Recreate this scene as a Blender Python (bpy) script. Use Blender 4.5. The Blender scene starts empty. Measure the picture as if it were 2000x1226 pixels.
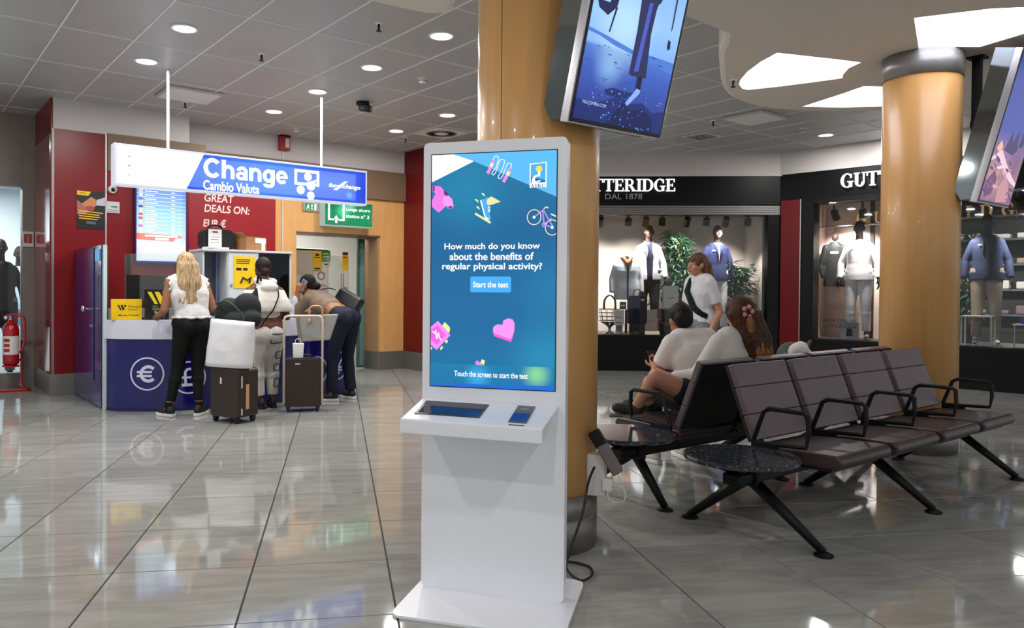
import bpy, bmesh, math, random
from mathutils import Vector, Matrix, Euler
from mathutils.geometry import tessellate_polygon
random.seed(7)
PI = math.pi
scene = bpy.context.scene
COL = scene.collection

# ------------------------------------------------------------------ camera
cam_data = bpy.data.cameras.new('camera')
cam = bpy.data.objects.new('camera', cam_data)
COL.objects.link(cam)
scene.camera = cam
YAW, PITCH, ROLL, CAM_H = 0.1645, 0.0127, -0.0077, 1.2532
fw = Vector((math.sin(YAW) * math.cos(PITCH), math.cos(YAW) * math.cos(PITCH), -math.sin(PITCH)))
r0 = Vector((math.cos(YAW), -math.sin(YAW), 0))
u0 = r0.cross(fw)
rt = math.cos(ROLL) * r0 - math.sin(ROLL) * u0
up = math.sin(ROLL) * r0 + math.cos(ROLL) * u0
m = Matrix.Identity(4)
for i in range(3):
    m[i][0], m[i][1], m[i][2] = rt[i], up[i], -fw[i]
m[2][3] = CAM_H
cam.matrix_world = m
cam_data.sensor_width = 36.0
cam_data.lens = 1496.0 / 2000.0 * 36.0
cam_data.shift_x = (1000 - 908.35) / 2000.0
cam_data.shift_y = -(613 - 584.55) / 2000.0
cam_data.clip_start = 0.05

# ------------------------------------------------------------------ world, exposure
world = bpy.data.worlds.new('world')
scene.world = world
world.use_nodes = True
world.node_tree.nodes['Background'].inputs[0].default_value = (0.94, 0.97, 1.0, 1)
world.node_tree.nodes['Background'].inputs[1].default_value = 0.56
scene.view_settings.view_transform = 'Standard'
scene.view_settings.look = 'None'
scene.view_settings.gamma = 1.0
scene.view_settings.use_curve_mapping = False
scene.view_settings.exposure = 0.0
scene.cycles.max_bounces = 6
scene.cycles.diffuse_bounces = 3
scene.cycles.glossy_bounces = 3
scene.cycles.transparent_max_bounces = 10
scene.cycles.caustics_reflective = False
scene.cycles.caustics_refractive = False
LAMP_W = 27.0        # ceiling downlights, watts each
COVE = 5.0           # emission of the luminous coves

# ------------------------------------------------------------------ frames
AL = math.radians(27.65)             # the hall's grid is turned by this against the floor tiles
CA, SA = math.cos(AL), math.sin(AL)
def B(u, w, z=0.0):
    return Vector((u * CA - w * SA, u * SA + w * CA, z))
CEIL = 3.41

# ------------------------------------------------------------------ materials
def lin(h):
    h = h.lstrip('#')
    out = []
    for i in (0, 2, 4):
        v = int(h[i:i + 2], 16) / 255.0
        out.append(v / 12.92 if v <= 0.04045 else ((v + 0.055) / 1.055) ** 2.4)
    return (out[0], out[1], out[2], 1.0)

MATS = {}
def mat(name, col, rough=0.5, metal=0.0, var=0.06, scale=6.0, bump=0.0, bscale=60.0, emit=0.0, spec=0.5, coat=0.0, stretch=(1, 1, 1)):
    """a plain surface: colour with a little mottling and fine relief"""
    if name in MATS:
        return MATS[name]
    M = bpy.data.materials.new(name)
    M.use_nodes = True
    nt = M.node_tree
    p = nt.nodes['Principled BSDF']
    c = lin(col) if isinstance(col, str) else tuple(col) + (1.0,)
    p.inputs['Roughness'].default_value = rough
    p.inputs['Metallic'].default_value = metal
    p.inputs['Specular IOR Level'].default_value = spec
    p.inputs['Coat Weight'].default_value = coat
    p.inputs['Coat Roughness'].default_value = 0.05
    p.inputs['Base Color'].default_value = c
    if emit > 0:
        p.inputs['Emission Color'].default_value = c
        p.inputs['Emission Strength'].default_value = emit
        p.inputs['Base Color'].default_value = (c[0] * .2, c[1] * .2, c[2] * .2, 1)
    elif var > 0 or bump > 0:
        tc = nt.nodes.new('ShaderNodeTexCoord')
        mp = nt.nodes.new('ShaderNodeMapping')
        mp.inputs['Scale'].default_value = stretch
        nt.links.new(tc.outputs['Object'], mp.inputs[0])
        if var > 0:
            n = nt.nodes.new('ShaderNodeTexNoise')
            n.inputs['Scale'].default_value = scale
            n.inputs['Detail'].default_value = 4
            nt.links.new(mp.outputs[0], n.inputs['Vector'])
            rmp = nt.nodes.new('ShaderNodeValToRGB')
            rmp.color_ramp.elements[0].position = .25
            rmp.color_ramp.elements[1].position = .75
            rmp.color_ramp.elements[0].color = tuple(max(0, x * (1 - var)) for x in c[:3]) + (1,)
            rmp.color_ramp.elements[1].color = tuple(min(1, x * (1 + var)) for x in c[:3]) + (1,)
            nt.links.new(n.outputs[0], rmp.inputs[0])
            nt.links.new(rmp.outputs[0], p.inputs['Base Color'])
        if bump > 0:
            n2 = nt.nodes.new('ShaderNodeTexNoise')
            n2.inputs['Scale'].default_value = bscale
            n2.inputs['Detail'].default_value = 3
            nt.links.new(mp.outputs[0], n2.inputs['Vector'])
            bp = nt.nodes.new('ShaderNodeBump')
            bp.inputs['Strength'].default_value = bump
            bp.inputs['Distance'].default_value = 0.01
            nt.links.new(n2.outputs[0], bp.inputs['Height'])
            nt.links.new(bp.outputs[0], p.inputs['Normal'])
    MATS[name] = M
    return M

def glass_mat(name, tint=(0.96, 0.98, 0.98), rough=0.02, haze=0.0):
    """thin architectural glass: see-through with a Fresnel reflection"""
    if name in MATS:
        return MATS[name]
    M = bpy.data.materials.new(name)
    M.use_nodes = True
    nt = M.node_tree
    nt.nodes.remove(nt.nodes['Principled BSDF'])
    out = nt.nodes['Material Output']
    tr = nt.nodes.new('ShaderNodeBsdfTransparent')
    tr.inputs[0].default_value = tuple(tint) + (1,)
    gl = nt.nodes.new('ShaderNodeBsdfGlossy')
    gl.inputs['Roughness'].default_value = rough
    fr = nt.nodes.new('ShaderNodeFresnel')
    fr.inputs[0].default_value = 1.4
    mx = nt.nodes.new('ShaderNodeMixShader')
    nt.links.new(fr.outputs[0], mx.inputs[0])
    nt.links.new(tr.outputs[0], mx.inputs[1])
    nt.links.new(gl.outputs[0], mx.inputs[2])
    last = mx
    if haze > 0:
        df = nt.nodes.new('ShaderNodeBsdfDiffuse')
        df.inputs[0].default_value = (.8, .85, .85, 1)
        m2 = nt.nodes.new('ShaderNodeMixShader')
        m2.inputs[0].default_value = haze
        nt.links.new(mx.outputs[0], m2.inputs[1])
        nt.links.new(df.outputs[0], m2.inputs[2])
        last = m2
    nt.links.new(last.outputs[0], out.inputs[0])
    MATS[name] = M
    return M

def stone_mat(name, c1, c2, rough, world_coords=True, scale=2.2, stretch=(1, 4.5, 1), spec=0.5, vein=None):
    M = bpy.data.materials.new(name)
    M.use_nodes = True
    nt = M.node_tree
    p = nt.nodes['Principled BSDF']
    p.inputs['Roughness'].default_value = rough
    p.inputs['Specular IOR Level'].default_value = spec
    geo = nt.nodes.new('ShaderNodeNewGeometry')
    oi = nt.nodes.new('ShaderNodeObjectInfo')
    mul = nt.nodes.new('ShaderNodeMath'); mul.operation = 'MULTIPLY'; mul.inputs[1].default_value = 37.0
    nt.links.new(oi.outputs['Random'], mul.inputs[0])
    add = nt.nodes.new('ShaderNodeVectorMath'); add.operation = 'ADD'
    nt.links.new(geo.outputs['Position'], add.inputs[0])
    nt.links.new(mul.outputs[0], add.inputs[1])
    mp = nt.nodes.new('ShaderNodeMapping')
    mp.inputs['Scale'].default_value = stretch
    nt.links.new(add.outputs[0], mp.inputs[0])
    n = nt.nodes.new('ShaderNodeTexNoise')
    n.inputs['Scale'].default_value = scale
    n.inputs['Detail'].default_value = 8
    n.inputs['Roughness'].default_value = .62
    n.inputs['Distortion'].default_value = 1.2
    nt.links.new(mp.outputs[0], n.inputs['Vector'])
    r = nt.nodes.new('ShaderNodeValToRGB')
    r.color_ramp.elements[0].position = .3
    r.color_ramp.elements[1].position = .68
    r.color_ramp.elements[0].color = lin(c1)
    r.color_ramp.elements[1].color = lin(c2)
    if vein:
        e = r.color_ramp.elements.new(.80); e.color = lin(vein)
    nt.links.new(n.outputs[0], r.inputs[0])
    hs = nt.nodes.new('ShaderNodeHueSaturation')
    mr = nt.nodes.new('ShaderNodeMapRange')
    mr.inputs['To Min'].default_value = .93
    mr.inputs['To Max'].default_value = 1.05
    nt.links.new(oi.outputs['Random'], mr.inputs[0])
    nt.links.new(mr.outputs[0], hs.inputs['Value'])
    nt.links.new(r.outputs[0], hs.inputs['Color'])
    nt.links.new(hs.outputs[0], p.inputs['Base Color'])
    MATS[name] = M
    return M

# ------------------------------------------------------------------ mesh helpers
class MB:
    def __init__(s):
        s.v = []; s.f = []
    def add(s, vs, fs):
        o = len(s.v)
        s.v += [Vector(x) for x in vs]
        s.f += [tuple(i + o for i in f) for f in fs]
        return s
    def box(s, x0, x1, y0, y1, z0, z1):
        return s.add([(x0, y0, z0), (x1, y0, z0), (x1, y1, z0), (x0, y1, z0), (x0, y0, z1), (x1, y0, z1), (x1, y1, z1), (x0, y1, z1)],
                     [(3, 2, 1, 0), (4, 5, 6, 7), (0, 1, 5, 4), (1, 2, 6, 5), (2, 3, 7, 6), (3, 0, 4, 7)])
    def obox(s, c, size, rot=(0, 0, 0)):
        R = Euler(rot).to_matrix()
        c = Vector(c)
        x, y, z = size[0] / 2, size[1] / 2, size[2] / 2
        vs = [(-x, -y, -z), (x, -y, -z), (x, y, -z), (-x, y, -z), (-x, -y, z), (x, -y, z), (x, y, z), (-x, y, z)]
        return s.add([c + R @ Vector(v) for v in vs], [(3, 2, 1, 0), (4, 5, 6, 7), (0, 1, 5, 4), (1, 2, 6, 5), (2, 3, 7, 6), (3, 0, 4, 7)])
    def cone(s, p0, p1, ra, rb=None, seg=16, caps=True):
        rb = ra if rb is None else rb
        p0, p1 = Vector(p0), Vector(p1)
        d = (p1 - p0)
        if d.length < 1e-9:
            return s
        d.normalize()
        a = d.orthogonal().normalized(); b = d.cross(a)
        vs = []
        for p, r in ((p0, ra), (p1, rb)):
            for i in range(seg):
                t = 2 * PI * i / seg
                vs.append(p + (a * math.cos(t) + b * math.sin(t)) * r)
        fs = [(i, (i + 1) % seg, seg + (i + 1) % seg, seg + i) for i in range(seg)]
        if caps:
            fs.append(tuple(reversed(range(seg)))); fs.append(tuple(range(seg, 2 * seg)))
        return s.add(vs, fs)
    def tube(s, pts, r, seg=8, closed=False):
        pts = [Vector(p) for p in pts]
        n = len(pts)
        rs = r if isinstance(r, (list, tuple)) else [r] * n
        prev = None; vs = []; fs = []
        for i, p in enumerate(pts):
            if closed:
                d = pts[(i + 1) % n] - pts[i - 1]
            else:
                d = pts[min(i + 1, n - 1)] - pts[max(i - 1, 0)]
            if d.length < 1e-9: d = Vector((0, 0, 1))
            d.normalize()
            a = d.orthogonal().normalized() if prev is None else (prev - d * prev.dot(d))
            if a.length < 1e-6: a = d.orthogonal()
            a.normalize(); prev = a
            b = d.cross(a)
            for k in range(seg):
                t = 2 * PI * k / seg
                vs.append(p + (a * math.cos(t) + b * math.sin(t)) * rs[i])
        rng = n if closed else n - 1
        for i in range(rng):
            j = (i + 1) % n
            for k in range(seg):
                k2 = (k + 1) % seg
                fs.append((i * seg + k, i * seg + k2, j * seg + k2, j * seg + k))
        if not closed:
            fs.append(tuple(reversed(range(seg)))); fs.append(tuple(range((n - 1) * seg, n * seg)))
        return s.add(vs, fs)
    def lathe(s, prof, c=(0, 0, 0), seg=32, a0=0.0, a1=2 * PI):
        c = Vector(c); n = len(prof)
        full = abs(a1 - a0 - 2 * PI) < 1e-6
        cols = seg if full else seg + 1
        vs = []; fs = []
        for i in range(cols):
            t = a0 + (a1 - a0) * i / seg
            for r, z in prof:
                vs.append(c + Vector((r * math.cos(t), r * math.sin(t), z)))
        for i in range(seg):
            j = (i + 1) % cols
            for k in range(n - 1):
                fs.append((i * n + k, j * n + k, j * n + k + 1, i * n + k + 1))
        return s.add(vs, fs)
    def prism(s, pts, y0, y1, plane='xz'):
        """a polygon (x,z) pushed from y0 to y1, or (x,y) pushed in z"""
        n = len(pts)
        if plane == 'xz':
            A = [Vector((x, y0, z)) for x, z in pts]; Bv = [Vector((x, y1, z)) for x, z in pts]
        else:
            A = [Vector((x, y, y0)) for x, y in pts]; Bv = [Vector((x, y, y1)) for x, y in pts]
        tris = tessellate_polygon([[Vector((p[0], p[1], 0)) for p in pts]])
        fs = []
        for t in tris:
            fs.append(tuple(t)); fs.append(tuple(n + i for i in reversed(t)))
        for i in range(n):
            j = (i + 1) % n
            fs.append((i, j, n + j, n + i))
        return s.add(A + Bv, fs)
    def loft(s, rings, seg=20):
        vs = []
        for z, rx, ry, cx, cy in rings:
            for k in range(seg):
                t = 2 * PI * k / seg
                vs.append((cx + rx * math.cos(t), cy + ry * math.sin(t), z))
        n = len(rings); fs = [tuple(reversed(range(seg))), tuple(range((n - 1) * seg, n * seg))]
        for i in range(n - 1):
            for k in range(seg):
                fs.append((i * seg + k, i * seg + (k + 1) % seg, (i + 1) * seg + (k + 1) % seg, (i + 1) * seg + k))
        return s.add(vs, fs)
    def ball(s, c, r, seg=14, rings=9, rot=None):
        c = Vector(c)
        if not isinstance(r, (tuple, list)): r = (r, r, r)
        R = Euler(rot).to_matrix() if rot else None
        vs = []
        def P(x, y, z):
            v = Vector((x * r[0], y * r[1], z * r[2]))
            return c + (R @ v if R else v)
        vs.append(P(0, 0, -1))
        for i in range(1, rings):
            ph = -PI / 2 + PI * i / rings
            for k in range(seg):
                t = 2 * PI * k / seg
                vs.append(P(math.cos(ph) * math.cos(t), math.cos(ph) * math.sin(t), math.sin(ph)))
        vs.append(P(0, 0, 1))
        fs = []
        for k in range(seg):
            fs.append((0, 1 + (k + 1) % seg, 1 + k))
        for i in range(rings - 2):
            for k in range(seg):
                a = 1 + i * seg + k; b = 1 + i * seg + (k + 1) % seg
                fs.append((a, b, b + seg, a + seg))
        top = len(vs) - 1; o = 1 + (rings - 2) * seg
        for k in range(seg):
            fs.append((o + k, o + (k + 1) % seg, top))
        return s.add(vs, fs)
    def cap(s, p0, ra, p1, rb, seg=12):
        """tapered capsule (closed), for bodies"""
        p0, p1 = Vector(p0), Vector(p1)
        s.ball(p0, ra, seg, 8); s.ball(p1, rb, seg, 8)
        if (p1 - p0).length > 1e-5:
            s.cone(p0, p1, ra, rb, seg)
        return s
    def mesh(s, name, smooth=False, fix=True):
        me = bpy.data.meshes.new(name)
        me.from_pydata([tuple(v) for v in s.v], [], s.f)
        if fix:
            bm = bmesh.new(); bm.from_mesh(me)
            bmesh.ops.recalc_face_normals(bm, faces=bm.faces)
            bm.to_mesh(me); bm.free()
        if smooth:
            me.polygons.foreach_set('use_smooth', [True] * len(me.polygons))
        me.update()
        return me
    def build(s, name, mt, parent=None, smooth=False, bevel=0.0, segs=2, remesh=0.0, rsmooth=0, loc=None, rotz=None, label=None, fix=True):
        me = s.mesh(name, smooth, fix)
        if mt: me.materials.append(mt)
        o = bpy.data.objects.new(name, me)
        COL.objects.link(o)
        if parent is not None: o.parent = parent
        if loc is not None: o.location = loc
        if rotz is not None: o.rotation_euler = (0, 0, rotz)
        if remesh > 0:
            md = o.modifiers.new('r', 'REMESH'); md.mode = 'VOXEL'; md.voxel_size = remesh; md.use_smooth_shade = True
            if rsmooth:
                ms = o.modifiers.new('s', 'SMOOTH'); ms.factor = .5; ms.iterations = rsmooth
        if bevel > 0:
            md = o.modifiers.new('b', 'BEVEL'); md.width = bevel; md.segments = segs; md.limit_method = 'ANGLE'; md.angle_limit = math.radians(40)
            me.polygons.foreach_set('use_smooth', [True] * len(me.polygons))
            md.harden_normals = False
            o.modifiers.new('w', 'WEIGHTED_NORMAL')
        if label: o['label'] = label
        return o

def apply_all():
    bpy.context.view_layer.update()
    dg = bpy.context.evaluated_depsgraph_get()
    todo = [o for o in COL.objects if o.type == 'MESH' and len(o.modifiers)]
    new = []
    for o in todo:
        new.append((o, bpy.data.meshes.new_from_object(o.evaluated_get(dg))))
    for o, me in new:
        o.modifiers.clear()
        old = o.data
        o.data = me
        me.name = o.name

def tag(o, label, cat, group=None, kind=None):
    if label: o['label'] = label
    if cat: o['category'] = cat
    if group: o['group'] = group
    if kind: o['kind'] = kind
    return o
def thing(name, label, cat, loc=(0, 0, 0), rotz=0.0, group=None):
    o = bpy.data.objects.new(name, None)
    COL.objects.link(o)
    o.empty_display_size = .1
    o.location = loc; o.rotation_euler = (0, 0, rotz)
    return tag(o, label, cat, group)
def struct(o, label=None):
    o['kind'] = 'structure'
    if label: o['label'] = label
    return o
def dup(root, loc, rotz=None, label=None):
    r = root.copy(); COL.objects.link(r); r.location = loc
    if rotz is not None: r.rotation_euler = (0, 0, rotz)
    if label: r['label'] = label
    for ch in [c for c in COL.objects if c.parent == root]:
        c = ch.copy(); COL.objects.link(c); c.parent = r
        for g in [g for g in COL.objects if g.parent == ch]:
            d = g.copy(); COL.objects.link(d); d.parent = c
    return r

_tx = {}
def text_mb(body, w=None, h=None, bold=0.0, extr=0.0, italic=0.0):
    """lettering as an MB in the xz plane, centred, fitted to w x h; front faces -y"""
    cu = bpy.data.curves.new('t', 'FONT')
    cu.body = body; cu.size = 1.0; cu.offset = bold; cu.extrude = 0.0; cu.shear = italic
    cu.align_x = 'CENTER'; cu.resolution_u = 4; cu.space_line = .95
    ob = bpy.data.objects.new('t', cu)
    COL.objects.link(ob)
    bpy.context.view_layer.update()
    me = bpy.data.meshes.new_from_object(ob.evaluated_get(bpy.context.evaluated_depsgraph_get()))
    vs = [v.co.copy() for v in me.vertices]
    fs = [tuple(p.vertices) for p in me.polygons]
    bpy.data.objects.remove(ob); bpy.data.curves.remove(cu); bpy.data.meshes.remove(me)
    x0 = min(v.x for v in vs); x1 = max(v.x for v in vs); y0 = min(v.y for v in vs); y1 = max(v.y for v in vs)
    sy = (h / (y1 - y0)) if h else None
    sx = (w / (x1 - x0)) if w else sy
    if sy is None: sy = sx
    out = MB()
    vv = [((v.x - (x0 + x1) / 2) * sx, 0, (v.y - (y0 + y1) / 2) * sy) for v in vs]
    out.add(vv, fs)
    if extr > 0:
        out.add([(a, extr, c) for a, b, c in vv], [tuple(reversed(f)) for f in fs])
        edges = {}
        for f in fs:
            for i in range(len(f)):
                e = (f[i], f[(i + 1) % len(f)])
                edges[e] = 1
        n = len(vv)
        for (a, b) in edges:
            if (b, a) not in edges:
                out.f.append((a, b, n + b, n + a))
    return out
def shift(mb, dx, dy, dz):
    d = Vector((dx, dy, dz))
    mb.v = [v + d for v in mb.v]
    return mb
def flat(pts, y=0.0, t=0.0006):
    return MB().prism(pts, y, y + t)
def circ(cx, cz, r, n=24, rz=None):
    rz = r if rz is None else rz
    return [(cx + r * math.cos(2 * PI * i / n), cz + rz * math.sin(2 * PI * i / n)) for i in range(n)]
def ring2(cx, cz, ro, ri, y, t=.0006, n=36, a0=0, a1=2 * PI):
    b = MB()
    k = n
    for i in range(k):
        t0 = a0 + (a1 - a0) * i / k; t1 = a0 + (a1 - a0) * (i + 1) / k
        q = [(cx + ro * math.cos(t0), cz + ro * math.sin(t0)), (cx + ro * math.cos(t1), cz + ro * math.sin(t1)),
             (cx + ri * math.cos(t1), cz + ri * math.sin(t1)), (cx + ri * math.cos(t0), cz + ri * math.sin(t0))]
        b.prism(q, y, y + t)
    return b
def rrect(x0, x1, z0, z1, r, n=5):
    out = []
    for cx, cz, a in ((x1 - r, z1 - r, 0), (x0 + r, z1 - r, PI / 2), (x0 + r, z0 + r, PI), (x1 - r, z0 + r, 1.5 * PI)):
        for i in range(n + 1):
            t = a + PI / 2 * i / n
            out.append((cx + r * math.cos(t), cz + r * math.sin(t)))
    return out
def area_lamp(name, loc, watts, size=.16, col=(1, .985, .965), rot=(0, 0, 0), parent=None, spread=PI, shape='DISK', sy=None):
    L = bpy.data.lights.new(name, 'AREA'); L.shape = shape; L.size = size; L.energy = watts; L.color = col; L.spread = spread
    if sy: L.size_y = sy
    o = bpy.data.objects.new(name, L); COL.objects.link(o)
    o.location = loc; o.rotation_euler = rot
    if parent is not None: o.parent = parent
    return o

def spl(pts, n=6):
    """smooth open curve through 3-D points"""
    P = [Vector(p) for p in pts]; out = []
    for i in range(len(P) - 1):
        p0 = P[max(i - 1, 0)]; p1 = P[i]; p2 = P[i + 1]; p3 = P[min(i + 2, len(P) - 1)]
        for k in range(n):
            t = k / n
            out.append(.5 * ((2 * p1) + (p2 - p0) * t + (2 * p0 - 5 * p1 + 4 * p2 - p3) * t * t + (3 * p1 - p0 - 3 * p2 + p3) * t ** 3))
    out.append(P[-1])
    return out
# serif capitals, unit height
def serif_glyph(ch):
    P = []
    def R(x0, x1, z0, z1): P.append([(x0, z0), (x1, z0), (x1, z1), (x0, z1)])
    def band(cx, cz, ro, so, ri, si, a0, a1, n=14):
        for i in range(n):
            t0 = a0 + (a1 - a0) * i / n; t1 = a0 + (a1 - a0) * (i + 1) / n
            P.append([(cx + ro * math.cos(t0), cz + so * math.sin(t0)), (cx + ro * math.cos(t1), cz + so * math.sin(t1)),
                      (cx + ri * math.cos(t1), cz + si * math.sin(t1)), (cx + ri * math.cos(t0), cz + si * math.sin(t0))])
    T = .07; W = .19
    if ch == 'I':
        R(.10, .10 + W, 0, 1); R(0, .39, 0, T); R(0, .39, 1 - T, 1); return P, .39
    if ch == 'T':
        R(.30, .30 + W, 0, 1); R(.2, .59, 0, T); R(0, .79, 1 - T, 1); R(0, .07, .72, 1); R(.72, .79, .72, 1); return P, .79
    if ch in 'EL':
        R(.08, .08 + W, 0, 1); R(0, .70, 0, T); R(.63, .70, 0, .28)
        if ch == 'E':
            R(0, .66, 1 - T, 1); R(.59, .66, .74, 1); R(.27, .5, .47, .53); R(.46, .52, .38, .62)
        else:
            R(0, .38, 1 - T, 1)
        return P, .72
    if ch == 'U':
        R(.08, .08 + W, .3, 1); R(0, .36, 1 - T, 1); R(.62, .70, .3, 1); R(.52, .8, 1 - T, 1)
        band(.39, .32, .31, .33, .13, .24, PI, 2 * PI); return P, .8
    if ch == 'D':
        R(.08, .08 + W, 0, 1); R(0, .42, 0, T); R(0, .42, 1 - T, 1)
        band(.40, .5, .44, .5, .25, .43, -PI / 2, PI / 2); return P, .86
    if ch in 'GC':
        band(.44, .5, .44, .52, .25, .45, .25 * PI, 1.78 * PI)
        R(.66, .74, .66, .96)
        if ch == 'G':
            R(.58, .58 + W, .03, .42); R(.46, .86, .38, .45)
        return P, .86
    if ch in 'RP':
        R(.08, .08 + W, 0, 1); R(0, .40, 0, T); R(0, .42, 1 - T, 1); R(.25, .42, .46, .53)
        band(.40, .73, .30, .27, .13, .2, -PI / 2, PI / 2)
        P.append([(.36, .48), (.56, .48), (.84, .05), (.62, .05)]); R(.58, .90, 0, T); return P, .88
    if ch == 'A':
        P.append([(.36, 1), (.46, 1), (.14, 0), (.07, 0)]); P.append([(.36, 1), (.5, 1), (.82, 0), (.60, 0)])
        R(.2, .6, .3, .37); R(0, .26, 0, T); R(.5, .9, 0, T); return P, .9
    return P, .4
def serif_mb(word, h, y0, y1, w=None, gap=.08):
    x = 0; polys = []
    for ch in word:
        P, adv = serif_glyph(ch)
        polys += [[(px + x, pz) for px, pz in q] for q in P]
        x += adv + gap
    tot = x - gap
    sx = (w / tot) if w else h
    b = MB()
    for q in polys:
        b.prism([((px - tot / 2) * sx, (pz - .5) * h) for px, pz in q], y0, y1)
    return b, tot * sx
# ------------------------------------------------------------------ shared materials
TILE = stone_mat('floor_marble', '#90908a', '#aaaaa3', 0.055, spec=0.62, stretch=(1.0, 5.0, 1), scale=1.7, vein='#9a9992')
GROUT = mat('grout', '#2e2c28', .8)
PANEL = mat('ceiling_panel_metal', '#c0c0c0', .42, var=.03, scale=2)
TBAR = mat('ceiling_rail_white', '#f8f8f8', .6, var=.02)
WHITE = mat('white_plaster', '#cfc9c6', .7, var=.03, scale=3)
RED = mat('red_laminate', '#7c0811', .3, var=.05, scale=2, spec=.35)
DARKRED = mat('dark_red_laminate', '#68070e', .35, var=.05, scale=2, spec=.3)
ORANGE = mat('beech_laminate', '#dea766', .33, var=.07, scale=3, stretch=(6, 6, .6), coat=.12)
BROWN = mat('brown_panel', '#7d654f', .55, var=.05)
STEEL = mat('brushed_steel', '#c4c1bc', .34, metal=1, var=.08, scale=30, stretch=(1, 1, .05))
DULLSTEEL = mat('dull_steel', '#8d8a86', .42, metal=.75, var=.06, scale=12)
BLACK = mat('black_lacquer', '#060607', .4, var=.05, spec=.25)
BLACKMETAL = mat('black_powder_coat', '#0b0b0d', .5, var=.05, spec=.3)
GLASS = glass_mat('window_glass')
CHROME = mat('chrome', '#d8d8d8', .08, metal=1, var=0)

# ------------------------------------------------------------------ floor
X_OFF, Y_OFF, TS = -2.6143 * .6, 4.906 * .6, .6
fl = MB().box(-9, 13, -4, 17, -.3, -.004).build('floor', GROUT)
struct(fl)
tm = MB()
gx, gy, ch = .0034, .0026, .0012
x0, x1, y0, y1 = gx, TS - gx, gy, TS - gy
tm.add([(x0, y0, -.004), (x1, y0, -.004), (x1, y1, -.004), (x0, y1, -.004),
        (x0 + ch, y0 + ch, 0), (x1 - ch, y0 + ch, 0), (x1 - ch, y1 - ch, 0), (x0 + ch, y1 - ch, 0)],
       [(4, 5, 6, 7), (0, 1, 5, 4), (1, 2, 6, 5), (2, 3, 7, 6), (3, 0, 4, 7)])
tile_me = tm.mesh('tile'); tile_me.materials.append(TILE)
cells = []
for i in range(-13, 24):
    for j in range(-11, 22):
        X, Y = X_OFF + i * TS, Y_OFF + j * TS
        c = Vector((X + .3, Y + .3, 0))
        d = c.dot(fw); l = c.dot(rt)
        if -8.4 < X < 12.2 and -3.4 < Y < 16.2:
            inview = d > 2.0 and -.64 * d - .45 < l < .76 * d + .45
            cells.append((0 if inview else 1, d if inview else c.length, X, Y))
cells.sort()
rest = MB()
for k, (o_, d_, X, Y) in enumerate(cells):
    if k < 300 and o_ == 0:
        t = bpy.data.objects.new('tile', tile_me); COL.objects.link(t)
        t.parent = fl; t.location = (X, Y, 0)
    else:
        rest.add([v + Vector((X, Y, 0)) for v in tm.v], tm.f)
ro = rest.build('far_tiles', TILE, fl, fix=False); ro['kind'] = 'stuff'

# ------------------------------------------------------------------ ceiling: panels in white rails
ce = MB().box(-4, 14, -2, 12.5, CEIL + .006, CEIL + .2).build('ceiling', TBAR, rotz=AL)
struct(ce)
PU, PW = .5815, 1.183
pm = MB()
g = .007
pm.add([(g, g, .008), (PU - g, g, .008), (PU - g, PW - g, .008), (g, PW - g, .008), (g + .004, g + .004, 0), (PU - g - .004, g + .004, 0), (PU - g - .004, PW - g - .004, 0), (g + .004, PW - g - .004, 0)],
       [(7, 6, 5, 4), (0, 4, 5, 1), (1, 5, 6, 2), (2, 6, 7, 3), (3, 7, 4, 0)])
pan_me = pm.mesh('ceiling_panel', fix=False); pan_me.materials.append(PANEL)
rest = MB(); np_ = 0
for i in range(-10, 18):
    for j in range(-6, 6):
        u, w = 2.896 + i * PU, 5.935 + j * PW
        if not (-3.5 < u < 13 and -1.5 < w < 11.2): continue
        c = B(u + PU / 2, w + PW / 2); d = c.dot(fw); l = c.dot(rt)
        if d > 4.2 and -.66 * d - .3 < l < .78 * d + .3 and d < 14 and np_ < 290:
            t = bpy.data.objects.new('ceiling_panel', pan_me); COL.objects.link(t)
            t.parent = ce; t.location = (u, w, CEIL); np_ += 1
        else:
            rest.add([v + Vector((u, w, CEIL)) for v in pm.v], pm.f)
ro = rest.build('ceiling_panels_beyond', PANEL, ce, fix=False); ro['kind'] = 'stuff'
for i in range(-10, 18):
    u = 2.896 + i * PU
    if -3.5 < u < 13: MB().box(u - .008, u + .008, -1.5, 11.2, CEIL - .005, CEIL + .004).build('ceiling_rail', TBAR, ce)
for j in range(-6, 6):
    w = 5.935 + j * PW
    if -1.5 < w < 11.2: MB().box(-3.5, 13, w - .006, w + .006, CEIL - .004, CEIL + .004).build('ceiling_rail', TBAR, ce)

# ------------------------------------------------------------------ walls on the counter side (frame B)
def wallB(name, boxes, mt, parent=None, label=None, bevel=0):
    b = MB()
    for q in boxes: b.box(*q)
    if parent is not None:
        return b.build(name, mt, parent, bevel=bevel, label=label)
    return struct(b.build(name, mt, rotz=AL, bevel=bevel), label)
W1, W2 = 9.832, 10.266
wl = wallB('wall_left', [(1.52, 3.052, W1, W2 + .3, .25, 3.06), (1.50, 1.52, W1 + .02, 11.07, .25, 3.41)], RED)
wallB('red_panel', [(1.525, 2.068, W1 - .012, W1, .25, 3.05)], RED, wl)
wallB('red_panel', [(2.085, 3.045, W1 - .012, W1, .25, 2.63)], RED, wl)
wallB('edge_trim', [(2.068, 2.085, W1 - .02, W1, .25, 3.06)], STEEL, wl)
wallB('corner_trim', [(1.502, 1.53, W1 - .016, W1 + .01, .25, 3.06)], DULLSTEEL, wl)
wallB('side_panel', [(1.488, 1.50, W1 + .02, 11.0, .25, 3.0)], mat('red_gloss_laminate', '#8a101b', .1, var=.04, coat=.8), wl)
wallB('bulkhead', [(1.52, 3.052, W1, W2, 3.06, CEIL + .004)], WHITE, wl)
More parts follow.
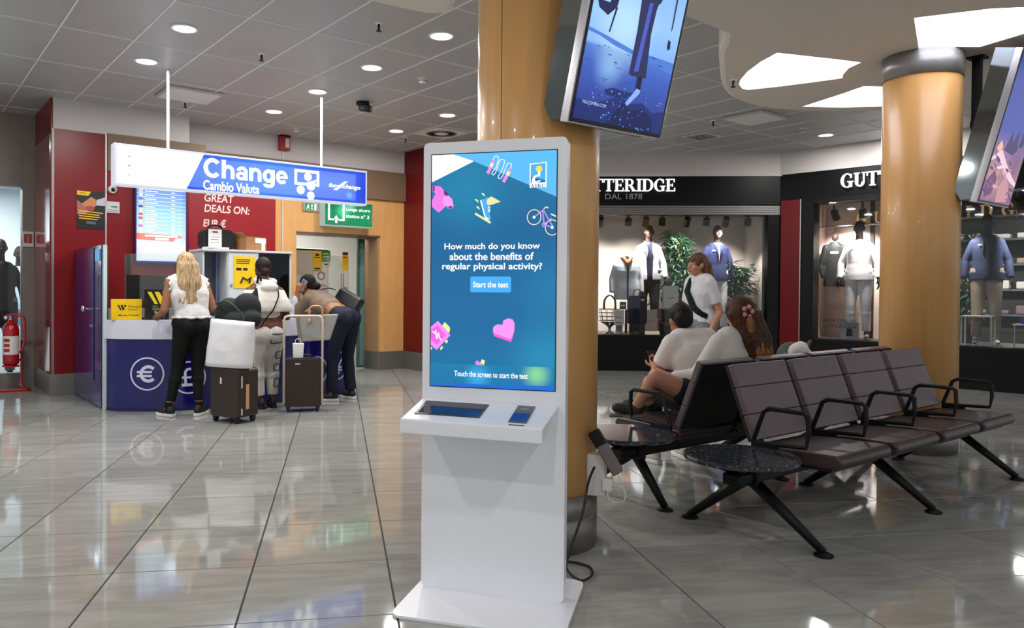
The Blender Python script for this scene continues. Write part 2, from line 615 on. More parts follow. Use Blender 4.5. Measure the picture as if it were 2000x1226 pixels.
wallB('brown_fascia', [(2.09, 3.25, W1 - .03, W1, 2.63, 3.07)], BROWN, wl)
wallB('baseboard_left', [(1.515, 3.052, W1 - .014, W1, 0, .25), (1.486, 1.515, W1 - .014, 11.07, 0, .25)], DULLSTEEL)
wb = wallB('wall_back', [(3.052, 4.709, W2, W2 + .3, .0, 3.07), (6.096, 6.534, W2, W2 + .42, .0, 3.07), (4.709, 6.096, W2, W2 + .42, 2.07, 3.07)], ORANGE)
wallB('bulkhead', [(3.052, 6.534, W2 - .004, W2 + .3, 3.07, CEIL + .004)], WHITE, wb)
wallB('brown_fascia', [(3.25, 6.59, W2 - .05, W2, 2.63, 3.07)], BROWN, wb)
wallB('promo_panel', [(3.10, 4.38, W2 - .02, W2, .9, 2.63)], mat('promo_red', '#9a1620', .35, var=.05), wb)
wallB('reveal_lining', [(6.06, 6.096, W2 + .01, W2 + .40, .28, 2.07)], mat('beech_edge', '#a9865f', .4, var=.05), wb)
wallB('lintel_trim', [(4.70, 6.10, W2 - .008, W2 + .41, 2.05, 2.075)], mat('lintel_brown', '#6b5040', .45), wb)
wallB('baseboard_back', [(6.05, 6.53, W2 - .012, W2 + .4, 0, .28), (3.06, 4.715, W2 - .012, W2, 0, .28)], DULLSTEEL)
# lettering of the promo panel
pw = mat('promo_print', '#e9e2da', .6, var=0)
for body, u0_, z0_, w_, h_ in (('GREAT', 3.36, 2.455, .40, .105), ('DEALS ON:', 3.69, 2.315, .62, .105), ('EUR €', 3.52, 2.12, .31, .105), ('USD $', 3.52, 1.975, .31, .105), ('GBP £', 3.52, 1.83, .31, .105)):
    if body == 'GREAT': u0_ = 3.58
    o = shift(text_mb(body, w_, h_, bold=.018, italic=.12), u0_, W2 - .0206, z0_).build('promo_lettering', pw, wb, fix=False)

# red pier by the passage, behind the kiosk
wp = wallB('wall_pier', [(6.534, 7.3, 9.2, W2 + .3, .28, CEIL + .004)], DARKRED)
wallB('baseboard_pier', [(6.522, 7.31, 9.188, W2 - .012, 0, .28)], DULLSTEEL)

# the lit back room behind the open door
RW = mat('back_room_white', '#d9dad6', .6, var=.02)
wallB('wall_back_room', [(4.2, 7.4, 12.9, 13.0, 0, 2.7), (4.1, 4.2, W2 + .3, 13.0, 0, 2.7), (7.3, 7.4, W2 + .42, 13.0, 0, 2.7), (4.1, 7.4, W2 + .3, 13.0, 2.6, 2.7)], RW)
lt = thing('ceiling_panel_lamp', 'lit panel on the ceiling of the small white room behind the doorway', 'lamp', B(5.6, 11.7, 2.57), AL)
MB().box(-.3, .3, -.3, .3, 0, .03).build('frame', TBAR, lt)
MB().box(-.27, .27, -.27, .27, -.004, 0).build('diffuser', mat('lamp_white', '#ffffff', emit=3), lt)
area_lamp('room_light', (0, 0, -.02), 42, .5, (1, .99, .95), parent=lt)
dl = thing('sliding_door', 'dark green door leaf standing open at the right of the doorway', 'door', B(5.93, W2 + .33, 0), AL)
DG = mat('dark_green_paint', '#3f5a55', .4, var=.05)
MB().box(-.03, .09, 0, .05, 0.02, 2.04).build('door_edge', DG, dl, bevel=.004)
MB().box(.0, .07, -.012, 0, 0.05, 1.98).build('glass_strip', mat('green_glass', '#5c7f7a', .1, var=0), dl)
MB().cone((.02, -.014, 1.05), (.02, -.05, 1.05), .014, .01, 12).build('lock', STEEL, dl)
# inner things of the room
ck = thing('white_cabinet', 'tall white cabinet with notices on its door, seen through the doorway', 'cabinet', B(5.25, 11.4, 0), AL)
cb = MB().box(-.35, .55, 0, .5, .02, 1.9).build('body', RW, ck, bevel=.008)
MB().box(-.33, .53, -.018, -.002, .06, 1.86).build('door', mat('cabinet_white', '#cfd2cf', .4, var=.02), ck, bevel=.004)
MB().box(.46, .49, -.05, -.02, .95, 1.1).build('handle', CHROME, ck)
MB().box(-.33, .53, -.012, 0, 1.87, 1.89).build('shadow_gap', BLACKMETAL, ck)
YEL = mat('yellow_paper', '#f2c400', .55, var=.03)
GRN = mat('green_paper', '#1f8f52', .55, var=.03)
PAPER = mat('white_paper', '#e9e9e4', .65, var=.02)
INK = mat('print_black', '#1a1a1a', .6, var=0)
def notice(name, label, loc, w, h, mt, marks, rotz=AL, cat='notice'):
    t = thing(name, label, cat, loc, rotz)
    MB().box(-w / 2, w / 2, -.004, 0, -h / 2, h / 2).build('sheet', mt, t)
    for (x0, x1, z0, z1, mk) in marks:
        MB().box(x0, x1, -.0048, -.004, z0, z1).build('print', mk, t)
    return t
wn = 11.4 - .019
notice('notice', 'yellow notice on the white cabinet inside the doorway', B(5.583, wn, 1.69), .155, .32, YEL, [(-.05, .05, .06, .075, INK), (-.05, .05, -.12, -.10, INK), (-.03, .03, .09, .13, INK)])
notice('notice', 'small green notice above the white paper on the cabinet in the doorway', B(5.738, wn, 1.785), .16, .18, GRN, [(-.05, .05, .03, .045, PAPER), (-.05, .05, -.02, -.005, PAPER), (-.05, .02, -.06, -.05, PAPER)])
notice('notice', 'narrow white label under the green notice on the cabinet', B(5.745, wn, 1.65), .13, .07, PAPER, [(-.04, .04, -.01, .01, INK)])
t = notice('notice', 'white sheet with a grey round emblem on the cabinet in the doorway', B(5.655, wn, 1.43), .25, .34, PAPER, [(-.1, .1, -.14, -.12, mat('print_grey', '#8b8b8b', .6, var=0)), (-.1, .06, -.11, -.10, MATS['print_grey'])])
ring2(0, .03, .07, .045, -.0052, n=24).build('emblem', MATS['print_grey'], t)
for k in range(12):
    q = 2 * PI * k / 12
    flat([(.07 * math.cos(q - .08), .03 + .07 * math.sin(q - .08)), (.085 * math.cos(q), .03 + .085 * math.sin(q)), (.07 * math.cos(q + .08), .03 + .07 * math.sin(q + .08))], -.0052).build('tooth', MATS['print_grey'], t)
notice('notice', 'tall yellow notice by the clear panel at the back of the doorway', B(5.915, 11.05, 1.70), .10, .29, YEL, [(-.05, .05, .1, .14, INK), (-.05, .03, .05, .065, INK)])
scr = thing('acrylic_screen', 'clear acrylic screen standing in the small room behind the doorway', 'screen', B(5.72, 11.09, 0), AL)
MB().box(-.1, .28, 0, .012, .03, 1.78).build('sheet', glass_mat('acrylic', haze=.25), scr)
MB().box(-.22, .30, -.05, .07, 0.0, .03).build('foot', STEEL, scr)
MB().cone((.16, -.02, .03), (.16, -.02, 1.5), .025, .025, 12).build('post', STEEL, scr)

# ------------------------------------------------------------------ far left shop window behind the extinguisher
wallB('wall_far_left', [(1.36, 1.50, 11.0, 11.2, 0, CEIL), (-3.5, 1.36, 11.05, 11.25, 0, .16), (-3.5, 1.36, 11.05, 11.25, 2.5, CEIL)], mat('greige_panel', '#8f8880', .5))
wallB('window_1', [(-3.5, 1.36, 11.14, 11.15, .16, 2.5)], GLASS)
wallB('wall_shop_left', [(-3.5, 2.2, 13.2, 13.3, 0, 2.8), (2.1, 2.2, 11.2, 13.3, 0, 2.8), (-3.5, 2.2, 11.2, 13.3, 2.7, 2.8)], mat('shop_pale_wall', '#dfe6ea', .6, var=.02))
sl = thing('shop_lamp', 'ceiling lamp inside the shop at the far left edge', 'lamp', B(.6, 12.0, 2.68), AL)
MB().lathe([(0, 0), (.16, 0), (.16, .02), (0, .02)], seg=20).build('diffuser', MATS['lamp_white'], sl)
area_lamp('shop_left_light', (0, 0, -.03), 90, .4, (.9, .96, 1), parent=sl)

# ------------------------------------------------------------------ shop fronts on the right
Q = Vector((6.722, 10.882, 0))
A1_, A2_ = math.radians(-12.83), math.radians(-55.89)
def S(frame, s, d, z=0):
    t = A1_ if frame == 1 else A2_
    return Q + Vector((math.cos(t) * s - math.sin(t) * d, math.sin(t) * s + math.cos(t) * d, z))
def wallS(fr, name, boxes, mt, parent=None, bevel=0, label=None):
    b = MB()
    for q in boxes: b.box(*q)
    if parent is not None: return b.build(name, mt, parent, bevel=bevel)
    return struct(b.build(name, mt, loc=Q, rotz=A1_ if fr == 1 else A2_, bevel=bevel), label)
BEIGE = mat('shop_beige_wall', '#e2d5cb', .7, var=.03, scale=1.5)
# segment one
ws = wallS(1, 'wall_shop_front', [(-5.0, .12, 0, .25, 2.44, 3.04)], BLACK)
wallS(1, 'bulkhead', [(-5.0, .02, -.02, .25, 3.04, CEIL + .004)], WHITE, ws)
for k in range(4):
    wallS(1, 'shutter_slat', [(-5.0, .0, -.012, 0, 2.445 + k * .036, 2.445 + k * .036 + .030)], DULLSTEEL, ws)
wallS(1, 'fascia_edge', [(-5.0, .0, -.02, 0, 2.60, 2.62)], BLACKMETAL, ws)
wallS(1, 'plinth', [(-5.0, .0, 0, .25, 0, .565)], BLACK, ws)
wallS(1, 'plinth_ledge', [(-5.0, .0, -.02, .26, .545, .567)], BLACKMETAL, ws)
wallS(1, 'jamb', [(-.18, .03, -.01, .25, .0, 2.445)], BLACK, ws)
wallS(1, 'window_2', [(-5.0, -.18, .06, .07, .567, 2.445)], GLASS)
wallS(1, 'wall_display_back', [(-5.0, .25, 1.45, 1.55, 0, 2.9), (-.1, 0, .2, 1.5, .5, 2.9), (-5, .25, .25, 1.5, 2.75, 2.85)], BEIGE)
wallS(1, 'floor_display', [(-5.0, 0, .25, 1.5, .0, .55)], mat('platform_grey', '#6d655f', .5))
# segment two
w2s = wallS(2, 'wall_shop_corner', [(0, 4.8, 0, .25, 2.655, 3.055)], BLACK)
wallS(2, 'bulkhead', [(-.02, 4.8, -.02, .25, 3.055, CEIL + .004)], WHITE, w2s)
wallS(2, 'red_pillar', [(.03, .325, -.03, .25, 0, 2.655)], mat('deep_red_laminate', '#6e040b', .35, var=.04, spec=.3), w2s)
wallS(2, 'pillar_trim', [(.325, .338, -.04, .2, 0, 2.655)], STEEL, w2s)
wallS(2, 'jamb', [(.338, .52, -.012, .2, 0, 2.655)], BLACK, w2s)
wallS(2, 'lintel', [(.52, 4.8, -.008, .2, 2.59, 2.655)], BLACKMETAL, w2s)
wallS(2, 'plinth', [(.52, 4.8, -.004, .25, 0, .56)], BLACK, w2s)
wallS(2, 'plinth_ledge', [(.52, 4.8, -.024, .26, .54, .562)], BLACKMETAL, w2s)
wallS(2, 'window_3', [(.52, 4.8, .06, .07, .562, 2.59)], GLASS)
wallS(2, 'floor_display_corner', [(.3, 4.8, .25, 1.5, .0, .55)], MATS['platform_grey'])
PINKW = mat('shop_rose_wall', '#ead2c2', .7, var=.03)
wallS(2, 'wall_display_side', [(.25, 1.16, 1.0, 1.1, .5, 2.9), (.2, .3, .25, 1.1, .5, 2.9)], PINKW)
wallS(2, 'trim_1', [(.97, 1.03, .98, 1.0, .55, 2.75)], mat('dark_brown_wood', '#3a2820', .5), None)
DARKSHOP = mat('shop_dark_wall', '#2b2a2c', .6)
wallS(2, 'wall_shop_deep', [(1.1, 4.9, 3.2, 3.3, 0, 2.9), (4.8, 4.9, .2, 3.3, 0, 2.9), (1.1, 1.2, 1.1, 3.3, 0, 2.9), (.2, 4.9, .25, 3.3, 2.8, 2.9)], DARKSHOP)

# shop name in raised lit letters
def shop_sign(fr, s0, z, h, d, label, sub=None):
    t = thing('shop_sign', label, 'sign', S(fr, s0, d, z), A1_ if fr == 1 else A2_)
    word = 'GUTTERIDGE'
    lm = mat('lit_letter_white', '#f4f6fa', emit=1.25)
    x = 0; items = []
    for ch_ in word:
        P, adv = serif_glyph(ch_)
        items.append((ch_, x, P)); x += adv + .05
    tot = x - .05
    sx = 1.62 / tot
    for ch_, xo, P in items:
        b = MB()
        for q in P:
            b.prism([((px + xo - tot / 2) * sx, (pz - .5) * h) for px, pz in q], -.03, .0)
        b.build('letter', lm, t)
    if sub:
        shift(text_mb('DAL 1878', .57, .085), .02, -.004, -.175).build('small_lettering', mat('sign_grey', '#b9b9bc', .5, var=0), t, fix=False)
    return t
shop_sign(1, -2.415, 2.897, .19, -.03, 'lit white shop name on the black fascia left of the corner', True)
shop_sign(2, 1.72, 2.87, .20, -.03, 'lit white shop name on the black fascia partly behind the far column')

# ------------------------------------------------------------------ dropped ceiling clouds with lit coves
def cloud(name, outline, holes, label):
    z0 = 3.14
    zt = CEIL + .005
    t = thing(name, label, 'ceiling cloud', (0, 0, 0), AL)
    ins = .05
    def inset(pts, d):
        n = len(pts); out = []
        ar = sum(pts[i][0] * pts[(i + 1) % n][1] - pts[(i + 1) % n][0] * pts[i][1] for i in range(n))
        sg = 1 if ar > 0 else -1
        for i in range(n):
            a = Vector(pts[i - 1]); b = Vector(pts[i]); c = Vector(pts[(i + 1) % n])
            e = ((b - a).normalized() + (c - b).normalized())
            if e.length < 1e-6: e = (b - a)
            e.normalize()
            nrm = Vector((-e.y, e.x)) * sg
            out.append(tuple(b + nrm * d))
        return out
    b = MB()
    rings = [(0, zt), (0, z0 + .05), (.012, z0 + .018), (.045, z0)]
    loops = [[(x, y, z) for x, y in inset(outline, d)] for d, z in rings]
    n = len(outline)
    for i in range(len(loops) - 1):
        b.add(loops[i] + loops[i + 1], [(k, (k + 1) % n, n + (k + 1) % n, n + k) for k in range(n)])
    polys = [[Vector((x, y, 0)) for x, y, _ in loops[-1]]] + [[Vector((x, y, 0)) for x, y in h] for h in holes]
    allp = [Vector((p.x, p.y, z0)) for pl in polys for p in pl]
    b.add(allp, [tuple(f) for f in tessellate_polygon(polys)])
    b.build('soffit', mat('cloud_plaster', '#efe8e0', .75, var=.02, scale=1), t)
    for h in holes:
        n = len(h)
        w_ = MB().add([(x, y, z0) for x, y in h] + [(x, y, z0 + .17) for x, y in h], [(k, (k + 1) % n, n + (k + 1) % n, n + k) for k in range(n)])
        w_.build('cove_wall', mat('cove_white', '#f2f2f4', .6, var=0), t)
        p = MB().add([(x, y, z0 + .17) for x, y in h], [tuple(f) for f in tessellate_polygon([[Vector((x, y, 0)) for x, y in h]])])
        p.build('light_panel', mat('cove_light', '#eef1ff', emit=COVE), t)
    return t
def smooth_loop(pts, closed=True, n=5):
    out = []
    m_ = len(pts)
    for i in range(m_):
        p0, p1, p2, p3 = [Vector(pts[(i + k) % m_]) for k in (-1, 0, 1, 2)]
        for k in range(n):
            t = k / n
            q = .5 * ((2 * p1) + (p2 - p0) * t + (2 * p0 - 5 * p1 + 4 * p2 - p3) * t * t + (3 * p1 - p0 - 3 * p2 + p3) * t ** 3)
            out.append((q.x, q.y))
    return out
rim = [(p.x, p.y) for p in spl([(x_, y_, 0) for x_, y_ in [(4.914, 3.372), (5.10, 3.51), (5.274, 3.664), (5.771, 3.997), (6.259, 4.299), (6.684, 4.451), (7.126, 4.47), (7.631, 4.292), (7.969, 4.048), (8.515, 3.491), (9.1, 2.6), (9.2, 1.6)]], 5)]
outline = [(3.95, .9), (4.15, 3.335), (4.5, 3.35), (4.8, 3.36)] + rim + [(9.0, .6), (8.0, -.5), (5.0, -.6)]
c1 = [(6.077, 3.999), (6.2, 4.09), (6.349, 4.155), (6.43, 4.149), (6.552, 3.887), (6.658, 3.598), (6.721, 3.405), (6.611, 3.347), (6.463, 3.225), (6.38, 3.08), (6.187, 3.146), (5.899, 3.257), (5.612, 3.366), (5.728, 3.583), (5.904, 3.82)]
c2 = [(7.435, 4.182), (7.238, 3.661), (7.135, 3.42), (7.453, 3.2), (8.203, 3.52), (7.778, 3.949)]
c3 = [(5.629, 2.365), (6.371, 2.638), (6.513, 2.456), (6.681, 2.333), (6.587, 2.018), (6.3, 1.85), (5.98, 1.834), (5.844, 1.97), (5.736, 2.167)]
cloud('ceiling_cloud', outline, [c1, c2, c3], 'large pale curved ceiling cloud with three glowing openings above the seats')
lob = [(1.2, 4.40), (1.9, 4.45), (2.559, 4.447), (2.81, 4.426), (2.95, 4.40), (3.04, 4.35), (3.08, 4.29), (3.077, 4.227), (3.003, 4.086), (2.6, 3.4), (2.2, 2.6), (1.0, 2.2), (.6, 3.4)]
cloud('ceiling_cloud', lob, [], 'pale rounded ceiling cloud edge left of the near orange column')

# ------------------------------------------------------------------ round columns
def column(label, c, r, top, seam, cap=True):
    t = thing('round_column', label, 'column', c)
    for k in range(2):
        a0 = seam + PI * k + .006
        prof = [(r - .02, .27), (r, .27), (r, top), (r - .02, top)]
        b = MB().lathe(prof, seg=40, a0=a0, a1=a0 + PI - .012)
        b.build('shaft_panel', ORANGE, t, smooth=False)
    MB().lathe([(r - .012, .27), (r - .012, top)], seg=48).build('core', mat('seam_dark', '#4a3520', .6), t, smooth=True)
    MB().lathe([(0, 0), (r + .004, 0), (r + .004, .155), (r + .001, .157), (r + .001, .163), (r + .004, .165), (r + .004, .272), (0, .272)], seg=56).build('base_ring', DULLSTEEL, t, smooth=False)
    if cap:
        MB().lathe([(r, top - .19), (r + .008, top - .19), (r + .008, top), (r, top)], seg=56).build('steel_collar', mat('collar_steel', '#9b9894', .32, metal=.35, var=.06, scale=20), t)
    return t
# seam of the near column faces front left
col1 = column('orange round column right behind the white kiosk', (.992, 3.761, 0), .306, 3.405, math.atan2(-3.761, -.992) - math.radians(35))
col2 = column('orange round column with steel collar at the far end of the seats', (4.608, 5.480, 0), .28, 3.142, math.atan2(-5.48, -4.608) + math.radians(70))
for o in [x for x in COL.objects if x.parent in (col1, col2) and x.name.startswith(('shaft', 'base', 'steel_c'))]:
    me = o.data
    for p in me.polygons:
        p.use_smooth = abs(p.normal.z) < .3
# ------------------------------------------------------------------ ceiling fittings
LIGHTW = mat('lamp_disc', '#ffffff', emit=14)
def downlight(u, w, label, group='round ceiling downlights'):
    t = thing('downlight', label, 'downlight', B(u, w, CEIL), 0, group)
    MB().lathe([(.088, .004), (.112, .0), (.115, -.006), (.106, -.012), (.092, -.012), (.088, .004)], seg=28).build('trim_ring', TBAR, t, smooth=True)
    MB().lathe([(0, -.006), (.09, -.006), (.09, .002), (0, .002)], seg=28).build('lamp_disc', LIGHTW, t)
    area_lamp('downlight_lamp', (0, 0, -.02), LAMP_W, .17, parent=t)
    return t
for u, w, lb in ((3.763, 5.343, 'nearest and largest ceiling downlight left of the near column'), (3.77, 6.524, 'second nearest downlight in the row leading to the change sign'),
                 (3.763, 7.687, 'downlight directly above the right hanging pole of the change sign'), (3.772, 8.885, 'farthest downlight of the row above the change sign'),
                 (5.53, 7.708, 'downlight near the round air diffuser, left of the near column'), (5.541, 8.916, 'farthest downlight, between the ceiling camera and the round diffuser'),
                 (10.258, 5.417, 'downlight left of the far orange column, above the shop corner'), (10.9, 4.6, 'downlight just behind the far orange column')):
    downlight(u, w, lb)
for u, w, lb in ((1.98, 6.52, 'nearest downlight of the added row left of the sign poles'), (1.98, 7.69, 'middle downlight of the added row left of the sign poles'),  # unseen downlights, added to brighten the hall and the kiosk front
                 (.2, 7.69, 'nearer added downlight at the far left of the ceiling'), (.2, 5.34, 'unseen downlight added at the upper left beyond the picture'),
                 (-1.5, 5.34, 'unseen downlight added far left of the picture'), (-1.0, 2.6, 'unseen downlight added left of the camera'), (-.6, .2, 'unseen downlight added behind the camera'), (1.6, -.6, 'unseen downlight added behind and right of the camera')):
    downlight(u, w, lb)

def sprinkler(u, w, label, z=CEIL):
    t = thing('sprinkler', label, 'sprinkler', B(u, w, z), 0, 'ceiling sprinklers')
    MB().lathe([(0, 0), (.035, 0), (.03, -.01), (.0, -.012)], seg=16).build('rosette', TBAR, t)
    MB().cone((0, 0, -.01), (0, 0, -.06), .011, .008, 10).build('nozzle', BLACKMETAL, t)
    MB().lathe([(0, -.06), (.022, -.062), (.022, -.066), (0, -.066)], seg=14).build('deflector', BLACKMETAL, t)
for u, w, z, lb in ((2.76, 6.79, CEIL, 'sprinkler left of the downlight row, nearest the top left'), (3.192, 5.413, CEIL, 'sprinkler beside the pale ceiling cloud left of the near column'),
                 (8.318, 5.85, CEIL, 'sprinkler right of the hanging advertising screen'), (11.3, 6.3, CEIL, 'sprinkler at the wall edge left of the far column'),
                 (5.886, 9.222, CEIL, 'sprinkler beside the farthest downlight'), (2.775, 9.1, CEIL, 'sprinkler by the left pole of the change sign'), (6.02, 4.03, 3.14, 'sprinkler on the edge of the large ceiling cloud')):
    sprinkler(u, w, lb, z)
def detector(u, w, label):
    t = thing('smoke_detector', label, 'smoke detector', B(u, w, CEIL), 0, 'smoke detectors')
    MB().lathe([(0, 0), (.055, 0), (.055, -.012), (.045, -.02), (.04, -.045), (.03, -.055), (0, -.055)], seg=24).build('housing', mat('detector_white', '#e4e0d8', .5, var=.02), t, smooth=False)
    MB().lathe([(.041, -.03), (.046, -.034), (.041, -.038)], seg=24).build('vent_ring', BLACKMETAL, t)
detector(4.371, 6.527, 'smoke detector between the downlights and the near column')
detector(4.399, 9.60, 'smoke detector near the wall above the change sign')
detector(9.621, 5.379, 'smoke detector left of the downlight by the far column')
t = thing('ceiling_camera', 'black camera hanging from the ceiling right of the sign pole', 'camera', B(4.391, 7.80, CEIL), AL)
MB().lathe([(0, 0), (.075, 0), (.075, -.035), (.055, -.045), (0, -.045)], seg=24).build('mount', BLACKMETAL, t)
MB().obox((.02, -.03, -.075), (.08, .15, .075), (.2, 0, .5)).build('housing', BLACKMETAL, t, bevel=.015)
MB().cone((-.015, -.10, -.09), (-.025, -.12, -.095), .026, .028, 16).build('lens', mat('dark_glass', '#17181c', .06, var=0), t)
def diffuser(u, w, label):
    t = thing('air_diffuser', label, 'air diffuser', B(u, w, CEIL), AL)
    MB().box(-.27, .27, -.27, .27, -.006, 0).build('plate', TBAR, t, bevel=.003)
    MB().lathe([(0, -.0065), (.22, -.0065), (.22, -.009), (0, -.009)], seg=36).build('swirl_plate', mat('diffuser_grey', '#d0cdca', .5), t)
    for k in range(24):
        q = 2 * PI * k / 24
        MB().obox((.155 * math.cos(q), .155 * math.sin(q), -.0112), (.105, .017, .004), (0, 0, q + .25)).build('slot', BLACKMETAL, t)
    MB().lathe([(0, -.009), (.075, -.009), (.07, -.016), (0, -.018)], seg=24).build('hub', TBAR, t)
diffuser(6.116, 8.666, 'square ceiling plate with a round swirl air diffuser left of the near column')
t = thing('ceiling_grille', 'small square ceiling grille right below the hanging screen', 'grille', B(9.05, 6.55, CEIL), AL)
MB().box(-.2, .2, -.2, .2, -.008, 0).build('frame', TBAR, t, bevel=.003)
for k in range(5):
    MB().obox((0, -.13 + k * .065, -.016), (.34, .05, .003), (.5, 0, 0)).build('louvre', mat('grille_cream', '#d8cfc8', .5), t)
for u, w, lb in ((8.546, 5.408, 'pale raised access panel in the ceiling behind the large cloud'), (2.70, 8.70, 'pale raised access panel in the ceiling by the left sign pole')):
    t = thing('access_panel', lb, 'ceiling panel', B(u, w, CEIL), AL)
    MB().box(-.30, .30, -.28, .28, -.03, 0).build('panel', mat('access_white', '#cfc8c2', .5), t, bevel=.01)
    MB().box(-.27, .27, -.25, .25, -.034, -.03).build('face', TBAR, t)
t = thing('alarm_siren', 'red alarm box high on the white bulkhead above the change sign', 'alarm', B(4.49, W2 - .006, 3.30), AL)
MB().box(-.075, .075, -.09, 0, -.1, .1).build('housing', mat('alarm_red', '#a3141c', .35), t, bevel=.01)
MB().box(.0, .06, -.096, -.09, -.06, .07).build('flash_lens', mat('lens_white', '#d9d2d0', .2), t, bevel=.004)
MB().box(-.075, .075, -.11, 0, .1, .115).build('cap', mat('alarm_dark', '#3a0a0e', .4), t)
MB().cone((0, -.012, -.1), (0, -.012, -.62), .006, .006, 8).build('conduit', TBAR, t)

# ------------------------------------------------------------------ the kiosk
KR = math.radians(-25.81)
kio = thing('touch_kiosk', 'tall white touch screen kiosk with shelf and teal quiz screen', 'kiosk', (.349, 3.177, 0), KR)
KW = mat('kiosk_white', '#f0f0f6', .32, var=.02, scale=2, coat=.2)
def kplate():
    pts = rrect(-.022, .648, -.30, .27, .045, 6)
    return MB().prism(pts, 0, .012, plane='xy')
kplate().build('base_plate', KW, kio, bevel=.003)
MB().prism(rrect(0, .60, .012, 1.86, .022, 6), 0, .065).build('body', KW, kio, bevel=.012, segs=3)
SCX0, SCX1, SCZ0, SCZ1 = .037, .557, .855, 1.808
MB().box(SCX0 - .004, SCX1 + .004, -.0015, .0, SCZ0 - .004, SCZ1 + .004).build('screen_bezel', mat('bezel_dark', '#11203a', .2, var=0), kio)
# screen picture: a flat lit panel with its artwork
def screen_mat(name, stops, spots):
    """lit display: a base colour with soft round glows, in metres of the object's own x,z"""
    M = bpy.data.materials.new(name); M.use_nodes = True
    nt = M.node_tree; p = nt.nodes['Principled BSDF']
    p.inputs['Base Color'].default_value = (.01, .01, .012, 1); p.inputs['Roughness'].default_value = .12
    tc = nt.nodes.new('ShaderNodeTexCoord')
    sep = nt.nodes.new('ShaderNodeSeparateXYZ'); nt.links.new(tc.outputs['Object'], sep.inputs[0])
    ramp = nt.nodes.new('ShaderNodeValToRGB')
    while len(ramp.color_ramp.elements) > 1: ramp.color_ramp.elements.remove(ramp.color_ramp.elements[0])
    first = True
    z0, z1 = stops[0][0], stops[-1][0]
    for zz, colr in stops:
        pos = (zz - z0) / (z1 - z0)
        if first:
            e = ramp.color_ramp.elements[0]; e.position = pos; first = False
        else:
            e = ramp.color_ramp.elements.new(pos)
        e.color = lin(colr)
    mr = nt.nodes.new('ShaderNodeMapRange'); mr.inputs['From Min'].default_value = z0; mr.inputs['From Max'].default_value = z1
    nt.links.new(sep.outputs['Z'], mr.inputs[0]); nt.links.new(mr.outputs[0], ramp.inputs[0])
    cur = ramp.outputs[0]
    for (sx, sz, rad, colr, amt) in spots:
        cx = nt.nodes.new('ShaderNodeVectorMath'); cx.operation = 'DISTANCE'
        cmb = nt.nodes.new('ShaderNodeCombineXYZ')
        nt.links.new(sep.outputs['X'], cmb.inputs[0]); nt.links.new(sep.outputs['Z'], cmb.inputs[2])
        nt.links.new(cmb.outputs[0], cx.inputs[0]); cx.inputs[1].default_value = (sx, 0, sz)
        m2 = nt.nodes.new('ShaderNodeMapRange'); m2.interpolation_type = 'SMOOTHSTEP'
        m2.inputs['From Min'].default_value = 0; m2.inputs['From Max'].default_value = rad
        m2.inputs['To Min'].default_value = amt; m2.inputs['To Max'].default_value = 0
        nt.links.new(cx.outputs['Value'], m2.inputs[0])
        mx = nt.nodes.new('ShaderNodeMix'); mx.data_type = 'RGBA'
        nt.links.new(m2.outputs[0], mx.inputs[0]); nt.links.new(cur, mx.inputs[6]); mx.inputs[7].default_value = lin(colr)
        cur = mx.outputs[2]
    nt.links.new(cur, p.inputs['Emission Color']); p.inputs['Emission Strength'].default_value = 1.0
    return M
scm = screen_mat('kiosk_display', [(.855, '#0d78aa'), (1.1, '#0069a0'), (1.5, '#00659b'), (1.81, '#0a78a4')],
                 [(.19, 1.66, .24, '#0d88b4', .8), (.55, 1.25, .22, '#0f83b3', .6), (.52, .98, .22, '#1791bd', .75)])
MB().box(SCX0, SCX1, -.0025, -.0015, SCZ0, SCZ1).build('display', scm, kio)
def px2k(x, y):
    """screen artwork given on a 1000 x 1834 board"""
    return (SCX0 + (SCX1 - SCX0) * x / 1000.0, SCZ1 - (SCZ1 - SCZ0) * y / 1834.0)
_ky = [-.0028]
def kart(name, pts, colr, em=1.0):
    _ky[0] -= .00004
    return flat([px2k(*p) for p in pts], _ky[0], .00003).build(name, mat('screen_' + colr.strip('#') + ('' if em == 1 else 'b'), colr, .2, emit=em, var=0), kio, fix=False)
kart('artwork', [(0, 0), (180, 0), (345, 40), (345, 62), (0, 215)], '#ffffff', 1.05)
kart('artwork', [(180, 0), (1000, 0), (1000, 355), (345, 60)], '#5ab9fb')
# jump rope
def kstroke(pts, wd, colr):
    _ky[0] -= .00004
    b = MB()
    P = [Vector(p) for p in pts]
    for i in range(len(P) - 1):
        d = (P[i + 1] - P[i]); L = d.length
        if L < 1e-6: continue
        n = Vector((-d.y, d.x)) / L * wd / 2
        e = d / L * wd * .3
        b.prism([px2k(*(P[i] - e + n)), px2k(*(P[i + 1] + e + n)), px2k(*(P[i + 1] + e - n)), px2k(*(P[i] - e - n))], _ky[0], _ky[0] + .00003)
    return b.build('artwork_line', mat('screen_' + colr.strip('#'), colr, .2, emit=1, var=0), kio, fix=False)
def loop_top(cx, cz, dx, dz, r):
    return [(cx - r * math.cos(t) + dx * 0, cz - r * math.sin(t)) for t in [PI * i / 8 for i in range(9)]]
rope = [(493, 79), (508, 40), (523, 27), (540, 32), (546, 50), (525, 117), (497, 150), (492, 166), (506, 174), (522, 158), (551, 71), (566, 54), (587, 57), (594, 75), (572, 144), (545, 182), (544, 199), (562, 204), (578, 187), (610, 100), (625, 86), (643, 88), (649, 106), (632, 146)]
kstroke(rope, 6, '#f0f4ff')
